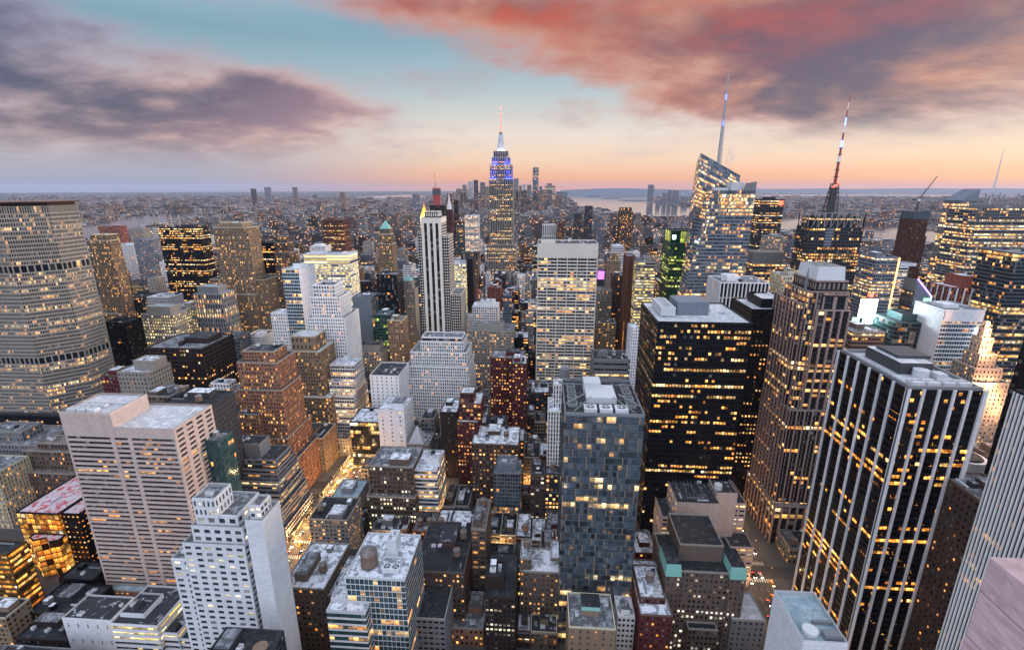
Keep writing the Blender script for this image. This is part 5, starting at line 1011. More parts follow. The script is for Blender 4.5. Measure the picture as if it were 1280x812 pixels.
B = H('magenta_screen_block', 'small dark block carrying a glowing magenta screen', 747, 756, 338, 780, 12, 352, None, 'dark_grey', 'unlit', 'roof_grey', k=0, clut=0, fin=False)
x0, x1, y0, y1, z = B.top; m = MB(); m.box(x0 + .6, x1 - .6, y0 - .5, y0 - .1, z - 14, z - 1); m.build('screen', 'magenta_screen', B.t); B.done(hid=352)
# --- towers downtown of the great skyscraper
H('dark_lit_crown_tower', 'dark residential tower with amber lit crown', 775, 791, 264, 1500, 36, 312, ST(3, 3.6, .7, .6), 'brown_brick', 'home_bright', 'roof_grey', k=0, cat=TOWER, ups=[(776, 790, 260, 2, 30, ST(4, 8, .6, .8))])
H('charcoal_tower', 'charcoal apartment tower with red lamp, taller of the dark pair', 732, 741, 258, 1420, 30, 298, ST(3, 3.6, .6, .5), 'dark_grey', 'home', 'roof_black', k=0, cat=TOWER)
H('slate_apartment_tower', 'slate apartment tower, shorter of the dark pair', 718, 727, 268, 1380, 30, 298, ST(3, 3.6, .6, .5), 'dark_grey', 'home', 'roof_black', k=0, cat=TOWER)
H('mist_grey_tower', 'misty grey tower beside the charcoal tower', 744, 756, 271, 1450, 30, 298, 'punch', 'bluish_grey', 'home', 'roof_grey', k=0, cat=TOWER)
H('white_striped_block', 'white striped block peeping over the white grid tower', 678, 695, 281, 1450, 30, 298, ST(6, 30, .55, .95, .02, 1), 'white_stone', 'unlit', 'roof_grey', k=0, cat=TOWER)
H('rust_low_tower', 'reddish apartment tower beside white striped block', 698, 706, 277, 1420, 26, 298, 'punch', 'rust_brown', 'home', 'roof_grey', k=0, cat=TOWER)
B = H('gold_pyramid_tower', 'tower with glowing gold pyramid roof', 525, 534, 271, 1900, 30, 280, 'punch', 'limestone', 'home_bright', 'roof_grey', k=0, clut=0, cat=TOWER, fin=False)
x0, x1, y0, y1, z = B.top; m = MB(); m.cone((x0 + x1) / 2, (y0 + y1) / 2, z, z + 50, (x1 - x0) * .62, .4, 4, 0, ph=PI / 4); m.build('pyramid_roof', 'gold_leaf', B.t)
for s_ in (-1, 1): flood(B.t, (x0 + x1) / 2 + s_ * 16, y0 - 14, z + 3, (1, .6, .2), 160000)
B.done(hid=280)
B = H('spired_clock_tower', 'dark red slim tower with white lantern spire', 557, 565, 262, 1850, 26, 318, ST(3, 3.6, .5, .5), 'red_brick', 'unlit', 'roof_grey', k=0, clut=0, cat=TOWER, fin=False)
x0, x1, y0, y1, z = B.top; m = MB(); c_ = ((x0 + x1) / 2, (y0 + y1) / 2); m.cone(*c_, z, z + 26, 9, 5, 8); m.cone(*c_, z + 26, z + 62, 4.5, .3, 8); m.build('spire', 'white_stone', B.t); B.done(hid=318)
B = H('black_condo_tower', 'black tower topped by a red crane core', 537, 555, 257, 1750, 34, 288, 'dark', 'black_metal', 'unlit', 'roof_grey', k=0, clut=0, cat=TOWER, fin=False)
x0, x1, y0, y1, z = B.top; m = MB(); m.box(x0 + 12, x1 - 14, y0 + 5, y0 + 18, z, z + 60, 0); m.box(x0 + 11, x1 - 13, y0 + 4, y0 + 19, z + 38, z + 55, 1); m.build('core', ['red_paint', 'steel_blue'], B.t); crane2 = (x0 + 20, y0 + 12, z + 60); B.done(hid=288)
H('blue_glass_condo', 'bluish glass tower beside the spired clock tower', 570, 579, 282, 1500, 26, 318, ST(2.6, 3.6, .9, .8), 'teal_metal', 'blue_glass', 'roof_grey', k=0, cat=TOWER)
H('striped_beacon_tower', 'black slim tower with lit amber top near the white finned tower', 567, 572, 250, 2000, 26, 275, ST(3, 3.6, .6, .5), 'black_metal', 'home', 'roof_grey', k=0, cat=TOWER)
# ------------------------------------------------------------------ far landmarks
def far_tower(name, label, xl, xr, yt, Y, dep, st, w, pane, yb=None, cat=TOWER):
    return H(name, label, xl, xr, yt, Y, dep, yb or yt + 4, st, w, pane, 'roof_grey', k=0, clut=0, cat=cat)
far_st = ST(8, 9, .7, .5, .2, .2)
B = Bld('tapered_glass_tower', 'tall tapered glass tower with thin spire, highest of the far downtown cluster', TOWER, *atY(669, 240, 6000)[:2], 'light_metal', None, None, 'blue_glass', 'roof_grey')
a, b, tpz = atY(665.5, 240, 6000), atY(673, 240, 6000), atY(669, 209, 6000)[2]
xa, xb, w_ = a[0], b[0], b[0] - a[0]; P0 = [(xa, 6000), (xb, 6000), (xb, 6000 + w_), (xa, 6000 + w_)]; cxm = (xa + xb) / 2; cym = 6000 + w_ / 2; r_ = w_ * .5
P1 = [(cxm, cym - r_), (cxm + r_, cym), (cxm, cym + r_), (cxm - r_, cym)]
for i in range(4):
    B.P.add([(*P0[i], 20), (*P0[(i + 1) % 4], 20), (*P1[i], tpz)] , 3, 0, [(0, 0), (6, 0), (3, 40)]); B.P.add([(*P0[(i + 1) % 4], 20), (*P1[(i + 1) % 4], tpz), (*P1[i], tpz)], 3, 0, [(6, 0), (9, 40), (3, 40)])
B.W.prism(P0, 0, 20); m = MB(); m.cone(cxm, cym, tpz, atY(669, 203, 6000)[2], 5, .8, 8); m.build('spire', 'light_metal', B.t); B.boxes = [(xa, xb, 6000, 6000 + w_, 0, tpz)]; B.done(hid=238)
DT = [(570, 576, 236, 'grey'), (578, 583, 231, 'slate'), (585, 591, 227, 'pale'), (592, 597, 225, 'dark'), (600, 606, 228, 'grey'), (606, 611, 233, 'tan'), (642, 648, 223, 'slate'), (649, 652, 232, 'tan'), (653, 657, 230, 'pale'), (659, 664, 231, 'slate'), (674, 678, 233, 'grey'), (681, 694, 232, 'amber'), (696, 709, 240, 'slate'), (684, 690, 229, 'tan')]
WK = dict(grey='grey_stone', slate='bluish_grey', pale='light_metal', dark='dark_grey', tan='tan_stone', amber='limestone')
pos = ['first from the east river end', 'second from the east river end', 'third, tall and blocky', 'fourth and darkest', 'fifth, squarish', 'sixth, stubby', 'just west of the great setback skyscraper', 'stub beside the misty slab', 'slim with lit cap', 'hard against the tapered glass tower', 'behind the foot of the tapered glass tower', 'broad and amber lit', 'broad, last by the harbour', 'small top poking above the amber one']
for i, (xl, xr, yt, c) in enumerate(DT):
    far_tower('downtown_tower', f'{c} downtown tower far off, {pos[i]}', xl, xr, yt, 5700 + 90 * (i % 5) + (200 if i == 13 else 0), 45, far_st, WK[c], 'office' if c == 'amber' else 'home')
JC = [(811, 818, 231, 'tallest'), (821, 826, 245, 'lowest'), (829, 834, 241, 'narrow second'), (836, 840, 238, 'middle'), (842, 849, 238, 'broad'), (853, 860, 246, 'stubby')]
for i, (xl, xr, yt, c) in enumerate(JC): far_tower('waterfront_tower', f'{c} hazy tower of the cluster across the harbour', xl, xr, yt, 7600 + 40 * i, 50, far_st, 'bluish_grey', 'home')
for i, (xl, xr, yt, c) in enumerate([(313, 318, 236, 'dark'), (330, 337, 234, 'slate'), (365, 370, 234, 'grey'), (424, 430, 240, 'tan'), (515, 524, 243, 'slate')]):
    far_tower('distant_tower', ['lone dark tower far across the river plain', 'slate tower far beyond the buff deco tower', 'grey tower rising from the far plain', 'tan tower beyond the rust tower', 'slate tower beyond the gold pyramid tower'][i], xl, xr, yt, [6500, 7500, 7000, 5200, 4300][i], 40, far_st, WK[c], 'home')
for i, (xl, xr, yt, Y, c, l) in enumerate([(140, 166, 306, 1150, 'white_stone', 'white hospital slab beyond the floodlit tan tower'), (166, 190, 300, 1100, 'bluish_grey', 'bluish glass slab beyond the dim grey block'), (186, 199, 318, 1000, 'grey_stone', 'grey striped slab left of the black glass tower'), (199, 210, 328, 950, 'white_stone', 'white stepped tower hugging the black glass tower'), (122, 150, 283, 1800, 'tile_red', 'red brick housing slab near the river'), (160, 178, 286, 1500, 'limestone', 'beige housing slab near the river')]):
    H('housing_slab', l, xl, xr, yt, Y, 30, yt + 14, 'punch', c, 'home', 'roof_grey', k=1)
# river stacks
for i in range(4):
    px = [191, 198, 214.5, 225][i]; Y = 3000; p = atY(px, 281, Y); top = atY(px, [268, 268, 265, 265][i], Y)[2]
    t = thing('smokestack', ['brick smokestack, first of the near river pair', 'brick smokestack, second of the near river pair', 'dark tipped smokestack beside the far river pier', 'dark tipped smokestack, last before the bridge tower'][i], 'smokestack', (p[0], Y, 0))
    m = MB(); m.cone(p[0], Y, 0, top, 7, 5, 12); m.build('shaft', 'pink_granite', t); m = MB(); m.cone(p[0], Y, top - 14, top + .5, 5.6, 5.4, 12); m.build('band', 'dark_grey', t)
# bridge over the river
t = thing('suspension_bridge', 'grey suspension bridge crossing the river on the horizon', 'bridge', (-2400, 5200, 0))
A_, B2 = atY(185, 262, 5300), atY(264, 261, 5300); bx0, bx1 = A_[0] - 200, B2[0] + 200; m = MB(); m.box(bx0, bx1, 5290, 5310, 38, 46, bottom=True); m.build('deck', 'dark_grey', t)
tw = [atY(188, 262, 5300)[0], atY(263, 261, 5300)[0]]
for x in tw: m = MB(); m.box(x - 12, x + 12, 5288, 5312, 0, 102); m.build('pylon', 'mid_metal', t)
m = MB(); n = 24
for i in range(n):
    f = lambda u: 52 + 48 * (2 * u - 1) ** 2
    u, v = i / n, (i + 1) / n; m.bar((tw[0] + (tw[1] - tw[0]) * u, 5292, f(u)), (tw[0] + (tw[1] - tw[0]) * v, 5292, f(v)), 2.5)
m.build('cable', 'dark_grey', t)

# ------------------------------------------------------------------ ground, water, streets
def gmat():
    m, t = newmat('ground_mat'); obj = t.node('ShaderNodeTexCoord').outputs['Object']
    n = t.noise(obj, .004, 6, .7); f = t.noise(obj, .0006, 4, .6); v = t.node('ShaderNodeTexVoronoi'); v.inputs['Scale'].default_value = .012; t.l.new(obj, v.inputs['Vector'])
    c = t.mix(t.sstep(n, .35, .65), (.045, .045, .05, 1), (.13, .125, .13, 1)); c = t.mix(t.m('MULTIPLY', t.sstep(f, .5, .62), .6), c, (.035, .045, .035, 1)); c = t.mix(.5, c, v.outputs['Color'], 'MULTIPLY')
    principled(t, Base_Color=c, Roughness=.95)
def amat():
    m, t = newmat('asphalt'); obj = t.node('ShaderNodeTexCoord').outputs['Object']; n = t.noise(obj, .3, 5, .6)
    principled(t, Base_Color=t.mix(n, (.03, .03, .032, 1), (.075, .073, .07, 1)), Roughness=t.m('ADD', .35, t.m('MULTIPLY', n, .5)))
def wmat():
    m, t = newmat('water_mat'); obj = t.node('ShaderNodeTexCoord').outputs['Object']; n = t.noise(obj, .02, 4, .6); b = t.node('ShaderNodeBump'); b.inputs['Strength'].default_value = .06; b.inputs['Distance'].default_value = 8; t.l.new(n, b.inputs['Height'])
    principled(t, Base_Color=(.03, .045, .06, 1), Roughness=.10, Normal=b.outputs[0], Specular_IOR_Level=.8)
gmat(); amat(); wmat(); plain('paint_white', (.55, .55, .53), .8); wall('paving', (.09, .088, .085), var=.4); plain('hill_mat', (.10, .12, .15), .95)
m = MB(); R_ = 34000; m.poly([(R_ * math.cos(i * 2 * PI / 96), R_ * math.sin(i * 2 * PI / 96), -.3) for i in range(96)])
tag(m.build('ground', 'ground_mat'), kind='structure')
def water(name, pix, z=0.0):
    m = MB(); P = [tuple(atZ(px, py, z)) for px, py in pix]
    a = sum(P[i][0] * P[(i + 1) % len(P)][1] - P[(i + 1) % len(P)][0] * P[i][1] for i in range(len(P)))
    if a < 0: P = P[::-1]
    m.poly(P); tag(m.build(name, 'water_mat'), kind='structure'); return [(p[0], p[1]) for p in P]
WAT = []
WAT.append(water('river', [(40, 294), (100, 284), (135, 276), (165, 270), (195, 266), (225, 264.5), (262, 263), (300, 261.5), (312, 262.5), (280, 266), (250, 269.5), (222, 273), (200, 278), (180, 284), (150, 291), (120, 296), (60, 302)]))
WAT.append(water('harbor', [(706, 241.5), (760, 240.6), (800, 240.6), (812, 243), (808, 252), (830, 256), (862, 258.5), (900, 262), (960, 268), (1010, 274), (1081, 280), (1132, 285), (1180, 291), (1240, 297), (1330, 308), (1330, 322), (1280, 315), (1180, 306), (1130, 301), (1040, 294), (980, 287), (864, 272), (832, 271), (800, 268), (770, 265), (747, 262), (722, 257), (712, 250)]))
WAT.append(water('ocean', [(-200, 239.3), (300, 238.6), (560, 238.4), (560, 237.2), (-200, 237.2)]))
WAT.append(water('inlet', [(440, 246), (520, 243), (536, 246), (500, 248), (455, 249)]))
WAT.append(water('marsh_river', [(940, 243.5), (1060, 242.5), (1210, 243.5), (1250, 246), (1080, 244.6), (960, 245.2)]))
def inpoly(x, y, P):
    c = False; n = len(P); j = n - 1
    for i in range(n):
        if (P[i][1] > y) != (P[j][1] > y) and x < (P[j][0] - P[i][0]) * (y - P[i][1]) / (P[j][1] - P[i][1]) + P[i][0]: c = not c
        j = i
    return c
def inwater(x, y): return any(inpoly(x, y, P) for P in WAT)
for k, (xl, xr, yr, lab) in enumerate([(731, 754, 246, 'a'), (752, 777, 248.2, 'b'), (772, 812, 251, 'c')]):
    a, b = atZ(xl, yr, 0), atZ(xr, yr, 0); w_ = b[0] - a[0]; cxm, cym = (a[0] + b[0]) / 2, a[1]; m = MB(); pts = [(cxm + w_ / 2 * math.cos(i * PI / 9) * (1 + .1 * math.sin(3 * i + k)), cym + w_ * .22 * math.sin(i * PI / 9)) for i in range(18)]
    m.prism(pts, 0.5, 6, 0, P1=[(cxm + (p[0] - cxm) * .96, cym + (p[1] - cym) * .96) for p in pts]); m.prism([(cxm + (p[0] - cxm) * .7, cym + (p[1] - cym) * .7) for p in pts], 6, 18 + 6 * (k == 0), 0); tag(m.build('island', 'hill_mat'), kind='structure')
def hills(name, px0, px1, rows, Y):
    m = MB(); n = len(rows)
    for i in range(n - 1):
        u0, u1 = px0 + (px1 - px0) * i / (n - 1), px0 + (px1 - px0) * (i + 1) / (n - 1); a, b = atY(u0, rows[i], Y), atY(u1, rows[i + 1], Y); da, db = np.array([a[0], a[1]]) * 1.18, np.array([b[0], b[1]]) * 1.18
        fa_, fb_ = np.array([a[0], a[1]]) * .93, np.array([b[0], b[1]]) * .93
        m.add([(*fa_, -1), (*fb_, -1), tuple(b), tuple(a)]); m.add([tuple(a), tuple(b), (*db, -1), (*da, -1)])
    tag(m.build(name, 'hill_mat'), kind='structure')
hills('hills', 700, 862, [238, 237, 236.2, 235.6, 235.3, 235.6, 235.9, 236.3, 237, 238], 17500)
hills('hills', 850, 1420, [237.2, 236.4, 235.9, 236.2, 235.6, 236.2, 235.8, 235.2, 235.9, 235.3, 236.0, 235.5, 236.5, 237], 26000)
AV = [-1390, -1240, -1090, -940, -790, -640, -490, -343, -178, 152, 430, 710, 990, 1270]
S0, SP = 53, 80
nS = 20
m = MB(); m.box(-1500, 1400, 20, S0 + SP * nS, -.28, .004); tag(m.build('road', 'asphalt'), kind='structure')
m = MB()
for i in range(len(AV) - 1):
    for k in range(nS):
        m.box(AV[i] + 9.5, AV[i + 1] - 9.5, S0 + SP * k + 5.5, S0 + SP * (k + 1) - 5.5, .004, .15)
tag(m.build('pavement', 'paving'), kind='structure')
m = MB()
for a in (-178, 152):
    for k in range(1, 9):
        y = S0 + SP * k
        for s_ in (-1, 1):
            for j in range(11): x = a - 8.6 + j * 1.65; m.box(x, x + .75, y + s_ * 8 - 1.6, y + s_ * 8 + 1.6, .008, .010)
        for j in range(1, 5):
            x = a - 9.5 + j * 3.8
            for q in range(7): m.box(x - .07, x + .07, y + 13 + q * 8.2, y + 16.5 + q * 8.2, .008, .010)
tag(m.build('road_markings', 'paint_white'), kind='structure')
# ------------------------------------------------------------------ the infill of the blocks
CORR = [(340, 398, 700, 292), (360, 415, 662, 330), (392, 440, 600, 420), (896, 992, 742, 292), (775, 792, 436, 850), (1270, 1280, 812, 100)]
hero = []
for boxes, yb, t in HID:
    for b in boxes:
        pts = []
        zl = max(0., min(b[5] - 1, float(atY(640, yb, b[2])[2])))
        for x in b[:2]:
            for y in b[2:4]:
                for z in (zl, b[5]): pts.append(proj((x, y, z)))
        xs = [p[0] for p in pts]; hero.append((min(xs) - 1, max(xs) + 1, yb, b[3] - 1))
for a_, b_, r_w in [(100, 130, 291, ), (130, 165, 287), (165, 205, 277), (205, 262, 270), (1078, 1136, 299), (1150, 1186, 303), (976, 1004, 285), (1266, 1290, 314), (708, 750, 257), (750, 800, 265), (800, 866, 269)]:
    CORR.append((a_, b_, r_w, min(atZ(a_, r_w, 0)[1], atZ(b_, r_w, 0)[1])))
hero = np.array(hero + [(a, b, c, d) for a, b, c, d in CORR]); FT = np.array(FOOT)
def cap(x0, x1, y0, y1, h, lowest=0):
    for _ in range(2):
        P = [proj((x, y, z)) for x in (x0, x1) for y in (y0, y1) for z in (0, h)]; xl = min(p[0] for p in P); xr = max(p[0] for p in P)
        q = hero[(hero[:, 3] >= y1 - 3) & (hero[:, 0] < xr) & (hero[:, 1] > xl)]
        if len(q) == 0: return h
        row = q[:, 2].max(); z = min(atY(xl, row, y1)[2], atY(xr, row, y1)[2])
        h = min(h, max(z - 5, lowest if z > -30 else 0))
        if h < 6: return 0
    return h
def free(x0, x1, y0, y1, g=.6):
    return not np.any((FT[:, 0] < x1 + g) & (FT[:, 1] > x0 - g) & (FT[:, 2] < y1 + g) & (FT[:, 3] > y0 - g))
LOTS = []
r = random.Random(21)
for i in range(len(AV) - 1):
    for k in range(nS):
        for row in (0, 1):
            y0 = S0 + SP * k + 9 + row * 31.5; y1 = y0 + 30
            x = AV[i] + 14
            while x < AV[i + 1] - 20:
                w_ = min(r.choice([9, 11, 12, 14, 15, 16, 18, 20, 22, 28] if abs(AV[i] + 13) < 200 else [12, 15, 18, 18, 22, 25, 30, 38]), AV[i + 1] - 14 - x)
                if AV[i + 1] - 14 - x - w_ < 9: w_ = AV[i + 1] - 14 - x
                a, b = x, x + w_ - .15; x += w_
                c_ = proj(((a + b) / 2, y0, 20))
                if c_[0] < -60 or c_[0] > 1340 or y0 < 70 or c_[1] > 1150: continue
                if inwater((a + b) / 2, y1): continue
                yy0, yy1 = y0 + r.choice([0, 0, 0, 1.0]), y1 - r.choice([0, 2, 5])
                # trim the lot against buildings already standing
                if not free(a, b, yy0, yy1):
                    bad = False
                    for _ in range(5):
                        o_ = FT[(FT[:, 0] < b + .5) & (FT[:, 1] > a - .5) & (FT[:, 2] < yy1 + .5) & (FT[:, 3] > yy0 - .5)]
                        if len(o_) == 0: break
                        q_ = o_[0]
                        c__ = [((q_[0] - .6 - a) * (yy1 - yy0), (a, q_[0] - .6, yy0, yy1)), ((b - q_[1] - .6) * (yy1 - yy0), (q_[1] + .6, b, yy0, yy1)), ((q_[2] - .6 - yy0) * (b - a), (a, b, yy0, q_[2] - .6)), ((yy1 - q_[3] - .6) * (b - a), (a, b, q_[3] + .6, yy1))]
                        ar, (a, b, yy0, yy1) = max(c__)
                        if ar <= 0: bad = True; break
                    if bad or b - a < 5 or yy1 - yy0 < 5 or not free(a, b, yy0, yy1, .4): continue
                ctr = -170 < a < 140
                h = (r.choice([16, 20, 24, 28, 34, 40, 46, 55, 64]) if ctr else r.choice([24, 32, 40, 50, 60, 75, 90, 110])) * r.uniform(.85, 1.15)
                if yy0 > 560: h = r.choice([20, 30, 40, 50, 55, 60, 70, 80, 95, 115]) * r.uniform(.8, 1.15)
                if yy0 > 1000: h *= .8
                if a > 450: h *= .7
                if yy0 < 200: h *= .9
                h = cap(a, b, yy0, yy1, h, 12 if (a > -170 and b < 128) or a > 170 or b < -195 else 0)
                if h < 7: continue
                LOTS.append([a, b, yy0, yy1, h])
# which of them show: rays against the boxes of everything built so far
GX, GY = 400, 254
px_, py_ = np.meshgrid((np.arange(GX) + .5) * 1280 / GX, (np.arange(GY) + .5) * 812 / GY)
D = CF + CR * ((px_.ravel()[:, None] - 640) / FPX) + CU * ((406 - py_.ravel()[:, None]) / FPX)
best = np.full(len(D), 1e9); who = np.full(len(D), -1)
BX = np.array(ALLBOX + [(l[0], l[1], l[2], l[3], 0, l[4]) for l in LOTS]); nH = len(ALLBOX)
inv = 1.0 / np.where(np.abs(D) < 1e-9, 1e-9, D)
for j in range(len(BX)):
    b = BX[j]
    cs_ = [proj((x, y, z)) for x in b[:2] for y in b[2:4] for z in b[4:6]]
    u0 = int(max(0, min(p[0] for p in cs_) / 1280 * GX - 1)); u1 = int(min(GX, max(p[0] for p in cs_) / 1280 * GX + 2)); v0 = int(max(0, min(p[1] for p in cs_) / 812 * GY - 1)); v1 = int(min(GY, max(p[1] for p in cs_) / 812 * GY + 2))
    if u1 <= u0 or v1 <= v0: continue
    idx = (np.arange(v0, v1)[:, None] * GX + np.arange(u0, u1)[None]).ravel(); iv = inv[idx]
    t0 = (np.array([b[0], b[2], b[4]]) - CP) * iv; t1 = (np.array([b[1], b[3], b[5]]) - CP) * iv
    tn = np.minimum(t0, t1).max(1); tf = np.maximum(t0, t1).min(1); hit = (tn < tf) & (tf > 0) & (tn < best[idx]) & (tn > 0)
    best[idx[hit]] = tn[hit]; who[idx[hit]] = j
cnt = np.bincount(who[who >= 0], minlength=len(BX))[nH:]
order = sorted(range(len(LOTS)), key=lambda i: -cnt[i])
NFILL = 240
pick = [i for i in order[:NFILL] if cnt[i] > 2]; rest = [i for i in range(len(LOTS)) if i not in set(pick)]
print('lots', len(LOTS), 'visible', int((cnt > 0).sum()), 'picked', len(pick), 'min px', cnt[pick[-1]] if pick else 0)
WORD = {'red_brick': 'dark red brick', 'brown_brick': 'brown brick', 'dark_brown': 'blackish brick', 'brown_stone': 'brown stone', 'grey_stone': 'grey stone', 'limestone': 'pale limestone', 'tan_stone': 'tan stone', 'white_stone': 'white stone', 'dark_grey': 'charcoal', 'orange_brick': 'orange brick', 'light_metal': 'silver panelled', 'steel_blue': 'blue steel', 'bluish_grey': 'bluish grey', 'cream_stone': 'cream', 'black_metal': 'black steel', 'rust_brown': 'rust brown'}
RW = {'roof_white': 'snowy roof', 'roof_grey': 'grey roof', 'roof_black': 'black roof', 'roof_dark': 'patchy dark roof', 'roof_brown': 'brown roof', 'roof_blue': 'bluish roof'}
heroC = [(t, *proj((b[0][0] * .5 + b[0][1] * .5, b[0][2], b[0][5]))) for b, yb, t in HID]
used = set()
def label_for(px, py, w, rk, tank, kind, h, x0, x1):
    near = sorted(heroC, key=lambda q: (q[1] - px) ** 2 + ((q[2] - py) * 1.0) ** 2)[:7]
    nm = lambda t: t.name.split('.')[0].replace('_', ' ')
    size = 'low' if h < 22 else ('tall' if h > 70 else ('narrow' if x1 - x0 < 15 else ('broad' if x1 - x0 > 30 else 'mid height')))
    tk = {0: '', 1: ' and water tank', 2: ' and two tanks'}[tank]
    for pat in range(2):
        for i in range(6):
            A, Bn = near[i], near[(i + 1) % 7]
            if nm(A[0]) == nm(Bn[0]): continue
            if pat == 0:
                rel = 'in front of' if py > A[2] + 30 else ('behind' if py < A[2] - 30 else 'beside')
                L = f'{size} {WORD[w]} {kind} with {RW[rk]}{tk} {rel} {nm(A[0])}'
            else: L = f'{size} {WORD[w]} {kind} between {nm(A[0])} and {nm(Bn[0])}'
            if L not in used and 4 <= len(L.split()) <= 16: used.add(L); return L
    L += ', lower one'; used.add(L); return L
r = random.Random(5)
for i in pick:
    x0, x1, y0, y1, h = LOTS[i]; c = proj(((x0 + x1) / 2, y0, h))
    far = y0 > 560
    w = r.choice(['red_brick', 'brown_brick', 'brown_brick', 'dark_brown', 'brown_stone', 'grey_stone', 'limestone', 'tan_stone', 'dark_grey'] if not far else ['limestone', 'grey_stone', 'white_stone', 'brown_stone', 'brown_brick', 'tan_stone', 'bluish_grey', 'light_metal', 'dark_grey', 'red_brick', 'dark_brown'])
    if h > 60 and r.random() < .35: w = r.choice(['steel_blue', 'black_metal', 'bluish_grey', 'limestone', 'light_metal'])
    sk = {'steel_blue': 'curt2', 'black_metal': 'dark', 'bluish_grey': 'curt2', 'light_metal': 'ribbon'}.get(w) or r.choice(['punch', 'small', 'loft', 'punch', 'pair', 'wide', 'pierw'])
    pane = {'curt2': 'blue_glass', 'dark': 'tower_dark'}.get(sk) or r.choice(['home', 'home', 'home_bright', 'office', 'white_light', 'unlit'])
    rk = r.choice(['roof_white', 'roof_white', 'roof_grey', 'roof_dark', 'roof_black', 'roof_black', 'roof_brown'])
    kind = 'loft' if sk == 'loft' else ('office' if sk in ('curt2', 'dark', 'ribbon', 'pierw') else ('house' if h < 20 else 'apartment block'))
    tank = r.choice([0, 0, 1, 1, 2]) if not far else r.choice([0, 0, 1])
    lab = label_for(c[0], c[1], w, rk, tank, kind, h, x0, x1)
    B = Bld({'loft': 'loft_building', 'office': 'office_building', 'house': 'town_house', 'apartment block': 'apartment_building'}[kind], lab, 'building', (x0 + x1) / 2, (y0 + y1) / 2, w, None, None, pane, rk, 24 if (cnt[i] > 60 and not far) else 0, seed=i)
    st = dict(F[sk]); st['bw'] *= r.uniform(.9, 1.15); st['fh'] *= r.uniform(.93, 1.1)
    q = r.random(); top = (x0, x1, y0, y1, h)
    if q < .3 and h > 26:
        h1 = h * r.uniform(.6, .85); B.rect(x0, x1, y0, y1, 0, h1, st); top = (x0 + r.choice([.3, 3, 4]), x1 - r.choice([.3, 3, 5]), y0 + r.choice([2.5, 4, 6]), y1 - r.choice([.3, 4]), h); B.rect(*top[:4], h1, h, st); B.clutter(x0 + .5, x1 - .5, y0 + .3, top[2] - .3, h1, 1, pent=False)
    elif q < .42 and x1 - x0 > 20:
        m_ = (x0 + x1) / 2; h1 = h * r.uniform(.65, .9); B.rect(x0, m_ - .05, y0, y1, 0, h, st); B.rect(m_ + .05, x1, y0 + .4, y1, 0, h1, st); top = (x0, m_, y0, y1, h); B.clutter(m_ + 1, x1 - 1, y0 + 1, y1 - 1, h1, 2)
    else: B.rect(x0, x1, y0, y1, 0, h, st, par=r.choice([.7, 1.0, 1.4]))
    if not far and r.random() < .6:                # projecting cornice and belt courses
        for zz in ([h - .9] if top[4] == h else []) + [4.6, h * .5]:
            if zz < LOTS[i][4] * .62 or zz == h - .9: m = MB(); m.box(top[0] - .37, top[1] + .35, top[2] - .45, top[2] - .003, zz, zz + .55, bottom=True); m.build('cornice', r.choice([w, 'limestone', 'grey_stone']), B.t)
    if not far and sk in ('punch', 'small', 'pair', 'loft') and LOTS[i][4] < 60 and r.random() < .5:
        m = MB(); xa = x0 + (x1 - x0) * r.uniform(.2, .6); nf = int((min(top[4], h) - 4) / 3.4)
        for q_ in range(max(1, nf - 1)):
            zz = 4.5 + q_ * 3.4
            if zz > h * .58: break
            m.box(xa, xa + 4.2, y0 - 1.15, y0 - .06, zz, zz + .08, bottom=True); m.bar((xa, y0 - 1.1, zz + 1), (xa + 4.2, y0 - 1.1, zz + 1), .07); m.bar((xa + .3, y0 - .6, zz), (xa + 3.6, y0 - .6, zz + 3.4), .12); m.bar((xa, y0 - 1.1, zz), (xa, y0 - 1.1, zz + 1), .07); m.bar((xa + 4.2, y0 - 1.1, zz), (xa + 4.2, y0 - 1.1, zz + 1), .07)
        m.build('fire_escape', 'dark_steel', B.t)
    B.clutter(top[0] + .7, top[1] - .7, top[2] + .7, top[3] - .7, top[4], 6 if not far else 2, tank, True)
    B.done()
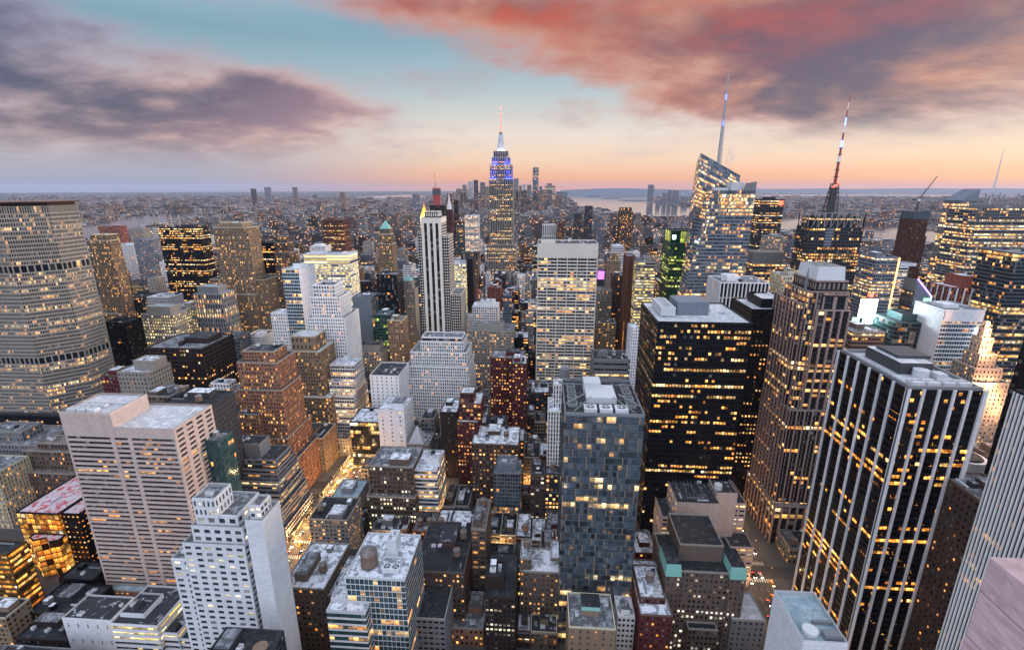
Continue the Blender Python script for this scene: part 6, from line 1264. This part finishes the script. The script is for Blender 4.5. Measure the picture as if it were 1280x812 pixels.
# ------------------------------------------------------------------ the mass of the city beyond: stuff
def citymat(key, lit, strength, cell):
    m, t = newmat(key)
    uv = t.node('ShaderNodeUVMap').outputs[0]; s2 = t.node('ShaderNodeSeparateXYZ'); t.l.new(uv, s2.inputs[0]); u, v = s2.outputs[0], s2.outputs[1]
    fu, fv = t.m('FLOOR', u), t.m('FLOOR', v); A, Ac = t.white(fu, fv, 1.7)
    wu = t.m('LESS_THAN', t.m('ABSOLUTE', t.m('SUBTRACT', t.m('FRACT', u), .5)), .27); wv = t.m('LESS_THAN', t.m('ABSOLUTE', t.m('SUBTRACT', t.m('FRACT', v), .5)), .27)
    nrm = t.node('ShaderNodeNewGeometry').outputs['Normal']; sn = t.node('ShaderNodeSeparateXYZ'); t.l.new(nrm, sn.inputs[0]); side = t.m('LESS_THAN', sn.outputs[2], .5)
    win = t.m('MULTIPLY', t.m('MULTIPLY', wu, wv), side)
    at = t.node('ShaderNodeAttribute'); at.attribute_name = 'tone'
    sc = t.node('ShaderNodeSeparateColor'); t.l.new(Ac, sc.inputs[0])
    pos = t.node('ShaderNodeNewGeometry').outputs['Position']; n = t.noise(pos, .09, 4, .6)
    wc = t.node('ShaderNodeVectorMath', operation='SCALE'); t.l.new(at.outputs['Color'], wc.inputs[0]); t.put(wc.inputs['Scale'], t.m('ADD', .55, t.m('MULTIPLY', n, .9)))
    col = t.mix(win, wc.outputs[0], (.02, .022, .028, 1))
    em = t.m('MULTIPLY', t.m('MULTIPLY', win, t.m('LESS_THAN', A, lit)), t.m('MULTIPLY', t.m('ADD', .3, sc.outputs[1]), strength))
    ec = t.ramp(sc.outputs[0], [(0, (1, .42, .12, 1)), (.5, (1, .64, .30, 1)), (1, (1, .85, .62, 1))])
    principled(t, Base_Color=col, Roughness=t.m('SUBTRACT', .85, t.m('MULTIPLY', win, .65)), Emission_Color=ec, Emission_Strength=em)
citymat('city_near', .20, 2.0, 3.4); citymat('city_far', .075, 2.4, 8)
TONES = np.array([(.34, .32, .30), (.25, .25, .26), (.30, .22, .17), (.18, .11, .095), (.11, .08, .08), (.46, .46, .48), (.20, .22, .25), (.20, .15, .12), (.07, .07, .08)])
def boxes_mesh(name, L, mat, cell):
    """L rows: x0 x1 y0 y1 z0 z1 tone roof; one mesh with five faces a box"""
    L = np.asarray(L, float); n = len(L); x0, x1, y0, y1, z0, z1 = L[:, :6].T
    def q(*p): return np.stack([np.stack(c, 1) for c in p], 1)
    fN = q((x0, y0, z0), (x1, y0, z0), (x1, y0, z1), (x0, y0, z1)); fE = q((x0, y1, z0), (x0, y0, z0), (x0, y0, z1), (x0, y1, z1)); fW = q((x1, y0, z0), (x1, y1, z0), (x1, y1, z1), (x1, y0, z1)); fS = q((x1, y1, z0), (x0, y1, z0), (x0, y1, z1), (x1, y1, z1)); fT = q((x0, y0, z1), (x1, y0, z1), (x1, y1, z1), (x0, y1, z1))
    V = np.concatenate([fN, fE, fW, fS, fT]); off = np.arange(n) * 57.0
    def uv(w, h): a, b = np.maximum(1, np.round(w / cell)), np.maximum(1, np.round(h / cell)); return np.stack([np.stack([off, off + a, off + a, off], 1), np.stack([0 * b, 0 * b, b, b], 1)], 2)
    w, d, h = x1 - x0, y1 - y0, z1 - z0
    UV = np.concatenate([uv(w, h), uv(d, h) + 17, uv(d, h) + 31, uv(w, h) + 43, uv(w, d)])
    m = MB(); m.add(V.reshape(-1, 3), 4, 0, UV.reshape(-1, 2)); o = m.build(name, mat)
    tone = TONES[L[:, 6].astype(int)] * nrg.uniform(.28, .7, (n, 1)); rf = L[:, 7:8] * np.array([[1, 1.01, 1.06]])
    C = np.concatenate([np.repeat(tone, 4, 0)] * 4 + [np.repeat(rf, 4, 0)]); ca = o.data.color_attributes.new('tone', 'FLOAT_COLOR', 'CORNER'); ca.data.foreach_set('color', np.concatenate([C, np.ones((len(C), 1))], 1).astype(np.float32).ravel())
    return tag(o, kind='stuff')
L = []
def roofv(): return float(nrg.choice([.05, .07, .12, .2, .3, .45]))
for i in rest:
    x0, x1, y0, y1, h = LOTS[i]; L.append((x0, x1, y0, y1, 0, h, nrg.integers(0, 9), roofv()))
    if nrg.random() < .8: a = x0 + (x1 - x0) * nrg.uniform(.1, .5); b = y0 + (y1 - y0) * nrg.uniform(.1, .5); L.append((a, a + (x1 - x0) * .35, b, b + (y1 - y0) * .35, h, h + nrg.uniform(2, 6), nrg.integers(0, 9), roofv()))
boxes_mesh('city_blocks', L, 'city_near', 3.5)
# far city, thinning with distance; rotated only by its own grid
L = []; Yn = S0 + SP * nS
def hcap(x, y, h, w, d): return cap(x, x + w, y, y + d, h, 7)
y = Yn
while y < 13000:
    step = 34 + (y - Yn) * .010; wid = y * 1.12 + 200
    x = -wid
    while x < wid:
        w = nrg.uniform(.55, 1.0) * step * 1.1; d = nrg.uniform(.5, .85) * step
        xx = x + nrg.uniform(0, .2) * step; x += step * nrg.uniform(.95, 1.35); yy = y + nrg.uniform(-.15, .15) * step
        if nrg.random() < .12 + (y > 6500) * .25: continue
        px, py = proj((xx, yy, 0))
        if px < -40 or px > 1320 or inwater(xx + w / 2, yy + d / 2) or inwater(xx, yy + d): continue
        manh = -1900 - (y - 1600) * -.02 < xx < 1500 - (y - 1600) * .12
        h = nrg.gamma(2.2, 12) if manh else nrg.gamma(2.0, 8)
        if manh and y < 2600 and nrg.random() < .2: h += nrg.uniform(30, 90)
        if manh and nrg.random() < .05: h += nrg.uniform(20, 70)
        if not manh and nrg.random() < .04: h += nrg.uniform(15, 60)
        if manh and 5200 < y < 6800 and -1100 < xx < 160: h += nrg.gamma(2, 38)
        if (xx > 900 or xx < -1500) and y < 3600: h *= .55
        h = min(max(h, 7), 190 if y < 5000 else 230)
        if y < 7200: h = hcap(xx, yy, h, w, d)
        if h < 6: continue
        L.append((xx, xx + w, yy, yy + d, -.2, h, nrg.integers(0, 9), roofv()))
        if h > 45 and y < 3500: L.append((xx + w * .25, xx + w * .7, yy + d * .2, yy + d * .7, h, h + 7, nrg.integers(0, 9), roofv()))
    y += step * 1.0
print('far boxes', len(L))
boxes_mesh('distant_city', L, 'city_far', 6.0)
# street lights of the far plain
m = MB(); k = 0
while k < 3200:
    yy = 1700 * math.exp(nrg.uniform(0, 2.75)); xx = nrg.uniform(-1.15, 1.15) * yy
    px, py = proj((xx, yy, 10))
    if not (-10 < px < 1290) or inwater(xx, yy): continue
    s_ = (.7 + yy * .00018) * nrg.uniform(.6, 1.4); z = nrg.uniform(12, 40); k += 1
    V = np.array([(xx - s_, yy, z), (xx + s_, yy, z), (xx, yy, z - s_), (xx, yy, z + s_)]) ; m.add([(xx - s_, yy, z), (xx, yy - s_, z), (xx, yy, z + s_)], 3, int(nrg.random() < .25)); m.add([(xx, yy - s_, z), (xx + s_, yy, z), (xx, yy, z + s_)], 3, 0); m.add([(xx - s_, yy, z), (xx, yy, z - s_), (xx, yy - s_, z)], 3, 0); m.add([(xx, yy - s_, z), (xx, yy, z - s_), (xx + s_, yy, z)], 3, 0)
plain('street_glow', (.8, .5, .2), emit=(1, .52, .2), es=3.0); plain('street_glow_white', (.8, .8, .8), emit=(1, .85, .65), es=3.0)
tag(m.build('distant_lights', ['street_glow', 'street_glow_white']), kind='stuff')

# ------------------------------------------------------------------ street life
def make_lamp():
    t = thing('street_lamp', 'x', 'street lamp', (0, 0, 0))
    m = MB(); m.cone(0, 0, .15, 8.4, .16, .09, 8); m.cone(0, 0, .15, .9, .28, .2, 8); m.build('pole', 'dark_steel', t)
    m = MB(); m.bar((0, 0, 8.3), (1.4, 0, 8.8), .1); m.bar((1.4, 0, 8.8), (2.3, 0, 8.8), .1); m.build('arm', 'dark_steel', t)
    m = MB(); m.box(1.7, 2.6, -.22, .22, 8.55, 8.8, 0, bottom=False); m.box(1.75, 2.55, -.2, .2, 8.47, 8.55, 1, bottom=True); m.build('lamp_head', ['dark_steel', 'amber_lamp'], t)
    l = bpy.data.lights.new('bulb', 'POINT'); l.energy = LAMP_W; l.color = (1.0, .56, .22); l.shadow_soft_size = .5
    o = bpy.data.objects.new('bulb', l); COL.objects.link(o); o.parent = t; o.location = (2.2, 0, 8.0)
    return t
def copy_thing(src, loc, rz, label=None, scale=None):
    c = src.copy(); COL.objects.link(c); c.location = loc; c.rotation_euler = (0, 0, rz)
    if label: c['label'] = label
    for ch in src.children:
        d = ch.copy(); COL.objects.link(d); d.parent = c
        for g in ch.children: e = g.copy(); COL.objects.link(e); e.parent = d
    return c
LAMP_W = 9000
lamp = make_lamp(); first = True
dimb = [None]
def put_lamp(x, y, rz, lab, grp, dim=False):
    global first
    if first: o = lamp; o.location = (x, y, 0); o.rotation_euler = (0, 0, rz); o['label'] = lab; first = False
    else: o = copy_thing(lamp, (x, y, 0), rz, lab)
    o['group'] = grp
    if dim:
        for ch in o.children:
            if ch.type == 'LIGHT':
                if dimb[0] is None: dimb[0] = ch.data.copy(); dimb[0].energy = 1800
                ch.data = dimb[0]
LA = ('amber street lamp on the glowing avenue below the terraced office', 'street lamps on the glowing avenue'); LB = ('amber street lamp on the avenue at the foot of red granite tower', 'street lamps by the red granite tower'); LC = ('amber street lamp on the avenue beside the park', 'street lamps beside the park')
for k in range(15):
    y = 214 + k * 29
    put_lamp(-178 - 10.3, y, 0, *LA); put_lamp(-178 + 10.3, y + 12, PI, *LA)
for k in range(8): put_lamp(152 - 10.3, 168 + k * 27, 0, *LB, dim=True); put_lamp(152 + 10.3, 180 + k * 27, PI, *LB, dim=True)
for k in range(8): put_lamp(152 - 10.3, 620 + k * 44, 0, *LC)
for k in range(7): put_lamp(-150 + k * 40, S0 + SP * 3 + 6.2, -PI / 2, 'amber street lamp on the side street between brick lofts', 'street lamps on the side street')
for k in range(7): put_lamp(-130 + k * 40, S0 + SP * 4 + 6.2, -PI / 2, 'amber street lamp on the side street between brick lofts', 'street lamps on the side street')
def make_car(paint, lab, cat, grp):
    t = thing('taxi' if paint == 'taxi_yellow' else 'car', lab, cat, (0, 0, 0), grp)
    P = [(-2.3, .45), (2.3, .45), (2.35, .8), (1.9, .98), (1.0, 1.0), (-1.2, 1.02), (-2.1, 1.0), (-2.35, .8)]
    m = MB(); L_ = [(x, -.9, z) for x, z in P]; R2 = [(x, .9, z) for x, z in P]; m.poly(L_); m.poly(R2[::-1])
    for i in range(8): j = (i + 1) % 8; m.add([L_[j], L_[i], R2[i], R2[j]])
    m.prism([(-1.0, -.72), (.5, -.72), (.5, .72), (-1.0, .72)], 1.45, 1.5, 0); m.build('body', paint, t)
    m = MB(); m.prism([(-1.6, -.84), (1.1, -.84), (1.1, .84), (-1.6, .84)], 1.0, 1.46, 0, P1=[(-1.05, -.7), (.5, -.7), (.5, .7), (-1.05, .7)]); m.build('cabin_glass', 'car_glass', t)
    for x in (-1.45, 1.45):
        for s_ in (-1, 1):
            m = MB(); n = 12; A = [(x + .33 * math.cos(i * 2 * PI / n), .33 + .33 * math.sin(i * 2 * PI / n)) for i in range(n)]
            y0, y1 = s_ * .93 - .1, s_ * .93 + .1; m.poly([(a, y0, b) for a, b in A]); m.poly([(a, y1, b) for a, b in A[::-1]])
            for i in range(n): j = (i + 1) % n; m.add([(A[j][0], y0, A[j][1]), (A[i][0], y0, A[i][1]), (A[i][0], y1, A[i][1]), (A[j][0], y1, A[j][1])])
            m.build('wheel', 'tyre', t)
    for s_ in (-1, 1):
        m = MB(); m.box(2.28, 2.38, s_ * .62 - .17, s_ * .62 + .17, .68, .86, bottom=True); m.build('headlight', 'headlight', t)
        m = MB(); m.box(-2.40, -2.30, s_ * .66 - .15, s_ * .66 + .15, .72, .92, bottom=True); m.build('taillight', 'taillight', t)
    return t
cars = {}
rc = random.Random(3)
def put_car(p, x, y, rz, lab, grp):
    cat = 'taxi' if p == 'taxi_yellow' else 'car'
    if (p, grp) not in cars: o = cars[(p, grp)] = make_car(p, lab, cat, grp); o.location = (x, y, 0.01); o.rotation_euler = (0, 0, rz)
    else: copy_thing(cars[(p, grp)], (x, y, 0.01), rz)
CN = {'taxi_yellow': 'yellow taxi', 'car_black': 'black car', 'car_white': 'white car', 'car_grey': 'grey car', 'car_red': 'red car'}
for lane in range(4):
    y = 205 + rc.uniform(0, 10)
    while y < 560:
        p = rc.choice(['taxi_yellow', 'taxi_yellow', 'car_black', 'car_white', 'car_grey'])
        put_car(p, -178 - 7 + lane * 4.6, y, PI / 2, CN[p] + ' with red tail lights driving down the glowing avenue', CN[p] + 's on the glowing avenue'); y += rc.uniform(9, 24)
for lane in range(4):
    y = 172 + rc.uniform(0, 22)
    while y < 420:
        p = rc.choice(['taxi_yellow', 'car_black', 'car_white', 'car_grey'])
        put_car(p, 152 - 7 + lane * 4.6, y, -PI / 2, CN[p] + ' with headlights on the avenue by the red granite tower', CN[p] + 's by the red granite tower'); y += rc.uniform(11, 34)
put_car('car_red', 156.5, 246, -PI / 2, 'red car on the avenue beside the striped black tower', 'red cars by the striped black tower')
# lit shop fronts along the glowing avenue
for (xx, y0, y1, own) in [(-190.2, 299, 340, 'terraced_office'), (-190.35, 352, 388, 'setback_brick_tower'), (-190.4, 393, 420, 'corner_classical_building'), (-164.9, 286, 309, 'lit_corner_loft')]:
    t = bpy.data.objects[own]; base = tuple(t.location); n = int((y1 - y0) / 3.2); m = MB(); s_ = 1 if xx < -180 else -1
    for k in range(n):
        a, b = y0 + (y1 - y0) * (k + .08) / n, y0 + (y1 - y0) * (k + .92) / n
        q = [(xx + .25 * s_, a, .5), (xx + .25 * s_, b, .5), (xx + .25 * s_, b, 4.4), (xx + .25 * s_, a, 4.4)]; m.add(q if s_ > 0 else q[::-1], 4, 0, [(k + .02, .02), (k + .98, .02), (k + .98, .98), (k + .02, .98)])
    m.box(min(xx, xx + 1.6 * s_), max(xx, xx + 1.6 * s_), y0, y1, 4.7, 5.0, 1, bottom=True); t['_w'] = [float(q) for q in base]; m.build('shop_front', ['shop', 'dark_steel'], t)
    for k in range(3): flood(t, xx + 3.5 * s_, y0 + (y1 - y0) * (k + .5) / 3, 3.6, (1, .52, .18), 5500, .8)  # added point lamps without fittings, throw the shop windows' glow onto the street
# bare-twigged street trees
def tree_mesh(seed):
    q = random.Random(seed); t = thing('street_tree', 'thin winter street tree on the glowing avenue pavement', 'tree', (0, 0, 0), 'street trees on the glowing avenue')
    m = MB(); m.cone(0, 0, .1, 2.6, .16, .11, 7)
    tips = []
    for k in range(7): a = q.uniform(0, 6.28); p = (math.cos(a) * q.uniform(1, 2), math.sin(a) * q.uniform(1, 2), q.uniform(4, 6.4)); m.bar((0, 0, q.uniform(2, 2.6)), p, .1); tips.append(p)
    m.build('trunk', 'bark', t); m = MB()
    for k in range(260):
        b = q.choice(tips); c = [b[j] + q.gauss(0, .6) for j in range(3)]; u = Vector((q.gauss(0, 1), q.gauss(0, 1), q.gauss(0, 1))).normalized() * .22; v = u.orthogonal().normalized() * .14; c = Vector(c); m.add([c - u - v, c + u - v, c + u + v, c - u + v])
    m.build('crown', 'leaf', t); return t
tr = tree_mesh(1); tr.location = (-178 - 12, 226, 0)
for k in range(1, 11): copy_thing(tr, (-178 - 12 + (k % 2) * 24, 226 + k * 21, 0), k * 1.3)
# tower cranes
def crane(label, at, h, jib, ang, tilt, mat):
    t = thing('tower_crane', label, 'crane', at); x, y, z = at
    m = MB()
    for a, b in ((-1, -1), (1, -1), (1, 1), (-1, 1)): m.bar((x + a, y + b, z), (x + a, y + b, z + h), .4)
    for k in range(int(h / 3)):
        for a, b, c, d in ((-1, -1, 1, -1), (1, -1, 1, 1), (1, 1, -1, 1), (-1, 1, -1, -1)): m.bar((x + a, y + b, z + k * 3), (x + c, y + d, z + k * 3 + 3), .25)
    m.build('mast', mat, t); m = MB(); dx_, dy_ = math.cos(ang), math.sin(ang); e = (x + dx_ * jib * math.cos(tilt), y + dy_ * jib * math.cos(tilt), z + h + jib * math.sin(tilt))
    m.bar((x, y, z + h), e, .9); m.bar((x, y, z + h + 3), e, .4); m.build('jib', mat, t)
    m = MB(); m.bar((x, y, z + h), (x - dx_ * 9, y - dy_ * 9, z + h + 1), 1.0); m.box(x - dx_ * 9 - 1.5, x - dx_ * 9 + 1.5, y - 1.5, y + 1.5, z + h - 1, z + h + 2); m.build('counterweight', mat, t); m = MB(); m.box(x - 1.5, x + 1.5, y - 1.5, y + 1.5, z + h - 2, z + h + 1.5); m.build('cab', 'white_paint', t)
crane('dark tower crane with raised jib on the unfinished netted tower', crane_at, 24, 50, .35, .9, 'dark_steel')
crane('red tower crane with raised jib on the black tower with red core', crane2, 14, 44, 1.8, 1.1, 'red_paint')
p_ = atY(205, 262, 3400); crane('red construction crane by the river', (p_[0], 3400, 30), 40, 90, 2.2, .9, 'red_paint')
# billboards of the square
for (xl, xr, yt, yb, Y, mk, lab) in [(1077, 1093, 374, 397, 470, 'white_lamp', 'blazing white billboard screen of the square'), (1079, 1093, 398, 405, 470, 'cyan_screen', 'cyan screen just under the white billboard'), (1066, 1073, 397, 406, 470, 'green_screen', 'small greenish screen left of the cyan screen')]:
    a, b = atY(xl, yt, Y), atY(xr, yb, Y); t = thing('billboard', lab, 'billboard', ((a[0] + b[0]) / 2, Y, 0)); m = MB(); m.box(a[0], b[0], Y, Y + .6, b[2], a[2], bottom=True); m.build('screen', mk, t)
    m = MB(); m.box(a[0] - .5, b[0] + .5, Y + .65, Y + 3, b[2] - .5, a[2] + .5, bottom=True); m.box(a[0] + 1, a[0] + 2, Y + 1, Y + 2.4, 0, b[2] - .5); m.box(b[0] - 2, b[0] - 1, Y + 1, Y + 2.4, 0, b[2] - .5); m.build('frame', 'dark_steel', t)
    if mk == 'white_lamp':
        flood(t, (a[0] + b[0]) / 2, Y - 6, (a[2] + b[2]) / 2, (.8, .95, 1), 60000, 4); m = MB(); m.cone((a[0] + b[0]) / 2, Y, a[2] + .6, a[2] + 9, .5, .3, 8); m.cone((a[0] + b[0]) / 2, Y, a[2] + 3, a[2] + 6, 2.2, 2.2, 12, 1); m.build('beacon', ['dark_steel', 'red_lamp'], t)
# pier of the terrace the picture is taken from
E0 = atY(1200, 812, 13.0); ztop = atY(1230, 695, 13.0)[2]
t = thing('terrace_pier', 'pink veined stone pier with panel joints filling the very bottom corner', 'pier', (E0[0], 4, 200)); m = MB(); m.box(E0[0], E0[0] + 3, -4, 13, 200, ztop); m.build('shaft', 'veined_stone', t)
# steam over the crystal tower
m, tt = newmat('steam_mat'); vol = tt.node('ShaderNodeVolumePrincipled'); vol.inputs['Color'].default_value = (.8, .78, .85, 1)
tx = tt.node('ShaderNodeTexCoord').outputs['Object']; nz = tt.noise(tx, .18, 4, .6); tt.l.new(tt.m('MULTIPLY', tt.sstep(nz, .38, .65), .06), vol.inputs['Density']); tt.l.new(vol.outputs[0], tt.node('ShaderNodeOutputMaterial').inputs['Volume'])
sxx = atY(911, 200, 640); t = thing('steam_plume', 'small mauve puff of steam rising behind the crystal tower spire', 'steam', (sxx[0], 640, sxx[2] - 12)); m = MB()
pr = [(2, 0), (5, 8), (6, 16), (4.5, 24), (1, 32)]
for i in range(4): m.cone(sxx[0] + i * .8, 640, sxx[2] - 12 + pr[i][1], sxx[2] - 12 + pr[i + 1][1], pr[i][0], pr[i + 1][0], 14, cap=i == 3)
m.poly([(sxx[0] + 2 * math.cos(-i * PI / 7), 640 + 2 * math.sin(-i * PI / 7), sxx[2] - 12) for i in range(14)])
o = m.build('vapour', 'steam_mat', t)
# ------------------------------------------------------------------ the air
m, tt = newmat('haze_mat'); vol = tt.node('ShaderNodeVolumePrincipled'); vol.inputs['Color'].default_value = (.62, .72, 1.0, 1); vol.inputs['Density'].default_value = HAZE
vol.inputs['Anisotropy'].default_value = 0.1; tt.l.new(vol.outputs[0], tt.node('ShaderNodeOutputMaterial').inputs['Volume'])
m = MB(); m.box(-35500, 35500, -35500, 35500, -1.4, 452, bottom=True); tag(m.build('haze', 'haze_mat'), kind='stuff')
# tidy helper properties
for o in bpy.data.objects:
    if '_w' in o: del o['_w']
for q in HL: print('HERO', *q[:1], *q[2:])
